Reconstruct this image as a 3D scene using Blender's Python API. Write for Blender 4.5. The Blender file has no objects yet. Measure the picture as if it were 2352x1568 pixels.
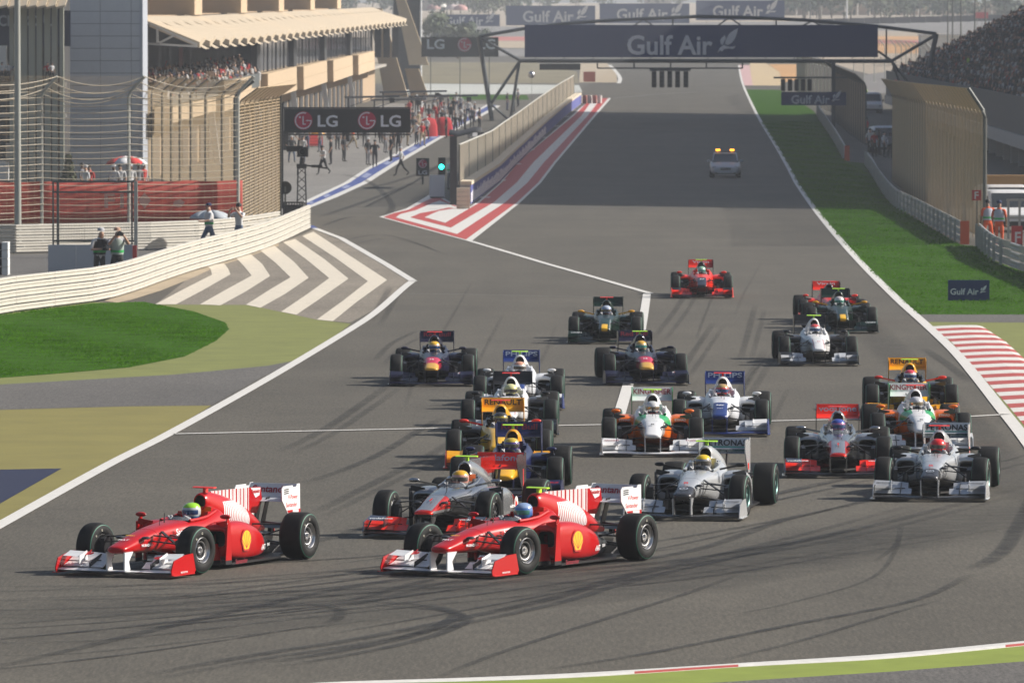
import bpy, bmesh, math, random
from mathutils import Vector, Matrix, Euler
R = math.radians
rnd = random.Random(7)
SC = bpy.context.scene
COL = SC.collection
# ---------------------------------------------------------------- camera, sky, sun, exposure
F_PX, W_PX, H_PX, HOR = 16000.0, 2352.0, 1568.0, 140.0   # a long lens from a stand seven metres up
CAM_H = 7.0
PITCH = math.atan((H_PX/2 - HOR)/F_PX)
cam_d = bpy.data.cameras.new('camera'); cam = bpy.data.objects.new('camera', cam_d); COL.objects.link(cam)
cam_d.sensor_width = 36; cam_d.lens = F_PX/W_PX*36; cam_d.clip_start = 1; cam_d.clip_end = 20000
cam.location = (0, 0, CAM_H); cam.rotation_euler = (R(90) - PITCH, 0, 0)
cam_d.dof.use_dof = True; cam_d.dof.focus_distance = 98; cam_d.dof.aperture_fstop = 9.0
SC.camera = cam
SUN_EL, SUN_AZ = R(33), R(80)          # azimuth clockwise from +Y: sun to the right, a little beyond the cars
world = bpy.data.worlds.new('World'); SC.world = world; world.use_nodes = True
wn = world.node_tree.nodes; wl = world.node_tree.links
sky = wn.new('ShaderNodeTexSky'); sky.sky_type = 'NISHITA'; sky.sun_disc = False
sky.sun_elevation = SUN_EL; sky.sun_rotation = SUN_AZ; sky.dust_density = 3.0; sky.air_density = 1.0
bg = wn['Background']; bg.inputs['Strength'].default_value = 0.078
wl.new(sky.outputs[0], bg.inputs[0])
sun_d = bpy.data.lights.new('sun', 'SUN'); sun = bpy.data.objects.new('sun', sun_d); COL.objects.link(sun)
sun_d.energy = 5.0; sun_d.angle = R(0.55); sun_d.color = (1.0, 0.95, 0.88)
sdir = Vector((math.sin(SUN_AZ)*math.cos(SUN_EL), math.cos(SUN_AZ)*math.cos(SUN_EL), math.sin(SUN_EL)))
sun.rotation_euler = sdir.to_track_quat('Z', 'Y').to_euler()
SC.view_settings.view_transform = 'Standard'; SC.view_settings.look = 'None'
SC.view_settings.exposure = 0.40; SC.view_settings.gamma = 1.0; SC.view_settings.use_curve_mapping = False
SC.render.engine = 'CYCLES'
SC.cycles.max_bounces = 6; SC.cycles.volume_bounces = 0; SC.cycles.transparent_max_bounces = 16
SC.cycles.caustics_reflective = False; SC.cycles.caustics_refractive = False

# ---------------------------------------------------------------- terrain and picture-to-place helpers
KN = [(0,0),(400,0),(460,.42),(1000,5.6),(1100,7.0),(1500,14.2),(2600,28.5),(3200,33),(9000,40)]
def terr0(y):
    if y <= KN[0][0]: return 0.0
    for (a, za), (b, zb) in zip(KN, KN[1:]):
        if y <= b: return za + (zb-za)*(y-a)/(b-a)
    return KN[-1][1]
YK = [400 + 20*i for i in range(0, 56)]     # rows where the ground bends
def terr(y):
    if y <= 400 or y >= 1500: return terr0(y)
    i = int((y-400)//20); a = 400+20*i
    return terr0(a) + (terr0(a+20)-terr0(a))*(y-a)/20
def ray(u, v):
    xc, yc = (u-W_PX/2)/F_PX, (H_PX/2-v)/F_PX
    c, s = math.cos(PITCH), math.sin(PITCH)
    return Vector((xc, c + yc*s, -s + yc*c))
def P(u, v, Y):
    d = ray(u, v); t = Y/d.y
    return Vector((d.x*t, Y, CAM_H + d.z*t))
def G(u, v):
    d = ray(u, v)
    y0 = 20.0
    y = 20.0
    while y < 6000:
        z = CAM_H + d.z/d.y*y
        if z <= terr(y): break
        y0 = y; y += 10
    a, b = y0, y
    for _ in range(40):
        m = (a+b)/2
        if CAM_H + d.z/d.y*m <= terr(m): b = m
        else: a = m
    y = (a+b)/2
    return Vector((d.x/d.y*y, y, terr(y)))
def XU(u, Y):            # world x that shows at column u at distance Y
    return (u-W_PX/2)/F_PX*Y
def U2X(u, Y, z=0): return Vector((XU(u, Y), Y, z))

# ---------------------------------------------------------------- tagging
def tag(o, label=None, cat=None, group=None, kind=None):
    if label: o['label'] = label
    if cat: o['category'] = cat
    if group: o['group'] = group
    if kind: o['kind'] = kind
    return o
def empty(name, loc=(0,0,0), rz=0.0):
    o = bpy.data.objects.new(name, None); COL.objects.link(o)
    o.location = loc; o.rotation_euler = (0, 0, rz); o.empty_display_size = .3
    return o
def thing(name, label, cat, loc=(0,0,0), rz=0.0, group=None):
    return tag(empty(name, loc, rz), label, cat, group)
def copy_tree(o, parent=None):
    c = o.copy(); COL.objects.link(c); c.parent = parent
    for ch in o.children: copy_tree(ch, c)
    return c
def inst(name, me, mats, parent=None, loc=(0,0,0), rot=(0,0,0), scale=None):
    """one object on shared mesh data, with its own paint"""
    o = bpy.data.objects.new(name, me); COL.objects.link(o)
    o.parent = parent; o.location = loc; o.rotation_euler = rot
    if scale: o.scale = scale
    if mats is not None:
        if not isinstance(mats, (list, tuple)): mats = [mats]
        for i, m in enumerate(mats):
            if i >= len(me.materials): me.materials.append(None)
            o.material_slots[i].link = 'OBJECT'; o.material_slots[i].material = m
    return o

# ---------------------------------------------------------------- mesh builder
class MB:
    def __init__(s): s.v = []; s.f = []; s.m = []
    def add(s, vs, fs, mi=0):
        b = len(s.v); s.v += [tuple(x) for x in vs]
        for f in fs: s.f.append(tuple(b+i for i in f)); s.m.append(mi)
        return s
    def box(s, c, size, rz=0.0, mi=0, M=None):
        x, y, z = size[0]/2, size[1]/2, size[2]/2
        vs = [Vector((sx*x, sy*y, sz*z)) for sz in (-1,1) for sy in (-1,1) for sx in (-1,1)]
        if M is None: M = Matrix.Rotation(rz, 3, 'Z')
        vs = [M @ q + Vector(c) for q in vs]
        return s.add(vs, [(0,2,3,1),(4,5,7,6),(0,1,5,4),(2,6,7,3),(0,4,6,2),(1,3,7,5)], mi)
    def bar(s, a, b, w, h=None, mi=0):
        a, b = Vector(a), Vector(b); h = h or w
        d = (b-a).normalized(); up = Vector((0,0,1))
        if abs(d.z) > .95: up = Vector((0,1,0))
        x = d.cross(up).normalized(); z = x.cross(d).normalized()
        vs = [p + x*(i*w/2) + z*(j*h/2) for p in (a, b) for (i, j) in ((-1,-1),(1,-1),(1,1),(-1,1))]
        return s.add(vs, [(3,2,1,0),(4,5,6,7),(0,1,5,4),(1,2,6,5),(2,3,7,6),(3,0,4,7)], mi)
    def tube(s, pts, r, n=6, mi=0, cap=True, r1=None):
        pts = [Vector(p) for p in pts]; rings = []
        N = len(pts)
        for i, p in enumerate(pts):
            d = (pts[min(i+1, N-1)] - pts[max(i-1, 0)]).normalized()
            up = Vector((0,0,1)) if abs(d.z) < .9 else Vector((0,1,0))
            x = d.cross(up).normalized(); z = x.cross(d)
            rr = r if r1 is None else r + (r1-r)*i/(N-1)
            rings.append([p + x*math.cos(2*math.pi*k/n)*rr + z*math.sin(2*math.pi*k/n)*rr for k in range(n)])
        return s.loft(rings, mi, cap)
    def loft(s, rings, mi=0, cap=True, closed=True, skip=None):
        n = len(rings[0]); vs = [q for r in rings for q in r]; fs = []
        for i in range(len(rings)-1):
            for k in range(n if closed else n-1):
                a, b = i*n+k, i*n+(k+1) % n
                if skip and skip([vs[a], vs[b], vs[b+n], vs[a+n]]): continue
                fs.append((a, b, b+n, a+n))
        if cap and closed:
            fs.append(tuple(range(n-1, -1, -1))); e = (len(rings)-1)*n
            fs.append(tuple(e+k for k in range(n)))
        return s.add(vs, fs, mi)
    def lathe(s, prof, n=32, axis='x', c=(0,0,0), mi=0):
        vs, fs = [], []
        m = len(prof); c = Vector(c)
        for k in range(n):
            a = 2*math.pi*k/n; ca, sa = math.cos(a), math.sin(a)
            for (t, r) in prof:
                q = (t, r*ca, r*sa) if axis == 'x' else ((r*ca, r*sa, t) if axis == 'z' else (r*ca, t, r*sa))
                vs.append(c + Vector(q))
        for k in range(n):
            k2 = (k+1) % n
            for j in range(m-1):
                fs.append((k*m+j, k*m+j+1, k2*m+j+1, k2*m+j))
        return s.add(vs, fs, mi)
    def plate(s, poly, n_vec, t, mi=0):
        """a flat outline given real thickness t along n_vec"""
        n_vec = Vector(n_vec).normalized()*(t/2); k = len(poly)
        a = [Vector(p)-n_vec for p in poly]; b = [Vector(p)+n_vec for p in poly]
        fs = [tuple(range(k-1, -1, -1)), tuple(range(k, 2*k))] + [(i, (i+1) % k, k+(i+1) % k, k+i) for i in range(k)]
        return s.add(a+b, fs, mi)
    def ellipsoid(s, c, r, nu=12, nv=8, mi=0, M=None):
        rings = []
        for j in range(1, nv):
            t = math.pi*j/nv - math.pi/2
            ring = []
            for i in range(nu):
                q = Vector((r[0]*math.cos(t)*math.cos(2*math.pi*i/nu), r[1]*math.cos(t)*math.sin(2*math.pi*i/nu), r[2]*math.sin(t)))
                ring.append(Vector(c) + (M @ q if M else q))
            rings.append(ring)
        return s.loft(rings, mi, True)
    def mesh(s, name, smooth=None, mats=()):
        me = bpy.data.meshes.new(name)
        me.from_pydata(s.v, [], s.f)
        for m in mats: me.materials.append(m)
        me.polygons.foreach_set('material_index', s.m)
        me.update()
        bm = bmesh.new(); bm.from_mesh(me)
        bmesh.ops.remove_doubles(bm, verts=bm.verts, dist=1e-5)
        bmesh.ops.recalc_face_normals(bm, faces=bm.faces)
        bm.to_mesh(me); bm.free()
        if smooth: smooth_mesh(me, smooth)
        return me
    def build(s, name, mats, parent=None, smooth=None, loc=(0,0,0), rot=(0,0,0)):
        if not isinstance(mats, (list, tuple)): mats = [mats]
        me = s.mesh(name, smooth, mats)
        o = bpy.data.objects.new(name, me); COL.objects.link(o)
        o.parent = parent; o.location = loc; o.rotation_euler = rot
        return o
def smooth_mesh(me, ang=35):
    me.polygons.foreach_set('use_smooth', [True]*len(me.polygons))
    me.set_sharp_from_angle(angle=R(ang))

# ---------------------------------------------------------------- materials
MATS = {}
def _lnk(nt, a, b): nt.links.new(a, b)
def mat(name, col, rough=.6, metal=0.0, noise=0.0, scale=5.0, coat=0.0, bump=0.0, spec=.5, bscale=None, emit=None, alpha=None):
    if name in MATS: return MATS[name]
    m = bpy.data.materials.new(name); m.use_nodes = True; nt = m.node_tree
    b = nt.nodes['Principled BSDF']
    b.inputs['Base Color'].default_value = (*col, 1); b.inputs['Roughness'].default_value = rough
    b.inputs['Metallic'].default_value = metal; b.inputs['Specular IOR Level'].default_value = spec
    b.inputs['Coat Weight'].default_value = coat; b.inputs['Coat Roughness'].default_value = .06
    if noise or bump:
        tc = nt.nodes.new('ShaderNodeTexCoord'); tx = nt.nodes.new('ShaderNodeTexNoise')
        tx.inputs['Scale'].default_value = scale; tx.inputs['Detail'].default_value = 6; tx.inputs['Roughness'].default_value = .65
        _lnk(nt, tc.outputs['Object'], tx.inputs['Vector'])
        if noise:
            mr = nt.nodes.new('ShaderNodeMapRange'); mr.inputs['From Min'].default_value = .25; mr.inputs['From Max'].default_value = .75
            mr.inputs['To Min'].default_value = 1-noise; mr.inputs['To Max'].default_value = 1+noise
            _lnk(nt, tx.outputs['Fac'], mr.inputs['Value'])
            mx = nt.nodes.new('ShaderNodeVectorMath'); mx.operation = 'SCALE'; mx.inputs[0].default_value = col
            _lnk(nt, mr.outputs[0], mx.inputs['Scale']); _lnk(nt, mx.outputs[0], b.inputs['Base Color'])
        if bump:
            t2 = tx
            if bscale:
                t2 = nt.nodes.new('ShaderNodeTexNoise'); t2.inputs['Scale'].default_value = bscale; t2.inputs['Detail'].default_value = 3
                _lnk(nt, tc.outputs['Object'], t2.inputs['Vector'])
            bp = nt.nodes.new('ShaderNodeBump'); bp.inputs['Strength'].default_value = bump; bp.inputs['Distance'].default_value = .02
            _lnk(nt, t2.outputs['Fac'], bp.inputs['Height']); _lnk(nt, bp.outputs[0], b.inputs['Normal'])
    if emit:
        b.inputs['Emission Color'].default_value = (*emit[0], 1); b.inputs['Emission Strength'].default_value = emit[1]
    if alpha is not None: b.inputs['Alpha'].default_value = alpha
    MATS[name] = m
    return m
def mat_regions(name, base, rules, rough=.3, metal=0.0, coat=.14):
    """paint that changes colour at fixed lines on the body: rules = [(colour, [(axis, op, value), ...])]"""
    if name in MATS: return MATS[name]
    m = mat(name, base, rough, metal, coat=coat, spec=.35); nt = m.node_tree; b = nt.nodes['Principled BSDF']
    tc = nt.nodes.new('ShaderNodeTexCoord'); sp = nt.nodes.new('ShaderNodeSeparateXYZ'); _lnk(nt, tc.outputs['Object'], sp.inputs[0])
    ab = nt.nodes.new('ShaderNodeMath'); ab.operation = 'ABSOLUTE'; _lnk(nt, sp.outputs[0], ab.inputs[0])
    src = {'x': sp.outputs[0], 'y': sp.outputs[1], 'z': sp.outputs[2], 'ax': ab.outputs[0]}
    cur = None
    for col, conds in rules:
        fac = None
        for (ax, op, val) in conds:
            if isinstance(ax, tuple):      # linear mix a*k of axes
                acc = None
                for (a1, k1) in ax:
                    mm = nt.nodes.new('ShaderNodeMath'); mm.operation = 'MULTIPLY_ADD'; mm.inputs[1].default_value = k1; mm.inputs[2].default_value = 0
                    _lnk(nt, src[a1], mm.inputs[0])
                    if acc is not None: _lnk(nt, acc, mm.inputs[2])
                    acc = mm.outputs[0]
                s_ = acc
            else: s_ = src[ax]
            if op == 'wave':               # stripes: val = (frequency, duty)
                w = nt.nodes.new('ShaderNodeMath'); w.operation = 'MULTIPLY'; w.inputs[1].default_value = val[0]; _lnk(nt, s_, w.inputs[0])
                fr = nt.nodes.new('ShaderNodeMath'); fr.operation = 'FRACT'; _lnk(nt, w.outputs[0], fr.inputs[0])
                c = nt.nodes.new('ShaderNodeMath'); c.operation = 'LESS_THAN'; c.inputs[1].default_value = val[1]; _lnk(nt, fr.outputs[0], c.inputs[0])
            else:
                c = nt.nodes.new('ShaderNodeMath'); c.operation = 'GREATER_THAN' if op == '>' else 'LESS_THAN'
                c.inputs[1].default_value = val; _lnk(nt, s_, c.inputs[0])
            if fac is None: fac = c.outputs[0]
            else:
                mu = nt.nodes.new('ShaderNodeMath'); mu.operation = 'MULTIPLY'
                _lnk(nt, fac, mu.inputs[0]); _lnk(nt, c.outputs[0], mu.inputs[1]); fac = mu.outputs[0]
        mx = nt.nodes.new('ShaderNodeMix'); mx.data_type = 'RGBA'
        mx.inputs[6].default_value = (*base, 1); mx.inputs[7].default_value = (*col, 1)
        if cur is not None: _lnk(nt, cur, mx.inputs[6])
        _lnk(nt, fac, mx.inputs[0]); cur = mx.outputs[2]
    _lnk(nt, cur, b.inputs['Base Color'])
    return m
def asphalt(name, col, patch=.18, rough=.80):
    if name in MATS: return MATS[name]
    m = bpy.data.materials.new(name); m.use_nodes = True; nt = m.node_tree; b = nt.nodes['Principled BSDF']
    b.inputs['Roughness'].default_value = rough; b.inputs['Specular IOR Level'].default_value = .4
    tc = nt.nodes.new('ShaderNodeTexCoord')
    def noise(sc, det, lo, hi, vec=None):
        t = nt.nodes.new('ShaderNodeTexNoise'); t.inputs['Scale'].default_value = sc; t.inputs['Detail'].default_value = det; t.inputs['Roughness'].default_value = .7
        mp = nt.nodes.new('ShaderNodeMapping'); mp.inputs['Scale'].default_value = vec or (1,1,1)
        _lnk(nt, tc.outputs['Object'], mp.inputs[0]); _lnk(nt, mp.outputs[0], t.inputs['Vector'])
        r_ = nt.nodes.new('ShaderNodeMapRange'); r_.inputs['From Min'].default_value = .3; r_.inputs['From Max'].default_value = .7
        r_.inputs['To Min'].default_value = lo; r_.inputs['To Max'].default_value = hi
        _lnk(nt, t.outputs['Fac'], r_.inputs['Value']); return r_.outputs[0], t
    g, gt = noise(26, 4, .45, 1.55)              # stones in the surface
    p, _ = noise(.12, 4, 1-patch, 1+patch*.7)    # worn areas
    l, _ = noise(.5, 5, .88, 1.1, (1, .08, 1))   # faint lanes along the straight
    k_, _ = noise(20, 3, .74, 1.28, (1, .09, 1))  # streaks left by the paving machine
    m0 = nt.nodes.new('ShaderNodeMath'); m0.operation = 'MULTIPLY'; _lnk(nt, g, m0.inputs[0]); _lnk(nt, k_, m0.inputs[1])
    m1 = nt.nodes.new('ShaderNodeMath'); m1.operation = 'MULTIPLY'; _lnk(nt, m0.outputs[0], m1.inputs[0]); _lnk(nt, p, m1.inputs[1])
    m2 = nt.nodes.new('ShaderNodeMath'); m2.operation = 'MULTIPLY'; _lnk(nt, m1.outputs[0], m2.inputs[0]); _lnk(nt, l, m2.inputs[1])
    sc = nt.nodes.new('ShaderNodeVectorMath'); sc.operation = 'SCALE'; sc.inputs[0].default_value = col
    _lnk(nt, m2.outputs[0], sc.inputs['Scale']); _lnk(nt, sc.outputs[0], b.inputs['Base Color'])
    bp = nt.nodes.new('ShaderNodeBump'); bp.inputs['Strength'].default_value = .35; bp.inputs['Distance'].default_value = .01
    bp.inputs['Strength'].default_value = .6
    _lnk(nt, gt.outputs['Fac'], bp.inputs['Height']); _lnk(nt, bp.outputs[0], b.inputs['Normal'])
    MATS[name] = m
    return m
def rubber_mark(name, strength):
    """tyre rubber laid on the road, thin and broken"""
    if name in MATS: return MATS[name]
    m = mat(name, (.018, .018, .018), .7); nt = m.node_tree; b = nt.nodes['Principled BSDF']
    tc = nt.nodes.new('ShaderNodeTexCoord'); t = nt.nodes.new('ShaderNodeTexNoise'); t.inputs['Scale'].default_value = 2.2; t.inputs['Detail'].default_value = 8; t.inputs['Roughness'].default_value = .75
    mp = nt.nodes.new('ShaderNodeMapping'); mp.inputs['Scale'].default_value = (.5, 1, 1)
    _lnk(nt, tc.outputs['Object'], mp.inputs[0]); _lnk(nt, mp.outputs[0], t.inputs['Vector'])
    r_ = nt.nodes.new('ShaderNodeMapRange'); r_.inputs['From Min'].default_value = .28; r_.inputs['From Max'].default_value = .62
    r_.inputs['To Min'].default_value = strength*.12; r_.inputs['To Max'].default_value = min(.95, strength*1.15)
    _lnk(nt, t.outputs['Fac'], r_.inputs['Value'])
    uv = nt.nodes.new('ShaderNodeUVMap'); sp = nt.nodes.new('ShaderNodeSeparateXYZ'); _lnk(nt, uv.outputs[0], sp.inputs[0])
    # soft edges across, thinning out along the mark
    def hump(o, k):
        a = nt.nodes.new('ShaderNodeMath'); a.operation = 'MULTIPLY_ADD'; a.inputs[1].default_value = 2; a.inputs[2].default_value = -1; _lnk(nt, o, a.inputs[0])
        ab = nt.nodes.new('ShaderNodeMath'); ab.operation = 'ABSOLUTE'; _lnk(nt, a.outputs[0], ab.inputs[0])
        pw = nt.nodes.new('ShaderNodeMath'); pw.operation = 'POWER'; pw.inputs[1].default_value = k; _lnk(nt, ab.outputs[0], pw.inputs[0])
        on = nt.nodes.new('ShaderNodeMath'); on.operation = 'SUBTRACT'; on.inputs[0].default_value = 1; _lnk(nt, pw.outputs[0], on.inputs[1])
        return on.outputs[0]
    m1 = nt.nodes.new('ShaderNodeMath'); m1.operation = 'MULTIPLY'; _lnk(nt, hump(sp.outputs[0], 4), m1.inputs[0]); _lnk(nt, hump(sp.outputs[1], 3), m1.inputs[1])
    m2 = nt.nodes.new('ShaderNodeMath'); m2.operation = 'MULTIPLY'; _lnk(nt, m1.outputs[0], m2.inputs[0]); _lnk(nt, r_.outputs[0], m2.inputs[1])
    _lnk(nt, m2.outputs[0], b.inputs['Alpha'])
    return m

# ---------------------------------------------------------------- lettering, made once while the scene is still empty
STRINGS = ['Gulf Air','LG','L','G','Santander','V-Power','AMD','vodafone','PETRONAS','PHILIPS','RENAULT','KINGFISHER','BRIDGESTONE','POTENZA','F','F1','K','CK','C U',
           'SHELL','Red Bull','Virgin','mobil','MUBADALA','FIAT','ETIHAD','7','8','2','1','4','3','11','12','9','10','14','15','16','17','22','23','18','19','24','25','5','6','B','TATA','CNN','Verizon','RBS','AT&T','THOMSON REUTERS']
TXT = {}
def make_text():
    objs = []
    for s in sorted(set(STRINGS)):
        for bold in (0.0, 0.022):
            cu = bpy.data.curves.new('lettering', 'FONT'); cu.body = s; cu.size = 1.0; cu.align_x = 'CENTER'; cu.align_y = 'CENTER'
            cu.offset = bold; cu.resolution_u = 3; cu.extrude = .012
            o = bpy.data.objects.new('lettering', cu); COL.objects.link(o); objs.append((s, bold > 0, o))
    dg = bpy.context.evaluated_depsgraph_get(); dg.update()
    for s, b, o in objs:
        me = bpy.data.meshes.new_from_object(o.evaluated_get(dg))
        me.name = 'lettering'; me.materials.clear(); TXT[(s, b)] = me
        bpy.data.objects.remove(o)
make_text()
def basis(xdir, ydir):
    x = Vector(xdir).normalized(); y = Vector(ydir); y = (y - x*y.dot(x)).normalized(); z = x.cross(y)
    return Matrix((x, y, z)).transposed()
def letter(s, width, c, m, parent=None, xdir=(1,0,0), ydir=(0,0,1), bold=True, height=None, name='lettering', shear=0.0):
    """flat print: the word fits the given width, centred at c, reading along xdir with ydir up"""
    me = TXT[(s, bold)]
    xs = [v.co.x for v in me.vertices]; ys = [v.co.y for v in me.vertices]
    w0, h0 = max(xs)-min(xs), max(ys)-min(ys)
    sx = width/w0; sy = sx if height is None else height/h0
    B = basis(xdir, ydir)
    cx, cy = (max(xs)+min(xs))/2, (max(ys)+min(ys))/2
    o = inst(name, me, m, parent)
    S = Matrix(((sx, shear*sy, 0), (0, sy, 0), (0, 0, min(sx, sy)*.2)))
    M3 = B @ S
    off = Vector(c) - M3 @ Vector((cx, cy, 0))
    o.matrix_local = Matrix.Translation(off) @ M3.to_4x4()
    return o
# ================================================================= THE GROUND
LV = .005
def structure(o): return tag(o, kind='structure')
def drape(pts, level, name, m, kind='structure'):
    """flat sheet with the given outline, laid on the ground, bent where the ground bends"""
    bm = bmesh.new(); vs = [bm.verts.new((p[0], p[1], 0)) for p in pts]
    bm.faces.new(vs)
    ys = [p[1] for p in pts]
    for yk in YK + [1500, 2600]:
        if min(ys) < yk < max(ys):
            bmesh.ops.bisect_plane(bm, geom=bm.verts[:]+bm.edges[:]+bm.faces[:], dist=1e-4, plane_co=(0, yk, 0), plane_no=(0, 1, 0))
    for v in bm.verts: v.co.z = terr(v.co.y) + level*LV
    bmesh.ops.recalc_face_normals(bm, faces=bm.faces)
    if sum(f.normal.z for f in bm.faces) < 0: bmesh.ops.reverse_faces(bm, faces=bm.faces)
    me = bpy.data.meshes.new(name); bm.to_mesh(me); bm.free(); me.materials.append(m)
    o = bpy.data.objects.new(name, me); COL.objects.link(o)
    if kind: tag(o, kind=kind)
    return o
def gp(pts): return [G(*p) if len(p) == 2 else Vector(p) for p in pts]
def gpoly(name, pts, level, m): return drape(gp(pts), level, name, m)
def smooth_path(pts, k=8):
    pts = [Vector(p) for p in pts]; out = []
    n = len(pts)
    for i in range(n-1):
        p0, p1, p2, p3 = pts[max(i-1,0)], pts[i], pts[i+1], pts[min(i+2,n-1)]
        for j in range(k):
            t = j/k
            out.append(.5*((2*p1)+(p2-p0)*t+(2*p0-5*p1+4*p2-p3)*t*t+(3*p1-p0-3*p2+p3)*t**3))
    out.append(pts[-1]); return out
def at_rows(pts):
    """add a point wherever the ground bends, so ribbons lie on it"""
    out = [pts[0]]
    for a, b in zip(pts, pts[1:]):
        ks = sorted([y for y in YK if min(a.y,b.y)+.01 < y < max(a.y,b.y)-.01], reverse=b.y < a.y)
        for y in ks:
            t = (y-a.y)/(b.y-a.y); out.append(a.lerp(b, t))
        out.append(b)
    return out
def ribbon(name, pts, w, level, m, smooth=True, kind='structure', widths=None):
    """a painted line of real width w (across the line) along ground points"""
    g = gp(pts)
    if smooth and len(g) > 2: g = smooth_path(g)
    g = at_rows(g)
    vs = []; N = len(g); uv = []
    for i, p in enumerate(g):
        d = g[min(i+1,N-1)] - g[max(i-1,0)]; d.z = 0; d.normalize()
        n = Vector((-d.y, d.x, 0)); ww = w if widths is None else widths(i/(N-1))
        for s in (-.5, .5):
            q = p + n*ww*s; q.z = terr(p.y) + level*LV + .0006*0; vs.append(q); uv.append((s+.5, i/(N-1)))
    fs = [(2*i, 2*i+1, 2*i+3, 2*i+2) for i in range(N-1)]
    me = bpy.data.meshes.new(name); me.from_pydata([tuple(v) for v in vs], [], fs); me.materials.append(m)
    l = me.uv_layers.new(name='UVMap')
    for lp in me.loops: l.data[lp.index].uv = uv[lp.vertex_index]
    me.update()
    if me.polygons and me.polygons[0].normal.z < 0: me.flip_normals()
    o = bpy.data.objects.new(name, me); COL.objects.link(o)
    if kind: tag(o, kind=kind)
    return o

M_sand = mat('sand', (.36,.29,.20), .95, noise=.22, scale=.35, bump=.3, bscale=6)
M_far_sand = mat('far_sand', (.34,.28,.21), .95, noise=.25, scale=.05)
M_track = asphalt('track_asphalt', (.086,.077,.060))
M_road = asphalt('service_asphalt', (.105,.098,.089), .12)
M_apron = asphalt('pit_apron', (.20,.19,.175), .12)
M_white = mat('line_paint', (.62,.60,.56), .6, noise=.13, scale=6)
M_cream_paint = mat('chevron_paint', (.60,.54,.44), .7, noise=.16, scale=2.5)
M_red_paint = mat('red_paint', (.42,.055,.045), .6, noise=.16, scale=3)
M_blue_paint = mat('blue_paint', (.05,.075,.25), .6, noise=.15, scale=1.5)
M_navy_paint = mat('navy_paint', (.006,.010,.040), .7, noise=.1)
M_olive = mat('olive_paint', (.165,.178,.040), .8, noise=.20, scale=.8, bump=.2, bscale=14)
M_olive2 = mat('olive_runoff_paint', (.19,.165,.038), .8, noise=.16, scale=.6, bump=.2, bscale=14)
M_lime = mat('lime_paint', (.20,.25,.03), .8, noise=.15, scale=1.5, bump=.2, bscale=14)
def grass_mat(name, col):
    m = mat(name, col, .9, noise=.35, scale=1.2, bump=.8, bscale=22, spec=.05); return m
M_grass = grass_mat('grass_turf', (.036,.098,.005))
M_grass_far = grass_mat('verge_turf', (.036,.092,.006))

# the land itself: one sheet out to the hills
def land():
    ys = [20, 200] + YK[0:] + [1600, 1800, 2000, 2300, 2600, 3200, 5000, 9000]
    ys = sorted(set(ys)); mb = MB(); vs = []
    for y in ys:
        for x in (-3000, -300, 300, 3000): vs.append((x, y, terr(y)))
    fs = [(4*i+k, 4*i+k+1, 4*i+k+5, 4*i+k+4) for i in range(len(ys)-1) for k in range(3)]
    mb.add(vs, fs); return structure(mb.build('ground', M_far_sand))
land()
drape([(-70,30,0),(40,30,0),(40,400,0),(48,700,0),(50,1240,0),(-6,1240,0),(-30,900,0),(-70,640,0)], 1, 'track', M_track)

# grass, painted run-off, service roads
gpoly('grass', [(1712,206),(1728,240),(1748,279),(1805,371),(1872,481),(1957,581),(2057,681),(2104,723),(2600,724),(2600,640),(2352,626),(2284,599),(2247,566),(2207,563),(2108,504),(2050,469),(2005,402),(1990,376),(1945,371),(1915,320),(1885,276),(1868,255),(1820,225),(1790,207)], 2, M_grass_far)
gpoly('run_off', [(2117,740),(2700,743),(2800,1400),(2570,1330),(2425,1086),(2260,875),(2190,800)], 2, M_olive)
gpoly('service_road', [(2104,723),(2600,724),(2600,743),(2117,740)], 2.5, M_road)
gpoly('run_off', [(357,700),(572,701),(728,735),(806,744),(760,780),(680,829),(614,841),(400,861),(0,884),(-300,900),(-300,690),(100,690)], 2, M_olive)
gpoly('run_off', [(-260,948),(0,942),(296,934),(486,932),(398,985),(250,1064),(0,1206),(-200,1330),(-260,1330)], 2, M_olive2)
gpoly('grass', [(-200,752),(0,725),(212,697),(330,694),(445,716),(517,741),(526,757),(496,784),(424,820),(296,845),(120,860),(0,869),(-200,876)], 3, M_grass)
gpoly('painted_panel', [(-120,1082),(142,1077),(0,1158),(-120,1228)], 3, M_navy_paint)
gpoly('service_road', [(0,884),(400,861),(614,841),(683,828),(600,868),(486,932),(296,934),(0,942),(-260,948),(-300,900)], 2.5, M_road)
gpoly('sand_strip', [(240,692),(304,668),(373,643),(447,618),(537,592),(640,558),(640,566),(560,594),(500,612),(440,640),(370,668),(300,690),(270,696)], 3, M_sand)
gpoly('service_road', [(-160,588),(100,584),(420,566),(640,556),(640,562),(540,590),(440,618),(304,664),(124,696),(0,712),(-160,740)], 2, M_road)
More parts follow.
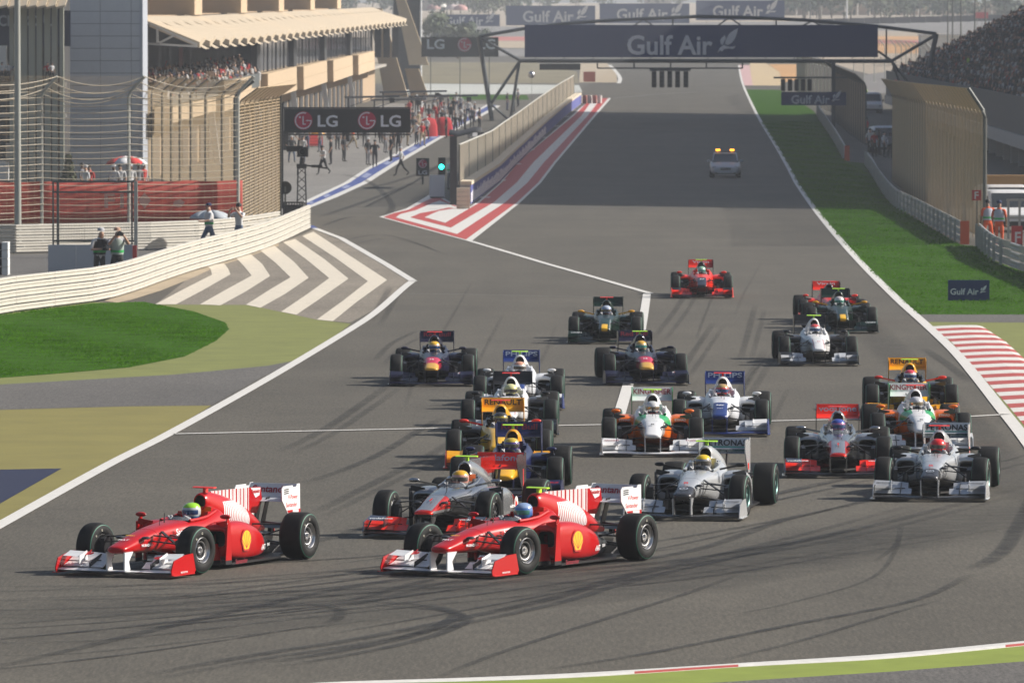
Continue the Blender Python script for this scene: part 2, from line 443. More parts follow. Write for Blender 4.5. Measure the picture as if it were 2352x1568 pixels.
# paved pit apron and pit lane strip
gpoly('pit_apron', [(640,496),(698,464),(843,387),(963,324),(1122,240),(880,238),(700,300),(560,330),(540,500)], 2, M_apron)
L0 = [(698,463),(843,386),(963,322.7),(1120,240)]; L1 = [(703,468),(850,389),(970,324),(1126,241)]
R1 = [(707,474),(770,447),(905,373),(1003,318),(1140,243)]; R0 = [(709,479),(775,453),(914.5,376),(1012,319),(1150,244)]
gpoly('pit_lane_line', L0 + R0[::-1], 3, M_white)
gpoly('pit_lane_line', L1 + R1[::-1], 4, M_blue_paint)
for k in range(9):                                       # pale blocks of lettering on the blue strip
    t0, t1 = .04+.105*k, .04+.105*k+.03
    def along(A, t):
        g = gp(A); s = [0]
        for a, b in zip(g, g[1:]): s.append(s[-1]+(b-a).length)
        q = t**1.5*s[-1]
        for i in range(len(g)-1):
            if q <= s[i+1]: return g[i].lerp(g[i+1], (q-s[i])/(s[i+1]-s[i]))
        return g[-1]
    a, b, c, d = along(L1,t0), along(L1,t1), along(R1,t1), along(R1,t0)
    drape([a.lerp(d,.2), b.lerp(c,.2), b.lerp(c,.8), a.lerp(d,.8)], 5, 'pit_lane_marking', mat('pale_blue_paint', (.26,.29,.44), .7, noise=.25, scale=3))

# pit wall end: nested red and white paint
WB = [(1345,240),(1299,268),(1249,316),(1188,378),(1079,474),(1063,482)]
nest = [
 ([(870.5,498.6),(1081,556),(1193.6,467),(1279,372),(1368,267),(1403.7,226),(1362,227)], [(1000,444),(986,448),(932.8,479.8)], M_white),
 ([(881.4,499.6),(1070,551),(1185.7,467),(1273,372),(1362,267),(1397,226),(1362,228)], [(1004,452),(978,462),(940,482),(903,491)], M_red_paint),
 ([(909,500.6),(1050,538.7),(1159,467),(1251,372),(1349.7,267),(1381,226),(1360,229)], [(1010,462),(994,467),(955,484),(919,493)], M_white),
 ([(942.6,500.6),(1035.5,524.3),(1134,466),(1226.7,372),(1335,267),(1363,227),(1358,231)], [(1030,478),(1004,484),(965,491)], M_red_paint),
 ([(975,500.6),(1022.7,513.4),(1102.7,466),(1191,372),(1318,267),(1346,239)], [(1040,481),(1008,486)], M_white)]
for i, (a, up, m) in enumerate(nest):
    gpoly('pit_wall_marking', a + WB + up, 3+i, m)
gpoly('pit_wall_path', [(1078,478),(1100,463),(1188,374),(1316,264),(1344,240)] + WB, 8, M_road)
for i, (u, v) in enumerate([(1112,455),(1150,416),(1186,378),(1218,345),(1248,317),(1276,291),(1300,269)]):   # pale blocks along the wall foot
    g = G(u, v); drape([g+Vector((-.25,-1.2,0)), g+Vector((.25,-1.2,0)), g+Vector((.35,1.2,0)), g+Vector((-.15,1.2,0))], 9, 'wall_foot_marking', M_white)

gpoly('chevron_field', [(357,700),(476,606),(694,540),(720,528),(790,555),(886,612),(944,647),(868,707),(804,742),(728,735),(572,701)], 2.2, asphalt('dusty_asphalt', (.21,.182,.145), .2))
# painted lines
ribbon('white_line', [(-220,1330),(0,1207),(250,1068),(398,992),(627,864),(805,757),(868,714),(925,664),(948,646)], .24, 4, M_white)
ribbon('white_line', [(950,647),(889,609),(783.5,548),(720,524)], .26, 4, M_white, False)
ribbon('blue_line', [(722,525),(712,519)], .3, 4.5, M_blue_paint, False)
ribbon('white_line', [(1079,554),(1180,584),(1261.6,608.4),(1363,637),(1494,675)], .22, 4, M_white, False)
ribbon('white_line', [(1486,676),(1477,735),(1462,810),(1442,887),(1422,955),(1410,990)], .24, 4, M_white)
ribbon('timing_line', [(398,998),(863,988),(1781,968),(2234,957.6),(2312,953)], .22, 4, M_white, False)
ribbon('timing_line', [(925,675),(1100,678),(1400,684)], .12, 4, mat('worn_paint', (.2,.19,.175), .7, noise=.3, scale=2), False)
ribbon('white_line', [(1697,150),(1705,190),(1722,230),(1745,275),(1801,368),(1869,478),(1951,576),(2050,677),(2124,744),(2190,806),(2240,864),(2292,930),(2352,1006),(2440,1130),(2560,1320)], .26, 4, M_white)
ribbon('white_line', [(1400,150),(1413,163),(1424,180),(1421,192)], .5, 4, M_white)
ribbon('grid_line', [(1403,227),(1500,218),(1600,212)], .3, 4, mat('worn_paint', (.2,.19,.175)), False)
for k in range(0):
    Y = 440+18*k
    for X0 in ((12.2 if k % 2 else 7.0)+.0208*(Y-440),):
        drape([(X0,Y,0),(X0+2.4,Y,0),(X0+2.4,Y+.25,0),(X0,Y+.25,0)], 4, 'grid_marking', M_white)
        drape([(X0,Y+.25,0),(X0+.12,Y+.25,0),(X0+.12,Y+4,0),(X0,Y+4,0)], 4, 'grid_marking', M_white)
# chevrons on the tarmac inside the pit exit
for c in ([(694.5,543),(720,533),(800,586),(889,644),(820,694),(764,739),(728,735),(790,690),(845,647),(770,593)],
          [(650,557),(678,550),(745,596),(800.4,641),(735,687),(680.6,724),(646,717),(705,677),(756,640),(705,598)],
          [(595,574),(631,565.7),(675,602),(709,639),(655,676),(598,708),(565,701),(620,666),(667,638),(633,605)],
          [(540,591),(576,584.7),(602,607),(620.4,635),(562,672),(506,702.5),(459.5,700),(525,663),(578,634),(560,612)],
          [(476.4,610),(514.6,606),(524,618),(529.4,631),(465,668),(404.4,700),(356.6,700),(420,666),(487,632),(484,620)]):
    gpoly('chevron_marking', c, 3.5, M_cream_paint)

# red and white kerb on the outside of the bend, one block per colour band
kerb = structure(empty('kerb', (0,0,0)))
KL = gp([(2137,752),(2181.6,786),(2226,836),(2261.7,877),(2309,930),(2357,989),(2420,1080),(2520,1240)])
def xl(y):
    for a, b in zip(KL, KL[1:]):
        if b.y <= y <= a.y: return a.x + (b.x-a.x)*(y-a.y)/(b.y-a.y)
    return KL[-1].x
y = 183.5; k = 0
M_kr, M_kw = mat('kerb_red', (.42,.07,.055), .6, noise=.22, scale=3), mat('kerb_white', (.66,.63,.58), .6, noise=.16, scale=3)
while y > 106:
    y1 = y-1.66; mb = MB()
    xs = [0, .3, .75, 1.2, 1.36]; zs = [.012, .03, .05, .045, .012]
    rings = []
    for yy in (y, y1+.012):
        a = xl(min(yy, 182.9)) + .04
        rings.append([Vector((a+x, yy, z)) for x, z in zip(xs, zs)] + [Vector((a+1.36, yy, .001)), Vector((a, yy, .001))])
    mb.loft(rings, 0, True)
    mb.build('kerb_block', M_kr if k % 2 else M_kw, kerb); y = y1; k += 1
# kerb on the inside of the bend, bottom right
bk_t = [(700,1571),(797,1566),(1081,1557),(1346,1545.6),(1696,1524),(2034,1502.6),(2352,1473),(2500,1459)]
bk_b = [(700,1576),(797,1572),(1081,1566),(1346,1556),(1696,1533),(2034,1514),(2352,1484),(2500,1470)]
gpoly('run_off', bk_b + [(2500,1505),(2352,1520),(2054,1543),(1657,1568),(1400,1582),(700,1600)], 2, M_lime)
gpoly('service_road', [(2500,1505),(2352,1520),(2054,1543),(1657,1568),(1400,1582),(1400,1700),(2500,1700)], 2.5, M_road)
inner = structure(empty('kerb'))
gt, gb = gp(bk_t), gp(bk_b)
gt, gb = smooth_path(gt, 6), smooth_path(gb, 6)
for i in range(len(gt)-1):
    a, b, c, d = gt[i], gt[i+1], gb[i+1], gb[i]
    u = W_PX/2 + F_PX*a.x/a.y
    red = (1410 < u < 1690) or u > 2275
    mb = MB(); m1, m2 = a.lerp(d, .76), b.lerp(c, .76); up = Vector((0,0,.03))
    mb.add([a+up*.4, b+up*.4, m2+up, m1+up, d+up*.5, c+up*.5, d, c, a, b], [(0,1,2,3),(3,2,5,4),(4,5,7,6),(8,9,1,0)])
    mb.m[1] = 1 if red else 0
    mb.build('kerb_block', [M_white, M_kr], inner)

# rubber laid by braking and turning
def skid(pts, w, s): return ribbon('skid_mark', pts, w*.5, 3+skid.n % 5*.18, rubber_mark('rubber_%d' % int(s*100), s)); 
skid.n = 0
SK = [
 ([(-60,1545),(180,1490),(560,1400),(900,1335),(1350,1300),(1600,1263),(1800,1195),(1880,1180)], .5, .55),
 ([(560,1400),(800,1380),(1000,1330),(1300,1278),(1500,1255)], .4, .45),
 ([(300,1560),(560,1510),(870,1460),(1250,1380),(1420,1330),(1660,1275),(2000,1210),(2352,1120)], .55, .62),
 ([(1000,1560),(1150,1500),(1400,1420),(1560,1370),(1700,1320)], .28, .45),
 ([(1250,1540),(1500,1500),(1800,1440),(2100,1380),(2230,1320)], .35, .6),
 ([(1650,1520),(1850,1470),(2050,1410),(2160,1380)], .25, .45),
 ([(-60,1440),(200,1420),(480,1400),(690,1390),(770,1398),(780,1418),(740,1440)], .4, .55),
 ([(790,1380),(960,1390),(1045,1408),(1030,1430),(930,1465),(760,1500),(600,1525)], .5, .7),
 ([(-60,1380),(400,1365),(900,1350),(1300,1310),(1560,1290),(1800,1240),(2100,1160)], .4, .5),
 ([(-60,1410),(300,1410),(700,1375),(1100,1345),(1500,1330),(1900,1270),(2352,1195)], .35, .38),
 ([(0,1310),(400,1290),(700,1250),(980,1170),(1150,1110)], .6, .4),
 ([(700,1110),(790,1080),(880,1040),(970,985),(1020,960)], .45, .45),
 ([(640,1040),(740,990),(830,930),(900,880)], .5, .35),
 ([(960,760),(900,790),(860,830)], .4, .35),
 ([(720,1180),(840,1120),(980,1050),(1060,1000)], .5, .35),
 ([(850,740),(880,690),(896,660)], .5, .35),
 ([(2010,1290),(2060,1250),(2070,1200)], .2, .3),
 ([(2230,1310),(2300,1270),(2345,1200),(2380,1130)], .6, .5),
 ([(2120,800),(2180,840),(2230,880)], .6, .4),
 ([(1640,1420),(1800,1390),(2000,1330),(2060,1260),(2062,1230)], .18, .35),
 ([(-60,1478),(250,1470),(700,1420),(1000,1390)], .3, .4),
 ([(-60,1508),(200,1500),(600,1455),(900,1420)], .25, .35),
 ([(-60,1350),(500,1340),(900,1312),(1300,1290)], .5, .38),
 ([(780,400),(850,420),(900,470),(880,500)], .8, .5), ([(820,440),(900,420),(960,400),(1010,380)], 1.0, .5), ([(730,500),(820,470),(900,440),(950,420)], .9, .5),
 ([(740,520),(800,500),(860,500)], .6, .4),([(760,560),(860,540),(930,550),(1010,580)], .5, .3),
 ([(1500,780),(1560,700),(1590,640)], .4, .3),([(1560,860),(1600,800),(1640,740)], .4, .3),([(1700,830),(1720,760),(1735,700)], .4, .3),
 ([(1620,1000),(1700,900),(1760,800)], .5, .3),([(1480,1180),(1540,1080),(1600,1000)], .5, .3),
]
q = random.Random(21)
for i in range(22):                                     # many fine single-tyre marks swinging through the bend
    b = [(-80,1480),(300,1452),(760,1405),(1150,1352),(1600,1282),(2000,1205),(2420,1095)]
    i0 = q.randrange(0, 4); i1 = min(len(b), i0+q.randrange(3, 5)); dv = q.uniform(-125, 60); tl = q.uniform(-.045, .05)
    SK.append(([(u+q.uniform(-20,20), min(1535-(u-900)*.022, v+dv*(1-.25*u/2400)+tl*(u-900))) for u, v in b[i0:i1]], q.uniform(.16,.38), q.uniform(.45,.8)))
for i in range(12):
    u0 = q.uniform(900,2100); v0 = q.uniform(720,1050); SK.append(([(u0,v0),(u0+q.uniform(20,50),v0-60),(u0+q.uniform(50,90),v0-130)], q.uniform(.16,.26), q.uniform(.12,.25)))
for a, w, s in SK:
    skid(a, w, s); skid.n += 1
    if .3 < w < .6 and skid.n % 2 == 0: skid([(u+22, v+9) for u, v in a], w*.8, s*.8); skid.n += 1
for a, w, s in (([(-200,1420),(400,1395),(900,1360),(1400,1320),(1900,1250),(2500,1110)], 6.0, .24), ([(-200,1500),(500,1440),(1100,1390),(1600,1330),(2100,1230),(2500,1150)], 5.0, .20), ([(2500,1180),(2330,1120),(2240,1000),(2120,880),(2020,780),(1940,690)], 2.2, .22)):
    skid(a, w, s); skid.n += 1

# blades of grass standing on the turf
def inside(p, poly):
    c = False; n = len(poly)
    for i in range(n):
        a, b = poly[i], poly[(i+1) % n]
        if (a[1] > p[1]) != (b[1] > p[1]) and p[0] < (b[0]-a[0])*(p[1]-a[1])/(b[1]-a[1])+a[0]: c = not c
    return c
def blades(name, uvpts, n, h, m):
    q = random.Random(11); pts = [(v.x, v.y) for v in gp(uvpts)]; mb_v = []; mb_f = []
    x0, x1 = min(p[0] for p in pts), max(p[0] for p in pts); y0, y1 = min(p[1] for p in pts), max(p[1] for p in pts); k = 0; tries = 0
    while k < n and tries < n*6:
        tries += 1; x, y = q.uniform(x0,x1), q.uniform(y0,y1)
        if not inside((x,y), pts): continue
        k += 1; z = terr(y); hh = h*q.uniform(.4,1.3)*(1+.35*math.sin(x*1.3+y*.35)); w = q.uniform(.02,.06); a = q.random()*3.14; lx, ly = q.uniform(-.05,.05), q.uniform(-.05,.05); b = len(mb_v)
        mb_v += [(x-w*math.cos(a), y-w*math.sin(a), z), (x+w*math.cos(a), y+w*math.sin(a), z), (x+lx+w*.5, y+ly, z+hh), (x+lx-w*.3, y+ly+.02, z+hh*.8)]
        mb_f += [(b,b+1,b+2,b+3)]
    me = bpy.data.meshes.new(name); me.from_pydata(mb_v, [], mb_f); me.materials.append(m); o = bpy.data.objects.new(name, me); COL.objects.link(o); tag(o, kind='stuff')
def blade_mat(name, col):
    m = mat(name, col, .7, noise=.45, scale=.6, spec=.08); nt = m.node_tree; b = nt.nodes['Principled BSDF']
    tr = nt.nodes.new('ShaderNodeBsdfTranslucent'); mx = nt.nodes.new('ShaderNodeMixShader'); mx.inputs[0].default_value = .5
    src = b.inputs['Base Color'].links[0].from_socket; nt.links.new(src, tr.inputs[0]); out = [n for n in nt.nodes if n.type == 'OUTPUT_MATERIAL'][0]
    nt.links.new(b.outputs[0], mx.inputs[1]); nt.links.new(tr.outputs[0], mx.inputs[2]); nt.links.new(mx.outputs[0], out.inputs[0]); return m
blades('grass', [(-10,752),(-10,724),(212,698),(330,695),(445,717),(517,742),(525,757),(496,783),(424,819),(296,844),(120,859),(-10,868)], 26000, .035, blade_mat('grass_blade', (.074,.190,.008)))
blades('grass', [(1748,281),(1805,372),(1873,482),(1958,582),(2058,682),(2106,722),(2380,723),(2380,634),(2284,601),(2247,568),(2207,565),(2108,506),(2050,471),(2005,404),(1945,374),(1885,279)], 60000, .045, blade_mat('verge_blade', (.072,.180,.010)))
# ================================================================= BARRIERS AND FENCES
M_armco = mat('cream_steel', (.50,.475,.42), .55, noise=.10, scale=3)
M_armco_g = mat('galvanised_steel', (.36,.36,.35), .5, .3, noise=.14, scale=3)
M_post = mat('fence_post_steel', (.10,.105,.095), .55, .2, noise=.2, scale=4)
M_post_l = mat('pale_post_steel', (.42,.42,.38), .5, .2, noise=.15, scale=4)
M_cable = mat('steel_cable', (.50,.43,.32), .6)
M_wire = mat('mesh_wire', (.50,.37,.21), .6)
M_wire_d = mat('mesh_wire_brown', (.27,.21,.14), .6)
M_orange = mat('orange_board', (.62,.09,.02), .6)
def resample(pts, step):
    pts = [Vector(p) for p in pts]; L = [0]
    for a, b in zip(pts, pts[1:]): L.append(L[-1] + (b-a).length)
    n = max(1, round(L[-1]/step)); out = []
    for k in range(n+1):
        q = L[-1]*k/n; i = 0
        while i < len(L)-2 and L[i+1] < q: i += 1
        out.append(pts[i].lerp(pts[i+1], (q-L[i])/max(L[i+1]-L[i], 1e-6)))
    return out
def armco(label, pts, h, rails, m, seg=4.0, side=None, end=None, lean=0.0):
    t = thing('crash_barrier', label, 'crash barrier', (0,0,0), 0, 'steel crash barriers')
    g = resample(smooth_path(gp(pts), 6), seg); rh = h/rails
    prof = [(-.01,.10),(.03,.11),(.07,.17),(.07,.40),(.03,.50),(.03,.56),(.07,.66),(.07,.88),(.03,.95),(-.01,.96)]
    def nrm(i):
        d = g[min(i+1,len(g)-1)] - g[max(i-1,0)]; n = Vector((-d.y, d.x, 0)).normalized()
        if n.y > 0 if side is None else n.x*side < 0: n = -n
        return n
    for i in range(len(g)-1):
        for r in range(rails):
            rings = []
            for k, (p, n) in enumerate(((g[i], nrm(i)), (g[i+1], nrm(i+1)))):
                d = (g[i+1]-g[i]).normalized()*(.006 if k == 0 else -.006)
                rings.append([p + d + n*(x + .004*((i+r) % 3)) + Vector((0,0,terr(p.y)-p.z + .03 + rh*(r+z))) for x, z in prof])
            mb = MB(); mb.loft(rings, 0, False, closed=False); mb.build('rail', m, t, smooth=30)
        n = nrm(i); p = g[i]; mb = MB()
        mb.box(p - n*.07 + Vector((0,0,h/2)), (.10,.10,h), math.atan2(n.y, n.x)); mb.build('post', M_post_l, t)
    if end is not None:
        p = g[end]; mb = MB(); mb.box(p + Vector((.12,-.15,h*.52)), (.34,.08,h*1.04), .1); mb.build('end_board', M_orange, t)
    return t
armco('cream five rail barrier curving along the chevrons to the pit exit', [(-160,756),(0,723),(124,706),(233,691.5),(304,672),(373,647),(447,622),(537,596),(621,567.5),(709.5,526)], 1.0, 5, M_armco, 4.0)
armco('cream barrier running straight in front of the red banner', [(-160,583),(0,583),(180,579),(342,575),(460,570),(560,560),(640,546)], 1.03, 5, M_armco, 3.2)
armco('grey barrier along the grass in front of the tan mesh fence', [(1990,380),(2005,402),(2050,468),(2108,503),(2208,561)], .86, 3, M_armco_g, 4.0, end=-1)
armco('grey barrier nearest the frame edge in front of the orange marshals', [(2247,566),(2284,599),(2352,627),(2500,690)], .86, 3, M_armco_g, 4.0)
armco('far grey barrier ending at an orange board in the shaded grass', [(1878,262),(1885,277),(1915,322),(1941,369)], .95, 3, M_armco_g, 5.0, end=-1)

def sag(a, b, s, n=8): return [a.lerp(b, i/n) - Vector((0,0,s*4*(i/n)*(1-i/n))) for i in range(n+1)]
def mesh_panel(t, a, b, z0, z1, bend, dx, dz, w, m, top=True, wh=None):
    """woven wire between two posts: real wires, one part"""
    mb = MB(); L = (b-a).length; n = max(2, int(L/dx)); up = Vector((0,0,1)); fw = w
    def q(f, z): return a.lerp(b, f) + up*z
    def wire(p0, p1, hor):
        d = (p1-p0).normalized()
        ww = (wh or w) if hor else w
        s = up*(ww/2) if hor else (b-a).normalized()*(ww/2)
        o = d.cross(s).normalized()*(ww/2)
        mb.add([p0-s, p0+o, p0+s, p1-s, p1+o, p1+s], [(0,1,4,3),(1,2,5,4),(2,0,3,5)])
    for i in range(n+1): wire(q(i/n, z0), q(i/n, z1), False)
    k = int((z1-z0)/dz)
    for j in range(k+1): wire(q(0, z0+(z1-z0)*j/k), q(1, z0+(z1-z0)*j/k), True)
    if top:
        for i in range(n+1): wire(q(i/n, z1), q(i/n, z1)+bend, False)
        for j in range(1, 15): wire(q(0, z1)+bend*j/14, q(1, z1)+bend*j/14, True)
    o = mb.build('wire_mesh', m, t); o['kind'] = 'stuff'
    return o
def fence_post(t, p, h, bend, m, w=.11):
    mb = MB(); top = p + Vector((0,0,h)); k = bend*.12
    mb.tube([p, p+Vector((0,0,h*.5)), top-Vector((0,0,.18)), top+k, top+bend], w/2, 8); mb.build('post', m, t, smooth=40)
# tall cable fence behind the straight barrier, on the left
f1 = thing('catch_fence', 'tall cable catch fence with bent posts in front of the grey tower', 'catch fence', group='debris fences round the circuit')
BEND = Vector((.62,-.15,.65))
fp = [U2X(u, d) for u, d in ((-165,263),(96,267),(296,268),(547,270))]
for p in fp: fence_post(f1, p, 5.75, BEND, M_post_l, .13)
for a, b in zip(fp, fp[1:]):
    for j in range(21):
        z = .75 + j*.255; mb = MB(); mb.tube(sag(a+Vector((0,-.06,z)), b+Vector((0,-.06,z)), .05+.05*rnd.random(), 10), .014, 5, cap=False); mb.build('cable', M_cable, f1, smooth=50)
    for j in range(4):
        k = j/3; mb = MB(); o = Vector((0,0,5.75)) + BEND*k; mb.tube(sag(a+o, b+o, .30+.2*rnd.random(), 10), .017, 5, cap=False); mb.build('cable', M_cable, f1, smooth=50)
    mesh_panel(f1, a, b, .8, 5.75, BEND, .34, .26, .005, M_wire, True)
f1b = thing('catch_fence', 'dense tan mesh fence between the red banner and the camera crane', 'catch fence', group='debris fences round the circuit')
ga, gb_ = U2X(549,271), U2X(643,316)
ps = [ga.lerp(gb_, i/9) for i in range(10)]
for p in ps: fence_post(f1b, p, 5.4, Vector((.75,0,.55)), mat('post_tan', (.30,.23,.15), .6), .06)
for a, b in zip(ps, ps[1:]): mesh_panel(f1b, a, b, .05, 5.4, Vector((.75,0,.55)), .17, .13, .009, M_wire, wh=.030)
mb = MB(); mb.bar(gb_, gb_+Vector((0,0,5.5)), .16); mb.build('post', M_post, f1b)
# second tan fence behind it
f2 = thing('catch_fence', 'tan mesh fence with dark bent posts behind the red umbrella', 'catch fence', group='debris fences round the circuit')
us = [333,350,374,394,414,439,473,511,540]; ds = [408,401,393,386,380,373,364,353,344]
p2 = [U2X(u, d, terr(d)) for u, d in zip(us, ds)]
for p in p2: fence_post(f2, p, 5.3, Vector((.95,-.3,.72)), M_post, .17)
for a, b in zip(p2, p2[1:]): mesh_panel(f2, a, b, .3, 5.3, Vector((.95,-.3,.72)), .10, .14, .0065, M_wire)
# right-hand fences
f3 = thing('catch_fence', 'sunlit tan mesh fence with bent top beside the orange marshals', 'catch fence', group='debris fences round the circuit')
p3 = resample([U2X(2262,265), U2X(2195,297), U2X(2131,329)], 4.0)
M_post_t = mat('post_tan', (.30,.23,.15), .6)
for i, p in enumerate(p3): fence_post(f3, p, 5.0, Vector((-.62,.25,.95)), M_post if i == 0 else M_post_t, .15 if i == 0 else .04)
for a, b in zip(p3, p3[1:]): mesh_panel(f3, a, b, .15, 5.0, Vector((-.62,.25,.95)), .17, .062, .009, M_wire, wh=.014)
p4 = resample([U2X(2131,329), U2X(2085,362), U2X(2050,402,terr(402))], 4.0)
f4 = thing('catch_fence', 'shaded tan mesh fence running back towards the grandstand', 'catch fence', group='debris fences round the circuit')
for p in p4[1:]: fence_post(f4, p, 5.0, Vector((-.62,.25,.95)), M_post_t, .07)
for a, b in zip(p4, p4[1:]): mesh_panel(f4, a, b, .15, 5.0, Vector((-.62,.25,.95)), .17, .125, .009, M_wire, wh=.032)
f5 = thing('catch_fence', 'far mesh fence with curved top beside the second start light board', 'catch fence', group='debris fences round the circuit')
p5 = resample([U2X(1988,508,terr(508)), U2X(1950,550,terr(550)), U2X(1916,602,terr(602))], 6.0)
for p in p5: fence_post(f5, p, 4.4, Vector((-.85,.2,.8)), M_post, .15)
for a, b in zip(p5, p5[1:]): mesh_panel(f5, a, b, .1, 4.4, Vector((-.85,.2,.8)), .2, .16, .010, M_wire_d, wh=.034)
# farther fence against the sand beyond, and light frames
f6 = thing('catch_fence', 'distant pale mesh fence on the sand behind the far start lights', 'catch fence', group='debris fences round the circuit')
p6 = resample([U2X(1912,640,terr(640)), U2X(1850,700,terr(700)), U2X(1830,760,terr(760))], 8.0)
for p in p6: fence_post(f6, p, 4.2, Vector((-.5,.2,.6)), M_post_l, .12)
for a, b in zip(p6, p6[1:]): mesh_panel(f6, a, b, .1, 4.2, Vector((-.5,.2,.6)), .25, .28, .010, M_wire_d)
f7 = thing('catch_fence', 'distant fence with hooked posts on the sand beyond the gantry', 'catch fence', group='debris fences round the circuit')
p7 = resample([U2X(2140,800,terr(800)), U2X(2060,850,terr(850)), U2X(1960,880,terr(880))], 7.0)
for p in p7: fence_post(f7, p, 4.6, Vector((-.7,0,.8)), M_post_l, .12)
for a, b in zip(p7, p7[1:]): mesh_panel(f7, a, b, .2, 4.6, Vector((-.7,0,.8)), .3, .35, .009, M_wire_d)

# red banner on the cable fence
ban = thing('banner', 'long red banner with pale marks hung low on the cable fence', 'banner')
a, b = U2X(-160,265.9), U2X(557,270.3); n = 90; mb = MB(); vs = []
for i in range(n+1):
    f = i/n; p = a.lerp(b, f); w = .010*math.sin(f*61)+.006*math.sin(f*143)
    for z in (.76, 1.2, 1.8, 2.36+.02*math.sin(f*40)): vs.append(p + Vector((0, w*(1 if z < 2 else .3), z)))
fs = [(4*i+k, 4*i+4+k, 4*i+5+k, 4*i+1+k) for i in range(n) for k in range(3)]
mb.add(vs, fs)
bo = mb.build('cloth', mat('banner_red', (.36,.045,.03), .8, noise=.14, scale=1.2), ban, smooth=60)
so = bo.modifiers.new('thick', 'SOLIDIFY'); so.thickness = .012
M_ban_print = mat('banner_print', (.66,.38,.33), .8)
letter('F1', .75, U2X(262,268.2,1.62), M_ban_print, ban, height=.55)
flat_pts = [(0,.5),(.4,0),(0,-.5),(-.4,0)]
def flat_shape(name, pts, c, sc, m, parent, xdir=(1,0,0), ydir=(0,0,1)):
    B = basis(xdir, ydir); mb = MB(); mb.add([B @ Vector((x*sc, y*sc, 0)) + Vector(c) for x, y in pts], [tuple(range(len(pts)))])
    return mb.build(name, m, parent)
flat_shape('emblem', flat_pts, U2X(332,268.65,1.62), .62, M_ban_print, ban)
flat_shape('emblem', [(-.5,-.2),(.2,-.3),(.5,.1),(.1,.35),(-.3,.2)], U2X(410,269.1,1.5), .5, M_ban_print, ban)

# gate frame, hoarding and end of a tyre wall in front of the straight barrier
gate = thing('gate_frame', 'tall grey steel gate frame standing before the straight barrier', 'gate')
def gz(v, d): return CAM_H - (v-HOR)*d/F_PX
d0 = 248
for u, w in ((122,.06),(133,.09),(303,.06),(312,.13)):
    mb = MB(); mb.bar(U2X(u,d0,0), U2X(u,d0,gz(416,d0)), w); mb.build('post', M_post_l if w > .1 else M_post, gate)
for v in (417, 441, 553):
    mb = MB(); mb.bar(U2X(122,d0,gz(v,d0)), U2X(312,d0,gz(v,d0)), .05, .07); mb.build('crossbar', M_post, gate)
mesh_panel(gate, U2X(134,d0), U2X(302,d0), gz(553,d0), gz(441,d0), Vector((0,0,.1)), .09, .09, .004, M_post, False)
mb = MB(); mb.box(U2X(309,231,.45), (.13,.10,.88)); g2 = mb.build('red_post', mat('post_red', (.5,.05,.04), .6), gate)
hb = thing('hoarding', 'plain pale grey hoarding behind the two photographers', 'hoarding')
for i in range(3):
    mb = MB(); mb.box(U2X(110+(i+.5)*64.5,231,.46), (64/16000*231,.05,.90)); mb.build('panel', mat('hoarding_grey', (.36,.39,.43), .7, noise=.06, scale=1), hb)
mb = MB(); mb.box(U2X(300,231.2,.46), (.16,.04,.9)); mb.build('white_edge', mat('hoarding_white', (.7,.7,.7), .6), hb)
tb = thing('tyre_barrier', 'black tyre wall with white strapped end at the frame edge', 'tyre barrier')
for i in range(4):
    mb = MB(); mb.box(U2X(13,228,.14+.27*i), (.20,.9,.255)); mb.build('white_block', mat('block_white', (.62,.63,.62), .7, noise=.08, scale=3), tb)
    for k in range(2):
        mb = MB(); mb.lathe([(-.12,.18),(-.12,.30),(0,.33),(.12,.30),(.12,.18)], 18, 'z', U2X(-14-k*38,228.1,.14+.27*i)); mb.build('tyre', mat('old_tyre', (.02,.02,.02), .8), tb, smooth=40)

# light mast by the cable fence
lm = thing('light_mast', 'very tall grey light mast rising past the left roof', 'light mast', U2X(41,262))
mb = MB(); mb.tube([(0,0,0),(0,0,12),(0,0,26)], .13, 14, r1=.08); mb.build('mast', mat('mast_steel', (.34,.35,.32), .45, .3), lm, smooth=50)
mb = MB(); mb.box((0,0,.1), (.5,.5,.2)); mb.build('base', M_post_l, lm)
mb = MB(); mb.bar((-.8,0,26.05),(.8,0,26.05),.12); [mb.box((x,-.1,26.3),(.4,.25,.35)) for x in (-.6,0,.6)]; mb.build('lamp_head', M_post, lm)

# ================================================================= BUILDINGS ON THE LEFT
M_panel = mat('tower_panel', (.54,.56,.58), .55, noise=.05, scale=1.5)
M_joint = mat('panel_joint', (.10,.11,.13), .8)
M_whitetrim = mat('white_trim', (.70,.70,.70), .5)
M_beige = mat('beige_render', (.50,.38,.25), .8, noise=.07, scale=.8)
M_brown = mat('tan_render', (.40,.29,.185), .8, noise=.08, scale=.8)
M_roof = mat('cream_roof', (.50,.41,.29), .6, noise=.05, scale=1)
M_glass = mat('dark_glass', (.03,.035,.05), .08, spec=.8)
M_inside = mat('dark_interior', (.035,.034,.034), .8)  # near-black colour standing in for shade inside open bays
M_frame_d = mat('dark_frame', (.035,.035,.038), .5)
M_concrete = mat('concrete', (.33,.31,.28), .85, noise=.12, scale=1)
tw = thing('stair_tower', 'tall blue grey panelled tower without windows beside the pit building', 'tower')
d0 = 396; x0, x1 = XU(148,d0), XU(323,d0); zb = terr(d0); H_ = 19.0
mb = MB(); mb.box(((x0+x1)/2, d0+2.6, zb+H_/2), (x1-x0-.04, 5.0, H_)); mb.build('core', M_joint, tw)
cw = 71*d0/16000*1.0; rows = int(H_/.70); xs = [x0]
e = x0 + 12*d0/16000
while e < x1: xs.append(e); e += cw
xs.append(x1)
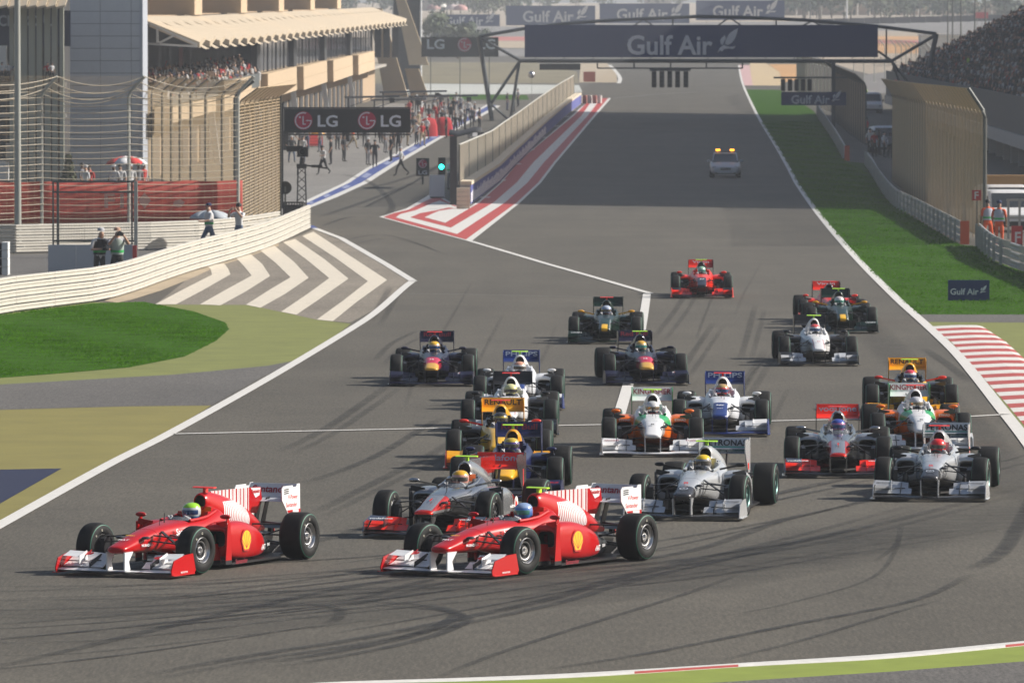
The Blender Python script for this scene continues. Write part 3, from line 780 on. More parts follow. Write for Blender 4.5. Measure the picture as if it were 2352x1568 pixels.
for i in range(len(xs)-1):
    for j in range(rows):
        mb = MB(); mb.box(((xs[i]+xs[i+1])/2, d0+.05, zb+.35+j*.70), (xs[i+1]-xs[i]-.025, .10, .675)); mb.build('panel', M_panel, tw)
mb = MB(); mb.box((x1+.06, d0+2.6, zb+H_/2), (.16, 5.3, H_)); mb.build('corner_trim', mat('trim_blue_grey', (.42,.45,.50), .5), tw)

lb = thing('grandstand_building', 'open building with a cream roof and green grey columns', 'building')
d0 = 385
mb = MB(); mb.box((XU(40,d0), d0+4.5, 5.2), (4.96, 5.0, 10.4)); mb.build('core', M_inside, lb)
for u0, u1 in ((24,33),(49,64),(68,82),(86,98),(104,117),(121,133),(139,148)):
    w = (u1-u0)*d0/16000; mb = MB(); mb.box((XU((u0+u1)/2,d0), d0-.2-.0, 5.2), (w, .5, 10.4)); mb.build('column', mat('column_green_grey', (.30,.31,.255), .6, noise=.08, scale=1), lb)
for k in range(9):
    ua = -40+k*22; mb = MB(); za, zbb = 9.95, 10.75
    xa, xb = XU(ua,d0), XU(ua+22,d0)
    mb.add([(xa,d0-2.2,za),(xb-.03,d0-2.2,za+.12),(xb-.03,d0+1.5,zbb+.12),(xa,d0+1.5,zbb),(xa,d0-2.2,za-.12),(xb-.03,d0-2.2,za),(xb-.03,d0+1.5,zbb),(xa,d0+1.5,zbb-.12)], [(0,1,2,3),(7,6,5,4),(0,4,5,1),(1,5,6,2),(2,6,7,3),(3,7,4,0)]); mb.build('roof_panel', M_roof, lb)
mb = MB(); mb.box((XU(52,d0), d0+1.2, gz(66,d0+1.2)), (5.2,.08,gz(24,d0)-gz(106,d0))); mb.build('blue_banner', mat('banner_navy', (.012,.02,.06), .7), lb)
letter('CK', .95, (XU(14,d0), d0+1.15, gz(48,d0)), mat('sign_print_pale', (.34,.38,.45), .7), lb, height=.62)
letter('C U', 1.7, (XU(90,d0), d0+1.15, gz(48,d0)), mat('sign_print_pale', (.34,.38,.45), .7), lb, height=.62)
for (u0,u1,v0,v1,m) in ((-20,14,105,162,M_whitetrim),(-30,150,190,200,M_concrete),(-30,18,370,415,M_whitetrim),(12,40,330,372,M_concrete),(-30,150,262,270,M_concrete)):
    mb = MB(); mb.box((XU((u0+u1)/2,d0), d0+.8, (gz(v0,d0)+gz(v1,d0))/2), ((u1-u0)*d0/16000, .5, gz(v0,d0)-gz(v1,d0))); mb.build('ledge', m, lb)

# pit building: runs back along the pit lane
def face_x(d): return (333*d - 456750)/16000
pb = thing('pit_building', 'long beige pit building with folded cream canopy, balcony and glass front', 'building')
BAY = [450*(8.9+i)/8.9 for i in range(-1, 6)]
def zr(d, h): return terr(d) + h
def quadbox(mb, d0, d1, o0, o1, h0, h1, oa=None, mi=0):
    """box along the building between distances d0..d1, set out o0..o1 from the face line, heights above ground"""
    oa = oa if oa is not None else o1
    vs = []
    for d, oo in ((d0, o1), (d1, oa)):
        X = face_x(d); vs += [(X+o0, d, zr(d,h0)), (X+oo, d, zr(d,h0)), (X+oo, d, zr(d,h1)), (X+o0, d, zr(d,h1))]
    mb.add(vs, [(0,1,2,3),(7,6,5,4),(1,5,6,2),(0,3,7,4),(3,2,6,7),(0,4,5,1)], mi); return mb
mb = MB(); quadbox(mb, 404, 735, -9, -1.6, 0, 9.3); mb.build('core', M_inside, pb)
mb = MB(); quadbox(mb, 404, 735, -1.6, -1.2, 0, 3.35); mb.build('ground_wall', M_brown, pb)
mb = MB(); quadbox(mb, 404, 735, -1.55, .0, 3.36, 3.62); mb.build('balcony_floor', M_concrete, pb)
for i in range(len(BAY)-1):
    a, b = BAY[i], BAY[i+1]
    mb = MB(); quadbox(mb, a, b-.4, -.25, .62, 3.40, 4.30, .10); 
    if i >= 1:
        mb.build('balcony_panel', M_beige, pb)
        mb = MB(); quadbox(mb, a+.01, b-.41, -.25, .605, 4.315, 5.25, .085); mb.build('balcony_panel', M_beige, pb)
    else: mb.build('balcony_panel', M_beige, pb)
    if i >= 2 or True:
        if i >= 2:
            for k in range(9):
                q0 = a + (b-a)*k/9; q1 = a + (b-a)*(k+1)/9
                mb = MB(); quadbox(mb, q0+.12, q1-.12, -.42, -.36+.03*(k%2), 5.27, 8.0); mb.build('window_pane', M_glass, pb)
                mb = MB(); quadbox(mb, q0-.10, q0+.10, -.44, -.30, 5.27, 8.0); mb.build('mullion', M_frame_d, pb)
        mb = MB(); quadbox(mb, a-2.2, a+2.2, -.5, -.05, 5.26 if i >= 2 else 3.62, 8.0)
        if i >= 2: mb.build('pier', M_frame_d, pb)
    if i >= 1:
        mb = MB(); mb.bar((face_x(a)+.15, a, zr(a,0)), (face_x(a)-.25, a, zr(a,3.38)), .42, .42); mb.build('column', M_whitetrim, pb)
    for k in range(6):
        q = a + (b-a)*(k+.3)/6; w = (b-a)/6*.62
        mb = MB(); quadbox(mb, q, q+w, -1.19, -1.10, .05, 2.5); mb.build('garage_shade_panel', M_inside, pb)  # dark panel on the wall: shade of an open garage put into colour
        for j in range(2):
            qq = q + j*w*.9; mb = MB(); quadbox(mb, qq+w*.25, qq+w*.42, -1.18, -.62, 2.55, 3.34, -.9); mb.build('fin', M_beige, pb)
    # upper storey boxes over the canopy
    mb = MB(); quadbox(mb, a+3, a+10.5, -6.0, -1.5, 9.60, 13.2); mb.build('upper_box', M_beige, pb)
mb = MB(); quadbox(mb, 404, 735, -9, -6.1, 9.32, 12.6); mb.build('upper_wall', M_brown, pb)
for i in range(36):                                    # canopy: broad sheet breaking into separate folded fingers at its outer edge
    q0 = 404 + (742-404)*i/36; q1 = 404 + (742-404)*(i+1)/36; L_ = q1-q0
    def cp(q, f, t=0, dz=0): return (face_x(q)-1.7+3.7*f, q, zr(q, 9.55-1.38*f+dz)+t)
    mb = MB()
    for t, rev in ((0,False),(-.12,True)):
        a = [cp(q0,0,t),cp(q1-.03,0,t),cp(q1-.03,.22,t),cp(q0,.22,t)]
        b = [cp(q0,.22,t),cp(q0+L_*.6,.22,t,.0),cp(q0+L_*.66,1,t,.20),cp(q0+L_*.06,1,t,-.12)]
        for q in (a, b): mb.add(q, [(3,2,1,0)] if rev else [(0,1,2,3)])
    mb.add([cp(q0,.22),cp(q0+L_*.06,1,0,-.12),cp(q0+L_*.06,1,-.35,-.12),cp(q0,.22,-.30)], [(0,1,2,3)])
    mb.add([cp(q0+L_*.06,1,0,-.12),cp(q0+L_*.66,1,0,.20),cp(q0+L_*.66,1,-.2,.20),cp(q0+L_*.06,1,-.35,-.12)], [(0,1,2,3)])
    mb.add([cp(q0+L_*.6,.22),cp(q1,.22),cp(q1,1,-.55),cp(q0+L_*.6,1,-.55)], [(0,1,2,3)])
    mb.build('roof_panel', M_roof, pb)
gx = face_x(404)
mb = MB()
for p, q in (((gx-1.7,403.8,zr(404,9.5)),(gx+1.9,403.8,zr(404,7.9))),((gx-1.7,403.8,zr(404,8.0)),(gx+1.9,403.8,zr(404,7.8))),((gx-.4,403.8,zr(404,8.9)),(gx-.4,403.8,zr(404,7.95))),((gx+.6,403.8,zr(404,8.45)),(gx-.4,403.8,zr(404,7.95)))): mb.bar(p, q, .12)
mb.build('roof_truss', mat('truss_pale', (.60,.56,.5), .6), pb)
# stepped pylons at the far end
for (u0, u1, u2, u3, v0, v1, d) in ((846,878,905,940,20,232,745),(905,925,960,985,-20,150,780),(930,962,975,1002,158,275,740)):
    w = .6; mb = MB()
    pts = [P(u0,v0,d), P(u1,v0,d), P(u3,v1,d), P(u2-20,v1,d)]
    mb.plate(pts, (0,1,0), 2.2); mb.build('pylon', M_beige, pb)
for u in (848, 868, 888, 908):   # far glass front
    mb = MB(); mb.box(P(u, 95, 738), (.7,.2,3.4)); mb.build('window_pane', M_glass, pb)

ct = thing('control_tower', 'dark glass tower behind the far end of the pit building', 'tower')
d0 = 800
mb = MB(); mb.box((XU(934,d0), d0+2, 15), (3.0,3.6,24)); mb.build('core', M_frame_d, ct)
for k in range(15):
    for s in (0,1):
        mb = MB(); mb.box((XU(920+30*s,d0), d0+.12, 4.6+k*1.35), (1.36,.1,1.22)); mb.build('window_pane', mat('tower_glass', (.055,.06,.065), .15), ct)
mb = MB(); mb.box((XU(967,d0), d0+1.9, 15), (.12,4,24)); mb.build('corner_trim', M_whitetrim, ct)

# ================================================================= PIT WALL
pw = thing('pit_wall', 'low pit wall with cream coping and blue printed cloth', 'wall')
wl = resample(gp([(1065,480.5),(1079,474),(1188,378),(1249,316),(1299,268),(1335,240)]), 9.0)
M_cop = mat('cream_coping', (.62,.54,.41), .8, noise=.1, scale=1); M_bluecloth = mat('blue_cloth', (.085,.10,.30), .7, noise=.2, scale=.6)
for i in range(1, len(wl)-1):
    a, b = wl[i], wl[i+1]; 
    def off(p, dx, z): return Vector((p.x+dx, p.y, terr(p.y)+z))
    for nm, x0_, x1_, z0_, z1_, m in (('wall_block',-.55,-.05,0,.98,M_concrete),('coping',-.62,.02,.985,1.16,M_cop),('printed_cloth',-.046,-.02,.06,.975,M_bluecloth)):
        mb = MB(); g_ = .02 if nm != 'coping' else .05
        d = (b-a).normalized()*g_
        a_, b_ = a+d, b-d
        vs = [off(a_,x0_,z0_),off(a_,x1_,z0_),off(a_,x1_,z1_),off(a_,x0_,z1_),off(b_,x0_,z0_),off(b_,x1_,z0_),off(b_,x1_,z1_),off(b_,x0_,z1_)]
        mb.add(vs, [(0,1,2,3),(7,6,5,4),(1,5,6,2),(0,3,7,4),(3,2,6,7),(0,4,5,1)]); mb.build(nm, m, pw)
    if i < 24:                                          # upright pale marks of the printed cloth
        for k in range(6):
            t = (k+.15)/6; c = a.lerp(b, t); e2 = a.lerp(b, t+.12); hgt = .40+.25*rnd.random(); sl = .25
            mb = MB(); mb.add([off(c,-.015,.14),off(e2,-.015,.14),off(e2.lerp(b,.04),-.015,.14+hgt),off(c.lerp(b,.04),-.015,.14+hgt)], [(0,1,2,3)]); mb.build('print_mark', mat('cloth_print', (.74,.74,.78), .7), pw)
for k in range(5):
    mb = MB(); mb.box(wl[0]+Vector((-.02,-.25,.10+.205*k)), (.62,.5,.185)); mb.build('end_block', M_cop, pw)
pf = thing('pit_wall_fence', 'tan mesh fence standing on the pit wall', 'catch fence', group='debris fences round the circuit')
wf = resample([p+Vector((-.5,0,0)) for p in gp([(1079,474),(1188,378),(1249,316),(1299,268),(1330,243)])], 17.0)
for p in wf: 
    mb = MB(); mb.bar((p.x,p.y,terr(p.y)+1.0),(p.x,p.y,terr(p.y)+2.98),.06); mb.build('post', M_post, pf)
for a, b in zip(wf, wf[1:]):
    a2, b2 = Vector((a.x,a.y,terr(a.y))), Vector((b.x,b.y,terr(b.y)))
    mesh_panel(pf, a2, b2, 1.18, 2.95, Vector((0,0,.1)), .13, .09, .008, mat('mesh_wire_pale', (.52,.45,.34), .6), False, wh=.026)
    mb = MB(); mb.bar(a2+Vector((0,0,2.97)), b2+Vector((0,0,2.97)), .06); mb.build('top_rail', mat('rail_white', (.6,.58,.52), .5), pf)
mb = MB(); mb.box(wf[0]+Vector((-.28,-.6,1.75)), (.34,.30,3.3)); mb.build('end_cabinet', M_frame_d, pf)
cvr = thing('canopy_cover', 'dark sagging cover on a frame behind the pit wall fence', 'cover')
g = G(1085, 400); 
mb = MB(); mb.loft([[Vector((x, 385+y*3.2, 4.0-1.15*((y+1)**1.0)*.0 - .25*abs(y)+ .12*math.sin(3*x))) for y in (-1,-.5,0,.5,1)] for x in (-1.0,-.5,0,.4,.75)],0,False,closed=False); co = mb.build('cloth', mat('cover_black', (.012,.012,.014), .7), cvr, smooth=60); co.location.x = XU(1074,385); co.location.z = -.75
co.modifiers.new('thick','SOLIDIFY').thickness = .03
for x in (-.95, .70):
    mb = MB(); mb.bar((XU(1074,385)+x,385,0),(XU(1074,385)+x,385,3.05),.07); mb.build('pole', M_post, cvr)
wbx = thing('marker_board', 'white panel standing by the end of the pit wall', 'board')
g = G(1004, 456); mb = MB(); mb.box((g.x, g.y, .62), (.78,.08,1.15)); mb.build('panel', mat('panel_white', (.62,.62,.64), .6), wbx); mb = MB(); mb.box((g.x, g.y+.2, .05), (.7,.5,.08)); mb.build('foot', M_post, wbx)

# ================================================================= SIGNS AND GANTRY
M_sign_black = mat('sign_black', (.010,.010,.011), .5); M_sign_navy = mat('sign_navy', (.006,.026,.125), .7)
M_sign_print = mat('sign_print_grey', (.62,.65,.70), .6); M_sign_white = mat('sign_print_white', (.60,.60,.60), .6); M_lg_red = mat('sign_red', (.40,.018,.06), .6)
FALCON = [[(-.42,-.40),(-.30,-.28),(-.20,-.34),(-.10,-.22),(.10,-.20),(.30,-.22),(.42,-.10),(.18,-.12),(.02,-.10),(-.12,-.04),(-.30,-.14)],
          [(-.26,-.02),(-.30,.16),(-.22,.30),(-.08,.42),(-.04,.25),(-.12,.10),(-.16,-.02)],
          [(-.08,.0),(-.02,.22),(.10,.45),(.30,.62),(.52,.72),(.46,.45),(.38,.25),(.24,.06),(.06,-.04)]]
def falcon(c, s, m, parent, y=(0,0,1), x=(1,0,0)):
    B = basis(x, y); mb = MB()
    for q in FALCON: mb.add([B @ Vector((a*s, b*s, 0)) + Vector(c) for a, b in q], [tuple(range(len(q)))])
    return mb.build('emblem', m, parent)
def gulf_air(board, c, w, m, ratio=.79, y=None):
    """name and bird across a board, centre c, total width w"""
    letter('Gulf Air', w*ratio, Vector(c)+Vector((-w*(1-ratio)/2,0,-w*.015)), m, board)
    falcon(Vector(c)+Vector((w*.41,0,w*.015)), w*.21, m, board)
def round_emblem(c, r, parent, m1=None, m2=None):
    m1 = m1 or M_lg_red; m2 = m2 or M_sign_print; c = Vector(c); mb = MB(); n = 32
    mb.add([c+Vector((r*math.cos(2*math.pi*k/n),0,r*math.sin(2*math.pi*k/n))) for k in range(n)], [tuple(range(n))]); mb.build('emblem', m1, parent)
    mb = MB(); a = [c+Vector((q*math.cos(R(t)),-.008,q*math.sin(R(t)))) for t in range(70, 361, 10) for q in (r*.92, r*.80)]
    mb.add(a, [(2*i,2*i+1,2*i+3,2*i+2) for i in range(len(a)//2-1)])
    def rect(x0,x1,z0,z1): mb.add([c+Vector((x*r,-.008,z*r)) for x, z in ((x0,z0),(x1,z0),(x1,z1),(x0,z1))], [(0,1,2,3)])
    rect(.30,.90,-.06,.05); rect(-.08,.04,-.45,.48); rect(.04,.28,-.45,-.34)
    mb.add([c+Vector((-.38*r+.11*r*math.cos(R(t)),-.008,.36*r+.11*r*math.sin(R(t)))) for t in range(0,360,30)], [tuple(range(12))])
    mb.build('emblem_line', m2, parent)
def board_at(name, label, cat, u0, u1, v0, v1, d, m, t=.12, group=None, legs=True, legm=None):
    b = thing(name, label, cat, group=group)
    z0, z1 = gz(v1, d), gz(v0, d); x0, x1 = XU(u0, d), XU(u1, d)
    mb = MB(); mb.box(((x0+x1)/2, d, (z0+z1)/2), (x1-x0, t, z1-z0)); mb.build('panel', m, b)
    if legs:
        for f in (.12, .5, .88):
            mb = MB(); X = x0+(x1-x0)*f; mb.bar((X, d+.2, terr(d)-.05), (X, d+.2, z1-.05), .09); mb.build('leg', legm or M_concrete, b)
    return b, x0, x1, z0, z1
lg, x0, x1, z0, z1 = board_at('advertising_board', 'wide black board with two round red emblems hung above the pit exit', 'advertising board', 653, 943, 250, 305, 330, M_sign_black, .25, legs=False)
for c in (697, 843): round_emblem((XU(c,330), 330-.135, gz(277,330)), 21*330/16000, lg)
for c in (753, 898): letter('LG', 46*330/16000, (XU(c,330), 330-.135, gz(278,330)), M_sign_print, lg, height=27*330/16000)
mb = MB(); mb.bar((XU(647,330),330.1,0),(XU(647,330),330.1,gz(236,330)),.16); mb.build('post', M_frame_d, lg)
mb = MB(); mb.bar((XU(647,330),330.1,gz(309,330)),(XU(942,330),330.1,gz(309,330)),.07); mb.build('lower_bar', M_frame_d, lg)
mb = MB(); mb.bar((XU(647,330),330.1,gz(248,330)),(XU(942,330),330.1,gz(248,330)),.07); mb.build('upper_bar', M_frame_d, lg)
lg2, x0, x1, z0, z1 = board_at('advertising_board', 'distant black board with one red emblem, partly behind the gantry leg', 'advertising board', 968, 1145, 86, 131, 760, M_sign_black)
round_emblem((XU(1067,760), 759.9, gz(103,760)), 16*760/16000, lg2)
for c, w in ((1001,40),(1119,38)): letter('LG', w*760/16000, (XU(c,760), 759.9, gz(102,760)), M_sign_print, lg2, height=23*760/16000)
lg3, x0, x1, z0, z1 = board_at('sign', 'small upright black sign with red emblem standing in the pit lane', 'sign', 956, 986, 363, 404, 395, M_sign_black, .3, legs=False)
round_emblem((XU(971,395), 394.84, gz(376,395)), 10*395/16000, lg3); letter('LG', 20*395/16000, (XU(971,395), 394.84, gz(396,395)), M_sign_print, lg3, height=9*395/16000)
mb = MB(); mb.bar((XU(971,395),395,0),(XU(971,395),395,gz(404,395)),.1); mb.build('post', M_post, lg3)
for (u0,u1,v0,v1,d,lab) in ((991,1148,34,61,1380,'smallest far navy board, left of the row of three on the slope'),(1162,1367,14,59,1400,'far navy board above the start of the gantry sign, first of three'),(1377,1583,9,54,1400,'far navy board behind the arch of the gantry, middle of three'),(1598,1801,2,47,1400,'far navy board touching the sky, last of the row of three')):
    b, x0, x1, z0, z1 = board_at('advertising_board', lab, 'advertising board', u0, u1, v0, v1, d, M_sign_navy, .3, 'far navy boards on the slope')
    gulf_air(b, ((x0+x1)/2+(x1-x0)*.05, d-.2, (z0+z1)/2), (x1-x0)*.72, M_sign_white)
gb1, x0, x1, z0, z1 = board_at('advertising_board', 'small navy board standing alone on the grass by the kerb', 'advertising board', 2178, 2273, 643, 691, 203.5, M_sign_navy, .10, legs=False)
gulf_air(gb1, (XU(2224,203.5), 203.44, gz(668,203.5)), 82*203.5/16000, M_sign_print)
for f in (.15,.85):
    mb = MB(); X = x0+(x1-x0)*f; mb.bar((X,203.62,0),(X,203.62,z1-.05),.05); mb.build('leg', M_post, gb1)
fs_ = thing('sign', 'small red square sign with a white letter on the sunlit fence', 'sign'); d0 = 268
mb = MB(); mb.box((XU(2243,d0)-.02, d0-.3, gz(448,d0)), (.36,.04,.40)); mb.build('panel', mat('sign_panel_red', (.42,.03,.03), .6), fs_); letter('F', .16, (XU(2243,d0)-.02, d0-.325, gz(448,d0)), M_sign_white, fs_)
mb = MB(); mb.bar((XU(2243,d0), d0-.27, 0),(XU(2243,d0), d0-.27, gz(446,d0)),.04); mb.build('stake', M_post, fs_)
fs2 = thing('sign', 'low red board with a white letter at the foot of the gate behind the barrier', 'sign'); d0 = 262
mb = MB(); mb.box((XU(2336,d0), d0, gz(546,d0)), (.42,.05,.9)); mb.build('panel', mat('sign_panel_red', (.42,.03,.03), .6), fs2); letter('F', .22, (XU(2338,d0), d0-.03, gz(545,d0)), M_sign_white, fs2, height=.42)
mb = MB(); mb.box((XU(2336,d0), d0+.1, .06), (.4,.3,.12)); mb.build('foot', M_post, fs2)

# the gantry across the straight
M_gantry = mat('gantry_steel', (.085,.095,.10), .5, .2)
ga_ = thing('start_gantry', 'steel arch gantry across the straight carrying a wide navy sign', 'gantry'); D = 605
def gq(u, v, dd=0): return Vector((XU(u, D+dd), D+dd, gz(v, D+dd)))
mb = MB(); mb.box((XU(1610,D), D-.35, (gz(58,D)+gz(132,D))/2), ((2015-1205)*D/16000, .25, gz(58,D)-gz(132,D))); sg = mb.build('sign_panel', M_sign_navy, ga_)
lt = letter('Gulf Air', 196*D/16000, (XU(1538,D), D-.5, gz(104,D)), M_sign_print, ga_, height=46*D/16000)
falcon((XU(1668,D), D-.5, gz(102,D)), 40*D/16000*1.25, M_sign_print, ga_)
for dd in (0, 1.6):
    n = 'chord'
    arch = [(1100,84),(1205,66),(1300,54),(1420,46),(1600,38.5),(1700,40),(1850,47),(2015,61),(2150,78)]
    mb = MB(); mb.tube([gq(u,v,dd) for u, v in arch], .15, 8); mb.build('arch_chord', M_gantry, ga_, smooth=50)
    mb = MB(); mb.tube([gq(1193,140,dd), gq(2048,141,dd)], .17, 8); mb.build('lower_chord', M_gantry, ga_, smooth=50)
    for (a, b, w) in (((1100,84),(1130,276),.20),((1193,140),(1172,292),.13),((1128,238),(1193,142),.13),((1128,240),(1170,262),.09),((2150,78),(2108,306),.22),((2048,141),(2075,215),.11),((2048,141),(2110,225),.10),((1100,86),(1193,138),.13),((2150,80),(2048,140),.14),((2016,118),(2048,140),.1)):
        mb = MB(); pb_ = gq(*b, dd); 
        if b[1] > 250: pb_.z = terr(D+dd)
        mb.tube([gq(*a, dd), pb_], w, 8); mb.build('leg' if b[1] > 250 else 'brace', M_gantry, ga_, smooth=50)
    for (ua, va, ub, vb) in ((1455,60,1478,45),(1500,60,1478,45),(1650,58,1675,41),(1700,58,1675,41),(1842,60,1865,49),(1890,62,1865,49),(1545,60,1545,42),(1782,60,1782,44),(2035,140,2035,66),(1290,60,1310,55)):
        mb = MB(); mb.tube([gq(ua,va,dd), gq(ub,vb,dd)], .07, 6); mb.build('brace', M_gantry, ga_)
for u in range(1230, 2040, 66):
    mb = MB(); mb.bar(gq(u,134,-.1), gq(u,134,1.7), .1); mb.build('cross_tie', M_gantry, ga_)
def lamp_heads(t, D, us, v0, v1, w, vb, hot=()):
    for u in us:
        mb = MB(); mb.box((XU(u,D), D-.1, (gz(v0,D)+gz(v1,D))/2), (w*D/16000, .3, gz(v0,D)-gz(v1,D))); h = mb.build('lamp_head', M_sign_black, t)
        for k in range(4):
            zc = gz(v0,D) - (k+.5)*(gz(v0,D)-gz(v1,D))/4
            mb = MB(); mb.lathe([(-.03,w*D/16000*.36),(0,w*D/16000*.30),(.0,0)], 12, 'y', (XU(u,D), D-.26, zc)); mb.build('lens', mat('lens_dark', (.02,.016,.016), .2), h)
    
sl = thing('start_lights', 'five black start light columns hanging under the gantry', 'start lights')
mb = MB(); mb.bar(gq(1372,157,.2), gq(1705,157,.2), .12); mb.build('hanger_bar', M_gantry, sl)
for u in (1372,1456,1540,1622,1705):
    mb = MB(); mb.bar(gq(u,142,.2), gq(u,157,.2), .12); mb.build('hanger', M_gantry, sl)
mb = MB(); mb.bar(gq(1492,161,.1), gq(1586,161,.1), .2); mb.build('hanger_bar', M_gantry, sl)
lamp_heads(sl, D, (1502,1520,1538,1556,1575), 164, 201, 11, 0)
bx = thing('display_box', 'long black display box under the gantry above the pit wall', 'display')
mb = MB(); mb.box(gq(1286,154), ((1333-1239)*D/16000,.4,.52)); mb.build('case', M_sign_black, bx); mb = MB(); mb.box(gq(1286,154)+Vector((0,-.23,0)), (3.4,.04,.4)); mb.build('screen', mat('screen_dark', (.03,.032,.03), .3), bx); 
for u in (1260,1312):
    mb = MB(); mb.bar(gq(u,146,.1), gq(u,141,.1), .08); mb.build('hanger', M_gantry, bx)
# second board with start lights at the right of the track
D2 = 560
s2 = thing('start_lights', 'black start light columns above a navy board beside the track', 'start lights')
mb = MB(); mb.bar((XU(1776,D2),D2,gz(178.5,D2)),(XU(1955,D2),D2,gz(178.5,D2)),.14); mb.build('hanger_bar', M_gantry, s2)
mb = MB(); mb.bar((XU(1914,D2),D2+.3,terr(D2)),(XU(1914,D2),D2+.3,gz(140,D2)),.3); mb.build('post', M_gantry, s2)
lamp_heads(s2, D2, (1798,1814,1829,1844,1859), 182, 209, 10, 0)
b2, x0, x1, z0, z1 = board_at('advertising_board', 'navy board under the second set of start lights', 'advertising board', 1794, 1951, 211.5, 242, D2, M_sign_navy, .2, legs=False)
gulf_air(b2, (XU(1873,D2), D2-.11, gz(227,D2)), 112*D2/16000, M_sign_print)
mb = MB(); mb.bar((XU(1800,D2),D2+.2,gz(178,D2)),(XU(1800,D2),D2+.2,gz(240,D2)),.08); mb.build('hanger', M_gantry, b2)
# pit exit light
pl = thing('traffic_light', 'black pit exit light box showing bright green', 'traffic light'); d0 = 378
mb = MB(); mb.box((XU(1015,d0), d0, gz(383,d0)), (.40,.25,1.0)); mb.build('case', M_sign_black, pl)
mb = MB(); mb.lathe([(-.03,.13),(0,.12),(-.05,0)], 20, 'y', (XU(1014,d0), d0-.14, gz(383,d0))); mb.build('lamp', mat('lamp_green', (.0,.4,.3), .3, emit=((.02,1.0,.75), 6.0)), pl)
mb = MB(); mb.bar((XU(1015,d0),d0,0),(XU(1015,d0),d0,gz(403,d0)),.10); mb.build('post', M_post, pl)
# ================================================================= RACING CARS  (x across, +y towards the tail, front axle at y = 0)
def sup(y, hw, zb, zt, n=2.6, N=28, cx=0.0, nb=None):
    zc, b = (zb+zt)/2, (zt-zb)/2; out = []
    for k in range(N):
        a = 2*math.pi*(k+.5)/N; c, s = math.cos(a), math.sin(a)
        e = 2/(nb if (nb and s < 0) else n)
        out.append(Vector((cx + hw*math.copysign(abs(c)**e, c), y, zc + b*math.copysign(abs(s)**e, s))))
    return out
def sections(tab, k=3, **kw):
    """refine a table of sections smoothly"""
    out = []; n = len(tab)
    for i in range(n-1):
        p0, p1, p2, p3 = tab[max(i-1,0)], tab[i], tab[i+1], tab[min(i+2,n-1)]
        for j in range(k):
            t = j/k
            out.append(tuple(.5*((2*b)+(c-a)*t+(2*a-5*b+4*c-d)*t*t+(3*b-a-3*c+d)*t**3) for a, b, c, d in zip(p0, p1, p2, p3)))
    out.append(tab[-1]); return [sup(*r, **kw) for r in out]
CM = {}
def shape(name, mb, smooth=40): CM[name] = mb.mesh(name, smooth); return CM[name]
WB_ = 3.22
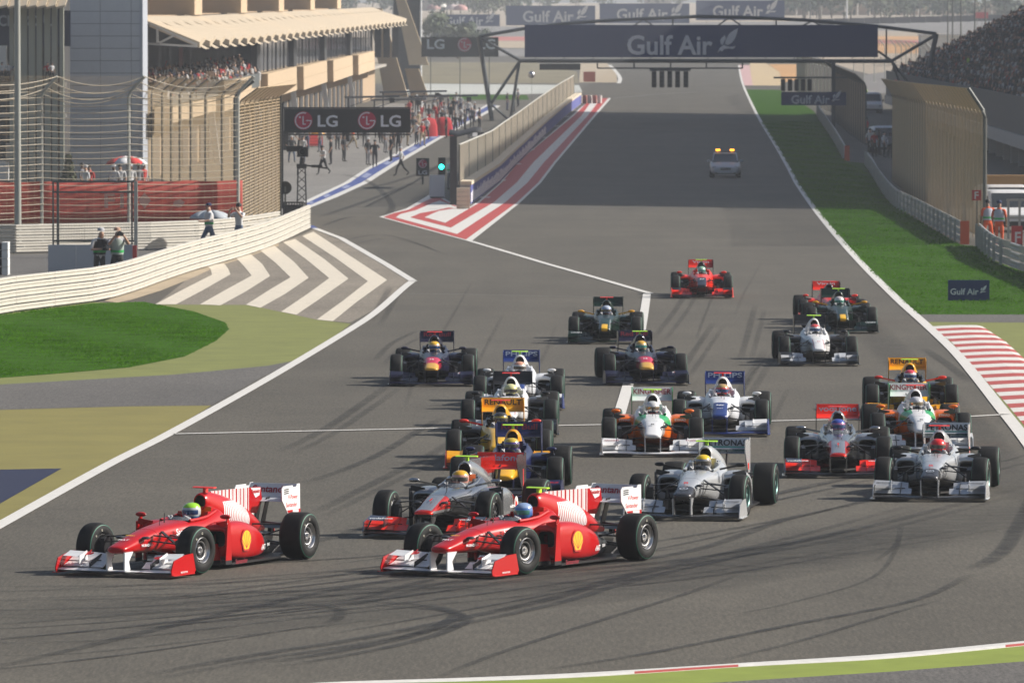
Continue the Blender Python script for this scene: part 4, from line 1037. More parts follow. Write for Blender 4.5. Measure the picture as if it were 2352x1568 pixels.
def build_car_meshes():
    # nose, running from the tip to the front axle
    nose = [(-.885,.05,.345,.385,2.2),(-.87,.10,.325,.40,2.3),(-.82,.140,.31,.418,2.5),(-.68,.152,.300,.452,2.6),(-.45,.160,.292,.508,2.7),(-.2,.178,.285,.560,2.8),(0,.195,.278,.595,2.9)]
    shape('nose_cone', MB().loft(sections(nose, 3), 0, True))
    tub = [(0,.197,.277,.597,2.9),(.3,.222,.262,.630,3.0),(.6,.262,.215,.655,3.1),(.8,.305,.16,.668,3.2),(1.0,.335,.12,.672,3.3),(1.25,.355,.09,.690,3.3),(1.5,.36,.08,.745,3.0),(1.72,.35,.08,.80,2.8),(1.8,.33,.09,.79,2.6)]
    hole = lambda q: abs(sum(v.x for v in q)/4) < .215 and .84 < sum(v.y for v in q)/4 < 1.69 and sum(v.z for v in q)/4 > .5
    shape('monocoque', MB().loft(sections(tub, 4, N=36), 0, True, skip=hole))
    well = MB(); rings = []
    for z, s in ((.66,.96),(.30,.8)):
        rings.append([Vector((sx*.235*s, yy, z)) for sx, yy in ((-1,.86),(-1,1.66),(1,1.66),(1,.86))])
    well.loft(rings, 0, True)
    well.f = [f for f in well.f if f != (3,2,1,0)][:]; well.m = [0]*len(well.f)
    shape('cockpit_lining', well)
    rim = MB()
    for s in (-1, 1):
        rim.tube([(s*.225,.87,.662),(s*.238,1.1,.672),(s*.245,1.35,.695),(s*.235,1.62,.760)], .022, 8)
        rim.box((s*.205,1.54,.695), (.06,.30,.12))
    rim.box((0,1.66,.73), (.34,.10,.16)); shape('headrest', rim)
    shape('windscreen', MB().loft([[Vector((x*w, y+.10*abs(x)**2, z)) for x in (-1,-.6,-.2,.2,.6,1)] + [Vector((x*w*.95, y+.012+.10*abs(x)**2, z-.001)) for x in (1,.6,.2,-.2,-.6,-1)] for (w,y,z) in ((.215,.80,.664),(.19,.86,.712))], 0, True))
    # engine cover with the air intake above the driver's head
    cov = [(1.60,.098,.765,.985,2.1),(1.64,.112,.73,1.0,2.1),(1.75,.128,.64,1.005,2.1),(1.95,.155,.52,.985,2.0),(2.25,.190,.42,.925,1.9),(2.6,.190,.36,.83,1.8),(2.95,.150,.34,.70,1.8),(3.25,.095,.33,.56,1.8),(3.45,.06,.34,.47,1.8)]
    c_ = MB().loft(sections(cov, 3), 0, True)
    c_.f = [f for f in c_.f if len(f) == 4]; c_.m = [0]*len(c_.f)
    shape('engine_cover', c_)
    inn = MB(); a = sup(1.60,.086,.782,.968,2.1); b = sup(1.70,.07,.80,.95,2.1); inn.loft([a, b], 0, True)
    inn.f = [f for f in inn.f if f != tuple(range(27,-1,-1))]; inn.m = [0]*len(inn.f)
    shape('air_intake', inn)
    lip = MB(); o1 = sup(1.60,.098,.765,.985,2.1); o2 = sup(1.592,.092,.774,.976,2.1); o3 = sup(1.60,.084,.784,.966,2.1); lip.loft([o1,o2,o3],0,False); shape('intake_lip', lip)
    shape('shark_fin', MB().plate([(0,1.80,.985),(0,1.95,1.005),(0,2.6,1.0),(0,3.42,.985),(0,3.46,.80),(0,3.30,.62),(0,3.0,.64),(0,2.4,.86),(0,1.95,.95)], (1,0,0), .022))
    # side pods
    for s, nm in ((1,'l'),(-1,'r')):
        pod = [(1.145,.135,.30,.51,4.0,.505),(1.10,.150,.285,.535,4.0,.505),(1.11,.185,.20,.575,4.0,.50),(1.16,.205,.15,.605,4.0,.50),(1.35,.217,.11,.635,3.6,.49),(1.7,.228,.075,.625,3.2,.48),(2.1,.232,.065,.545,2.8,.435),(2.5,.20,.07,.44,2.4,.345),(2.85,.14,.08,.345,2.2,.25),(3.15,.10,.09,.30,2.2,.17),(3.35,.06,.13,.26,2.2,.10)]
        rows = []; n = len(pod)
        for i in range(n-1):
            for j in range(3):
                t = j/3; p0,p1,p2,p3 = pod[max(i-1,0)],pod[i],pod[i+1],pod[min(i+2,n-1)]
                rows.append(tuple(.5*((2*b)+(c-a)*t+(2*a-5*b+4*c-d)*t*t+(3*b-a-3*c+d)*t**3) for a,b,c,d in zip(p0,p1,p2,p3)))
        rows.append(pod[-1])
        mbp = MB().loft([sup(y,hw,zb,zt,nn,24,s*cx) for (y,hw,zb,zt,nn,cx) in rows], 0, True)
        mbp.f = [f for f in mbp.f if len(f) == 4]; mbp.m = [0]*len(mbp.f)
        shape('sidepod_'+nm, mbp)
        i_ = MB(); a = sup(1.146,.137,.298,.512,4,24,s*.505); b = sup(1.40,.12,.31,.48,4,24,s*.47)
        i_.loft([a,b],0,True); i_.f = [f for f in i_.f if f != tuple(range(23,-1,-1))]; i_.m = [0]*len(i_.f); shape('pod_intake_'+nm, i_)
        shape('barge_board_'+nm, MB().plate([(s*.40,.78,.10),(s*.46,.80,.36),(s*.54,1.10,.34),(s*.58,1.12,.06),(s*.47,.8,.06)], (1,-.2*s,0), .012).plate([(s*.70,1.02,.06),(s*.71,1.06,.62),(s*.70,1.16,.64),(s*.70,1.2,.06)], (1,0,0), .016).bar((s*.70,1.09,.625),(s*.50,1.15,.585),.012,.08))
        mr = MB().ellipsoid((s*.63,1.03,.745), (.085,.035,.034), 14, 8); mr.bar((s*.60,1.04,.735),(s*.30,1.10,.67),.018,.03); shape('mirror_'+nm, mr)
        mo = MB().ellipsoid((s*.66,1.10,.715), (.085,.04,.034), 14, 8); mo.bar((s*.68,1.12,.70),(s*.68,1.18,.55),.02,.05); shape('pod_mirror_'+nm, mo)
        # front wing: flaps, cascade, end plate, pylon
        fl = MB()
        def aero(xs, y0, y1, z0, z1, th, camber=.25):
            rings = []
            for x, k, lift in xs:
                ch = (y1-y0)*k; pts = []
                up = [(0,0),(.08,.55),(.25,1),(.5,.95),(.75,.55),(1,0)]
                for t, h in up: pts.append(Vector((x, y0+(1-k)*(y1-y0)*.5+t*ch, z0+lift+(z1-z0)*(t**1.6)+th*h*.55)))
                for t, h in up[-2:0:-1]: pts.append(Vector((x, y0+(1-k)*(y1-y0)*.5+t*ch, z0+lift+(z1-z0)*(t**1.6)-th*h*.35)))
                rings.append(pts)
            return rings
        fl.loft(aero([(s*.30,.55,.0),(s*.42,.85,.005),(s*.6,1,.012),(s*.885,1,.015)], -.80,-.55,.105,.185,.016),0,True)
        fl.loft(aero([(s*.36,.5,.0),(s*.48,.85,.01),(s*.65,1,.018),(s*.885,1,.02)], -.62,-.41,.165,.27,.014),0,True)
        shape('wing_flap_'+nm, fl)
        cas = MB().loft(aero([(s*.62,1,0),(s*.88,1,.01)], -.80,-.60,.245,.305,.014),0,True)
        cas.plate([(s*.62,-.82,.15),(s*.62,-.82,.26),(s*.62,-.60,.32),(s*.62,-.58,.20)], (1,0,0), .01); shape('winglet_'+nm, cas)
        ep = MB().plate([(s*.892,-.98,.045),(s*.892,-1.0,.10),(s*.892,-.93,.235),(s*.892,-.60,.30),(s*.905,-.40,.31),(s*.925,-.36,.08),(s*.92,-.40,.035)], (1,0,0), .014)
        ep.box((s*.905,-.70,.04), (.075,.60,.010)); shape('wing_endplate_'+nm, ep)
        shape('wing_slot_shade_'+nm, MB().box((s*.64,-.585,.182), (.47,.012,.020)))  # solid dark strip painting the shade of the slot between flaps
        shape('wing_fence_'+nm, MB().plate([(s*.47,-.80,.10),(s*.47,-.80,.17),(s*.47,-.48,.27),(s*.47,-.42,.26),(s*.47,-.55,.12)], (1,0,0), .010))
        shape('wing_pylon_'+nm, MB().plate([(s*.135,-.86,.085),(s*.138,-.865,.33),(s*.138,-.62,.33),(s*.135,-.74,.20),(s*.135,-.70,.085)], (1,0,0), .02))
        # rear wing end plate
        re = MB().plate([(s*.372,3.36,.96),(s*.372,3.40,1.0),(s*.372,3.70,1.0),(s*.372,3.705,.975),(s*.372,3.80,.975),(s*.372,3.83,1.015),(s*.372,3.92,1.015),(s*.372,3.93,.50),(s*.372,3.84,.44),(s*.372,3.72,.43),(s*.372,3.50,.66),(s*.372,3.37,.80)], (1,0,0), .014)
        shape('rear_endplate_'+nm, re)
        for k in range(4): pass
        # suspension
        for fr, y, zi in (('front',0,.0),('rear',WB_,.0)):
            sp = MB(); wx = .66 if fr == 'front' else .60
            if fr == 'front':
                for a, b in (((.19,-.12,.52),(wx,0,.47)),((.22,.34,.50),(wx,.02,.47)),((.17,-.12,.31),(wx,0,.22)),((.22,.42,.27),(wx,.02,.22)),((.2,.10,.56),(wx,.0,.26)),((.19,-.2,.45),(wx,-.1,.40))):
                    sp.bar((s*a[0],a[1],a[2]),(s*b[0],b[1],b[2]),.052,.016)
                sp.lathe([(-.05,.05),(-.05,.15),(.06,.15),(.06,.05)], 20, 'x', (s*.64,0,.33))
                sp.plate([(s*.58,-.16,.22),(s*.58,-.16,.46),(s*.60,.05,.5),(s*.60,.05,.2)], (1,0,0), .06)
            else:
                for a, b in (((.10,-.35,.50),(wx,0,.48)),((.10,.12,.50),(wx,.0,.48)),((.12,-.45,.25),(wx,0,.20)),((.10,.15,.24),(wx,.05,.20)),((.10,-.2,.28),(wx,.0,.46)),((.08,0,.33),(wx,0,.33))):
                    sp.bar((s*a[0],y+a[1],a[2]),(s*b[0],y+b[1],b[2]),.05,.02)
                sp.lathe([(-.06,.05),(-.06,.15),(.06,.15),(.06,.05)], 20, 'x', (s*.60,y,.33))
            shape('suspension_%s_%s' % (fr, nm), sp)
    # front wing main plane
    def main_ring(x):
        ax = abs(x); up = 0 if ax < .26 else min(1, (ax-.26)/.2); up = up*up*(3-2*up)
        z = .062 + .012*up; pts = []
        y0, y1 = -.985 + .05*(ax/.9)**2, -.70 + .02*up
        prof = [(0,.0),(.1,.012),(.4,.020),(.75,.016+.012*up),(1,.006+.035*up)]
        for t, h in prof: pts.append(Vector((x, y0+(y1-y0)*t, z+h)))
        for t, h in prof[::-1]: pts.append(Vector((x, y0+(y1-y0)*t, z+h-.014)))
        return pts
    shape('front_wing', MB().loft([main_ring(-.89+1.78*i/24) for i in range(25)], 0, True))
    # floor, diffuser, gearbox
    fl = MB(); out = [(.10,.45),(.30,.75),(.44,1.0),(.70,1.22),(.70,2.7),(.52,3.0),(.50,3.3)]
    poly = [(x,y,.06) for x,y in out] + [(-x,y,.06) for x,y in out[::-1]]; fl.plate(poly, (0,0,1), .03)
    fl.plate([(.50,3.3,.06),(-.50,3.3,.06),(-.50,3.62,.20),(.50,3.62,.20)], (0,-.4,1), .015)
    for x in (-.5,-.25,.25,.5): fl.plate([(x,3.3,.05),(x,3.62,.05),(x,3.62,.22),(x,3.3,.08)], (1,0,0), .01)
    shape('floor', fl)
    gb = MB().loft([sup(y,hw,zb,zt,2.5,16) for y,hw,zb,zt in ((2.9,.16,.10,.42),(3.2,.12,.12,.40),(3.55,.08,.16,.36),(3.72,.05,.2,.33))],0,True)
    gb.box((0,3.74,.33), (.06,.04,.12)); shape('gearbox', gb)
    # rear wing
    def rw(xw, prof): return MB().loft([[Vector((x,y,z)) for (y,z) in prof] for x in (-xw,-xw/3,xw/3,xw)],0,True)
    shape('rear_wing', rw(.366, [(3.40,.785),(3.45,.800),(3.56,.806),(3.70,.822),(3.755,.845),(3.757,.836),(3.71,.806),(3.56,.782),(3.45,.776)]))
    shape('rear_flap', rw(.366, [(3.735,.838),(3.765,.855),(3.80,.91),(3.845,1.012),(3.857,1.012),(3.835,.93),(3.80,.858),(3.77,.832)]))
    shape('beam_wing', rw(.366, [(3.55,.40),(3.62,.42),(3.74,.47),(3.75,.46),(3.63,.39)]))
    rp = MB()
    for s in (-1,1): rp.plate([(s*.055,3.30,.40),(s*.055,3.42,.40),(s*.06,3.60,.84),(s*.06,3.50,.83)], (1,0,0), .016)
    shape('rear_pylon', rp)
    tc = MB().box((0,1.77,1.03), (.035,.09,.07)); tc.loft([[Vector((x,1.74+dy*.05,1.066+dz*.014)) for dy,dz in ((-1,0),(-.6,.8),(.4,1),(1.1,.2),(.4,-.6),(-.6,-.6))] for x in (-.165,-.055,-.05,.05,.055,.165)],0,True)
    shape('camera_pod', tc)
    shape('nose_camera', MB().ellipsoid((.20,-.36,.50), (.06,.07,.022), 10, 6))
    shape('antenna', MB().bar((0,.55,.64),(0,.56,.78),.008,.02).bar((0.06,.3,.63),(0.06,.3,.70),.006))
    sw = MB().lathe([(-.018,.105),(0,.125),(.018,.105),(0,.09)], 20, 'y', (0,.93,.60)); sw.box((0,.93,.60),(.17,.03,.08)); shape('steering_wheel', sw)
    shape('rain_light', MB().box((0,3.765,.36), (.10,.02,.07)))
    # wheels: tyre and rim; x outward is +x
    for nm, hw, ro in (('front',.125,.330),('rear',.170,.330)):
        prof = [(-hw+.02,.175),(-hw-.003,.195),(-hw-.012,.235),(-hw-.004,.285),(-hw+.018,.316),(-hw+.05,.328),(0,.331),(hw-.05,.328),(hw-.018,.316),(hw+.004,.285),(hw+.012,.235),(hw+.003,.195),(hw-.02,.175)]
        shape('tyre_'+nm, MB().lathe(prof, 56, 'x', (0,0,ro)), 60)
        ring = MB()
        for s in (-1,1): ring.lathe([(s*(hw+.0015),.2955),(s*(hw-.0025),.3035),(s*(hw-.007),.3075)], 56, 'x', (0,0,ro))
        shape('tyre_stripe_'+nm, ring)
        rp_ = [(hw-.012,.180),(hw-.004,.172),(hw-.012,.163),(hw-.05,.150),(hw-.052,.132),(hw-.040,.128),(hw-.045,.112),(hw-.075,.105),(hw-.075,.075),(hw-.05,.060),(hw-.05,.045),(hw-.02,.032),(hw-.02,.0)]
        r_ = MB().lathe(rp_, 40, 'x', (0,0,ro)); r_.lathe([(-hw+.012,.180),(-hw+.004,.170),(-hw+.03,.155),(-hw+.06,.14),(hw-.06,.14)], 40, 'x', (0,0,ro))
        me = shape('rim_cover_'+nm, r_, 30); me.materials.append(None); me.materials.append(None)
        for q_ in me.polygons:
            rr = math.hypot(q_.center.y, q_.center.z-ro); q_.material_index = 1 if (.136 < rr < .149 or .058 < rr < .106 or q_.center.x < 0) else 0
        r2 = MB().lathe([(hw-.012,.180),(hw-.004,.172),(hw-.012,.163),(hw-.05,.155),(hw-.10,.150)], 40, 'x', (0,0,ro))
        r2.lathe([(-hw+.012,.180),(-hw+.004,.170),(-hw+.03,.155),(-hw+.06,.14),(-hw+.06,0)], 40, 'x', (0,0,ro))
        for k in range(10):
            a = 2*math.pi*k/10
            for da in (-.10,.10): r2.bar((hw-.035,.045*math.cos(a),ro+.045*math.sin(a)),(hw-.045,.158*math.cos(a+da),ro+.158*math.sin(a+da)),.014,.018)
        r2.lathe([(hw-.06,.05),(hw-.02,.045),(hw-.01,.025),(hw-.01,0)], 20, 'x', (0,0,ro))
        shape('rim_spoke_'+nm, r2, 30)
        shape('rim_back_'+nm, MB().lathe([(hw-.11,.15),(hw-.11,.0)], 24, 'x', (0,0,ro)))
        # sidewall lettering round the tyre
        for side, lab in ((1,'out'),(-1,'in')):
            lt = MB()
            for word, a0 in (('BRIDGESTONE', 90), ('POTENZA', -90)):
                w = 9.5; n = len(word)
                for i, ch in enumerate(word):
                    me = TXT.get((ch, True))
                    if me is None: continue
                    xs = [v.co.x for v in me.vertices]; ys = [v.co.y for v in me.vertices]; cx = (max(xs)+min(xs))/2; k = .046
                    ang = R(a0 + side*(w*((n-1)/2-i)))
                    rad = Vector((0, math.cos(ang), math.sin(ang))); tang = Vector((0, math.sin(ang), -math.cos(ang)))*side
                    vs = [Vector((side*(hw+.0135), 0, ro)) + rad*(.236+(v.co.y)*k) + tang*((v.co.x-cx)*k) for v in me.vertices]
                    lt.add(vs, [tuple(p.vertices) for p in me.polygons if all(me.vertices[q].co.z > 0 for q in p.vertices)])
            shape('tyre_lettering_%s_%s' % (nm, lab), lt)
M_tyre = mat('tyre_rubber', (.0075,.0075,.0075), .72, noise=.25, scale=30, spec=.28)
M_tyre_print = mat('tyre_print', (.42,.40,.33), .7)
M_green = mat('tyre_green', (.02,.11,.07), .6)
M_carbon = mat('carbon_fibre', (.014,.014,.016), .38, noise=.2, scale=60, coat=.2)
M_dark = mat('dark_recess', (.006,.006,.007), .8)
M_rim_silver = mat('rim_alloy', (.50,.50,.51), .32, 1.0)
M_rim_dark = mat('rim_dark', (.06,.06,.065), .4, .7)
M_rim_teal = mat('rim_teal', (.12,.22,.20), .4, .6)
M_steel = mat('suspension_steel', (.03,.03,.033), .4, .3)
M_cam_red = mat('camera_red', (.75,.03,.02), .4, coat=.3); M_cam_lime = mat('camera_lime', (.45,.80,.03), .4, coat=.3)
M_screen = mat('tinted_screen', (.25,.27,.30), .08, alpha=.35)
M_led = mat('rain_light_glass', (.30,.01,.01), .2)
def paint(n, c, rough=.28, metal=0.0): return mat('paint_'+n, c, rough, metal, coat=.14, spec=.35)
RED = paint('red', (.43,.004,.006)); WHITE = paint('white', (.72,.72,.72)); SILVER = paint('silver', (.56,.57,.58), .26, .5)
CHROME = paint('chrome', (.42,.42,.43), .16, .95); DKSILV = paint('dark_silver', (.10,.10,.105), .25, .6); NAVY = paint('navy', (.012,.016,.065))
DNAVY = paint('deep_navy', (.010,.010,.030)); YEL = paint('yellow', (.72,.34,.010)); GOLD = paint('gold', (.62,.33,.05)); BLACK = paint('black', (.012,.012,.013))
ORANGE = paint('orange', (.75,.15,.010)); GREEN = paint('green', (.02,.30,.10)); LGREEN = paint('racing_green', (.004,.018,.012)); VRED = paint('bright_red', (.75,.03,.015))
MRED = paint('rocket_red', (.85,.035,.02)); WBLUE = paint('blue', (.016,.035,.16)); TEAL = paint('teal', (.02,.30,.25)); PALE = paint('pale_grey', (.50,.52,.55))
T_white = mat('print_white', (.75,.75,.75), .5); T_red = mat('print_red', (.48,.02,.02), .5); T_black = mat('print_black', (.012,.012,.012), .5); T_pale = mat('print_pale', (.42,.46,.52), .5)
T_yel = mat('print_yellow', (.80,.45,.02), .5); T_dkred = mat('print_dark_red', (.25,.015,.03), .5); T_green = mat('print_green', (.02,.28,.1), .5); T_blue = mat('print_blue', (.03,.05,.2), .5)

def LIV(**k): return k
W0 = (.72,.72,.72)
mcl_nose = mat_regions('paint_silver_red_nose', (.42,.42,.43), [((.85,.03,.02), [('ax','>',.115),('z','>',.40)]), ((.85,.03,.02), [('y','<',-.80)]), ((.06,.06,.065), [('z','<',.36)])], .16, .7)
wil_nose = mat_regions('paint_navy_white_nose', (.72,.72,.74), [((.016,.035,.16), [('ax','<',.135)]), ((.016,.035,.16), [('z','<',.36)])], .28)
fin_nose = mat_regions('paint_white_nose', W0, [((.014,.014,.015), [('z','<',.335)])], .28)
fin_tub = mat_regions('paint_white_green_tub', W0, [((.02,.33,.10), [('y','>',.35),('y','<',.95),('ax','>',.12)]), ((.75,.15,.01), [('z','<',.46),('y','>',.3)])], .28)
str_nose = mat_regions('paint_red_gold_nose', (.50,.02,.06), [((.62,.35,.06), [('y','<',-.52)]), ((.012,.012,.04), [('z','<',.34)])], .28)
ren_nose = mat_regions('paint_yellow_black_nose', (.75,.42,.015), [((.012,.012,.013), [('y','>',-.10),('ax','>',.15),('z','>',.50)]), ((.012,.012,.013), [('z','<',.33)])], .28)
ren_tub = mat_regions('paint_black_yellow_tub', (.75,.42,.015), [((.012,.012,.013), [('z','>',.645)])], .28)
ren_pod = mat_regions('paint_black_yellow_pod', (.012,.012,.013), [((.75,.42,.015), [('z','<',.34)])], .28)
mer_nose = mat_regions('paint_silver_dark_nose', (.56,.57,.58), [((.07,.07,.075), [('y','<',-.48)])], .26, .5)
lot_nose = mat_regions('paint_green_yellow_nose', (.006,.030,.018), [((.80,.45,.02), [('ax','<',.075),('y','<',-.55)]), ((.25,.27,.26), [('ax','>',.12),('ax','<',.14)])], .28)
vir_nose = mat_regions('paint_black_red_nose', (.75,.03,.015), [((.02,.02,.03), [('ax','<',.13)])], .28)
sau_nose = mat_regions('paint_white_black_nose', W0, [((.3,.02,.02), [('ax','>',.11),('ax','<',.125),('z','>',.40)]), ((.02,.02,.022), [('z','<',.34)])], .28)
bar_cov = mat_regions('paint_barcode', (.43,.004,.006), [(W0, [('y','>',1.92),('y','<',3.06)]), ((.36,.004,.006), [('y','>',1.92),('y','<',3.06),('y','wave',(9.0,.30))]), ((.36,.004,.006), [('y','>',1.92),('y','<',3.06),('y','wave',(23.0,.22))])], .28)
bar_pod = mat_regions('paint_barcode_cover', (.43,.004,.006), [(W0, [('y','>',2.02),('y','<',2.78),('z','<',.86),('z','>',.50)]), ((.36,.004,.006), [('y','>',2.02),('y','<',2.78),('z','<',.86),('z','>',.50),('y','wave',(21.0,.32))])], .28)
mcl_cov = mat_regions('paint_silver_red_cover', (.42,.42,.43), [((.85,.035,.02), [('y','>',2.55),('z','>',.74)])], .16, .7)
fer_pod = mat_regions('paint_red_carbon_pod', (.43,.004,.006), [((.045,.045,.05), [((('y',1),('z',.6)),'>',2.64)]), ((.03,.03,.033), [('z','<',.115)])], .28)
mcl_pod = mat_regions('paint_silver_red_pod', (.42,.42,.43), [((.85,.035,.02), [((('y',1),('z',.3)),'>',1.95),('z','<',.50)]), ((.03,.03,.033), [('z','<',.11)])], .16, .7)
rbr_cov = mat_regions('paint_navy_yellow_cover', (.012,.016,.065), [((.75,.30,.01), [('y','<',1.86)])], .28)
ren_cov = mat_regions('paint_yellow_cover', (.75,.36,.015), [((.012,.012,.013), [('z','<',.60)])], .28)
fin_cov = mat_regions('paint_white_orange_cover', W0, [((.75,.15,.01), [('y','>',2.3)]), ((.02,.33,.10), [('y','>',2.1),('y','<',2.3)])], .28)
fer_wing = mat_regions('paint_white_wing', W0, [((.02,.02,.022), [('z','<',.075)])], .3)
LIVERIES = {
 'fer': LIV(nose=RED, tub=RED, cover=bar_pod, pod=fer_pod, fwing=fer_wing, flap=WHITE, fend=RED, pyl=WHITE, rwing=PALE, rflap=PALE, rend=WHITE, mir=RED, podmir=True, fin=bar_cov, lip=RED, rim='cover', rimm=M_rim_silver, winglet=WHITE,
   colour='red', text=[('Santander',.62,(0,3.812,.945),T_dkred,'rf'),('Santander',.34,(.3795,3.66,.73),T_red,'le'),('V-Power',.30,(.3795,3.70,.84),T_red,'le'),('AMD',.17,(.3795,3.76,.62),T_black,'le'),('Santander',.52,(.292,.66,.535),T_white,'ls'),('MUBADALA',.26,(.197,-.30,.40),T_white,'ls'),('FIAT',.16,(0,-.62,.475),T_white,'nt'),('SHELL',.15,(0,-.42,.522),T_yel,'nt'),('Santander',.36,(.67,1.15,.10),T_dkred,'ls2')]),
 'mcl': LIV(nose=mcl_nose, tub=CHROME, cover=mcl_cov, pod=mcl_pod, fwing=BLACK, flap=MRED, fend=CHROME, pyl=CHROME, rwing=MRED, rflap=MRED, rend=CHROME, mir=CHROME, podmir=False, fin=mcl_cov, lip=CHROME, rim='spoke', rimm=M_rim_dark, winglet=CHROME,
   colour='silver and red', text=[('vodafone',.66,(0,3.812,.945),T_pale,'rf'),('vodafone',.36,(.68,-.71,.315),T_white,'fw'),('vodafone',.36,(-.68,-.71,.315),T_white,'fw'),('mobil',.22,(.253,.42,.48),T_black,'ls'),('1',.028,(0,-.38,.535),T_red,'nt'),('vodafone',.30,(.70,1.75,.36),T_white,'ls3')]),
 'mer': LIV(nose=mer_nose, tub=SILVER, cover=SILVER, pod=SILVER, fwing=DKSILV, flap=SILVER, fend=SILVER, pyl=SILVER, rwing=DKSILV, rflap=PALE, rend=SILVER, mir=BLACK, podmir=False, fin=None, lip=SILVER, rim='spoke', rimm=M_rim_teal, winglet=SILVER,
   colour='silver', text=[('PETRONAS',.68,(0,3.812,.945),T_black,'rf'),('PETRONAS',.26,(.72,-.71,.315),T_black,'fw'),('PETRONAS',.26,(-.72,-.71,.315),T_black,'fw'),('B',.07,(0,-.40,.535),T_red,'nt')]),
 'rbr': LIV(nose=paint('sun_yellow', (.78,.40,.015)), tub=NAVY, cover=rbr_cov, pod=NAVY, fwing=NAVY, flap=NAVY, fend=NAVY, pyl=NAVY, rwing=NAVY, rflap=NAVY, rend=NAVY, mir=NAVY, podmir=True, fin=None, lip=YEL, rim='spoke', rimm=M_rim_dark, winglet=NAVY,
   colour='navy and yellow', text=[('Red Bull',.6,(0,3.812,.945),T_dkred,'rf'),('Red Bull',.3,(.7,-.71,.315),T_red,'fw')]),
 'str': LIV(nose=str_nose, tub=DNAVY, cover=DNAVY, pod=DNAVY, fwing=DNAVY, flap=DNAVY, fend=DNAVY, pyl=DNAVY, rwing=DNAVY, rflap=DNAVY, rend=DNAVY, mir=DNAVY, podmir=False, fin=None, lip=DNAVY, rim='spoke', rimm=M_rim_dark, winglet=DNAVY,
   colour='dark navy and red', text=[('Red Bull',.6,(0,3.812,.945),T_dkred,'rf'),('16',.09,(0,-.30,.550),T_white,'nt')]),
 'ren': LIV(nose=ren_nose, tub=ren_tub, cover=ren_cov, pod=ren_pod, fwing=BLACK, flap=YEL, fend=paint('ruby', (.40,.015,.02)), pyl=YEL, rwing=YEL, rflap=YEL, rend=YEL, mir=VRED, podmir=False, fin=None, lip=YEL, rim='spoke', rimm=M_rim_dark, winglet=YEL,
   colour='yellow and black', text=[('RENAULT',.66,(0,3.812,.945),T_black,'rf')]),
 'fin': LIV(nose=fin_nose, tub=fin_tub, cover=fin_cov, pod=ORANGE, fwing=WHITE, flap=WHITE, fend=WHITE, pyl=WHITE, rwing=WHITE, rflap=WHITE, rend=GREEN, mir=ORANGE, podmir=True, fin=None, lip=WHITE, rim='spoke', rimm=M_rim_dark, winglet=WHITE,
   colour='white, orange and green', text=[('KINGFISHER',.69,(0,3.812,.945),T_dkred,'rf'),('KINGFISHER',.26,(.72,-.71,.315),T_dkred,'fw'),('KINGFISHER',.26,(-.72,-.71,.315),T_dkred,'fw'),('B',.06,(0,-.36,.54),T_black,'nt'),('ETIHAD',.2,(.50,1.098,.555),T_white,'pf'),('ETIHAD',.2,(-.50,1.098,.555),T_white,'pf')]),
 'wil': LIV(nose=wil_nose, tub=paint('pearl', (.66,.68,.72)), cover=WHITE, pod=WHITE, fwing=WBLUE, flap=PALE, fend=WBLUE, pyl=WBLUE, rwing=WBLUE, rflap=WBLUE, rend=WBLUE, mir=WHITE, podmir=True, fin=None, lip=WHITE, rim='spoke', rimm=M_rim_silver, winglet=WHITE,
   colour='white and navy', text=[('PHILIPS',.66,(0,3.812,.945),T_pale,'rf'),('RBS',.14,(0,-.30,.55),T_white,'nt'),('AT&T',.12,(0,-.52,.50),T_white,'nt')]),
 'sau': LIV(nose=sau_nose, tub=WHITE, cover=WHITE, pod=paint('grey_pod', (.05,.05,.055)), fwing=BLACK, flap=PALE, fend=BLACK, pyl=BLACK, rwing=BLACK, rflap=BLACK, rend=BLACK, mir=BLACK, podmir=True, fin=None, lip=WHITE, rim='spoke', rimm=M_rim_silver, winglet=BLACK,
   colour='white and black', text=[('23',.08,(0,-.36,.54),T_red,'nt')]),
 'lot': LIV(nose=lot_nose, tub=LGREEN, cover=LGREEN, pod=LGREEN, fwing=LGREEN, flap=LGREEN, fend=LGREEN, pyl=LGREEN, rwing=LGREEN, rflap=LGREEN, rend=LGREEN, mir=YEL, podmir=False, fin=None, lip=LGREEN, rim='spoke', rimm=M_rim_dark, winglet=LGREEN,
   colour='dark green and yellow', text=[('CNN',.26,(-.70,-.71,.315),T_white,'fw'),('CNN',.26,(.70,-.71,.315),T_white,'fw')]),
 'vir': LIV(nose=vir_nose, tub=VRED, cover=BLACK, pod=VRED, fwing=BLACK, flap=VRED, fend=VRED, pyl=BLACK, rwing=VRED, rflap=VRED, rend=BLACK, mir=VRED, podmir=True, fin=None, lip=BLACK, rim='spoke', rimm=M_rim_dark, winglet=BLACK,
   colour='red and black', text=[('Virgin',.5,(0,3.812,.945),T_white,'rf'),('24',.13,(0,-.35,.545),T_white,'nt')]),
}
build_car_meshes()
def emblem_ring(name, m, r, w, c, parent, xdir, ydir, n=28):
    B = basis(xdir, ydir); mb = MB(); a = [Vector((math.cos(2*math.pi*k/n), math.sin(2*math.pi*k/n), 0)) for k in range(n)]
    vs = [B @ (p*r) + Vector(c) for p in a] + [B @ (p*(r-w)) + Vector(c) for p in a]
    mb.add(vs, [(k, (k+1) % n, n+(k+1) % n, n+k) for k in range(n)])
    for q in (90, 210, 330):
        t = Vector((math.cos(R(q)), math.sin(R(q)), 0))*(r-w/2); s = Vector((-math.sin(R(q)), math.cos(R(q)), 0))*w*.6
        mb.add([B @ x + Vector(c) for x in (t, s, -s)], [(0,1,2)])
    return mb.build(name, m, parent)
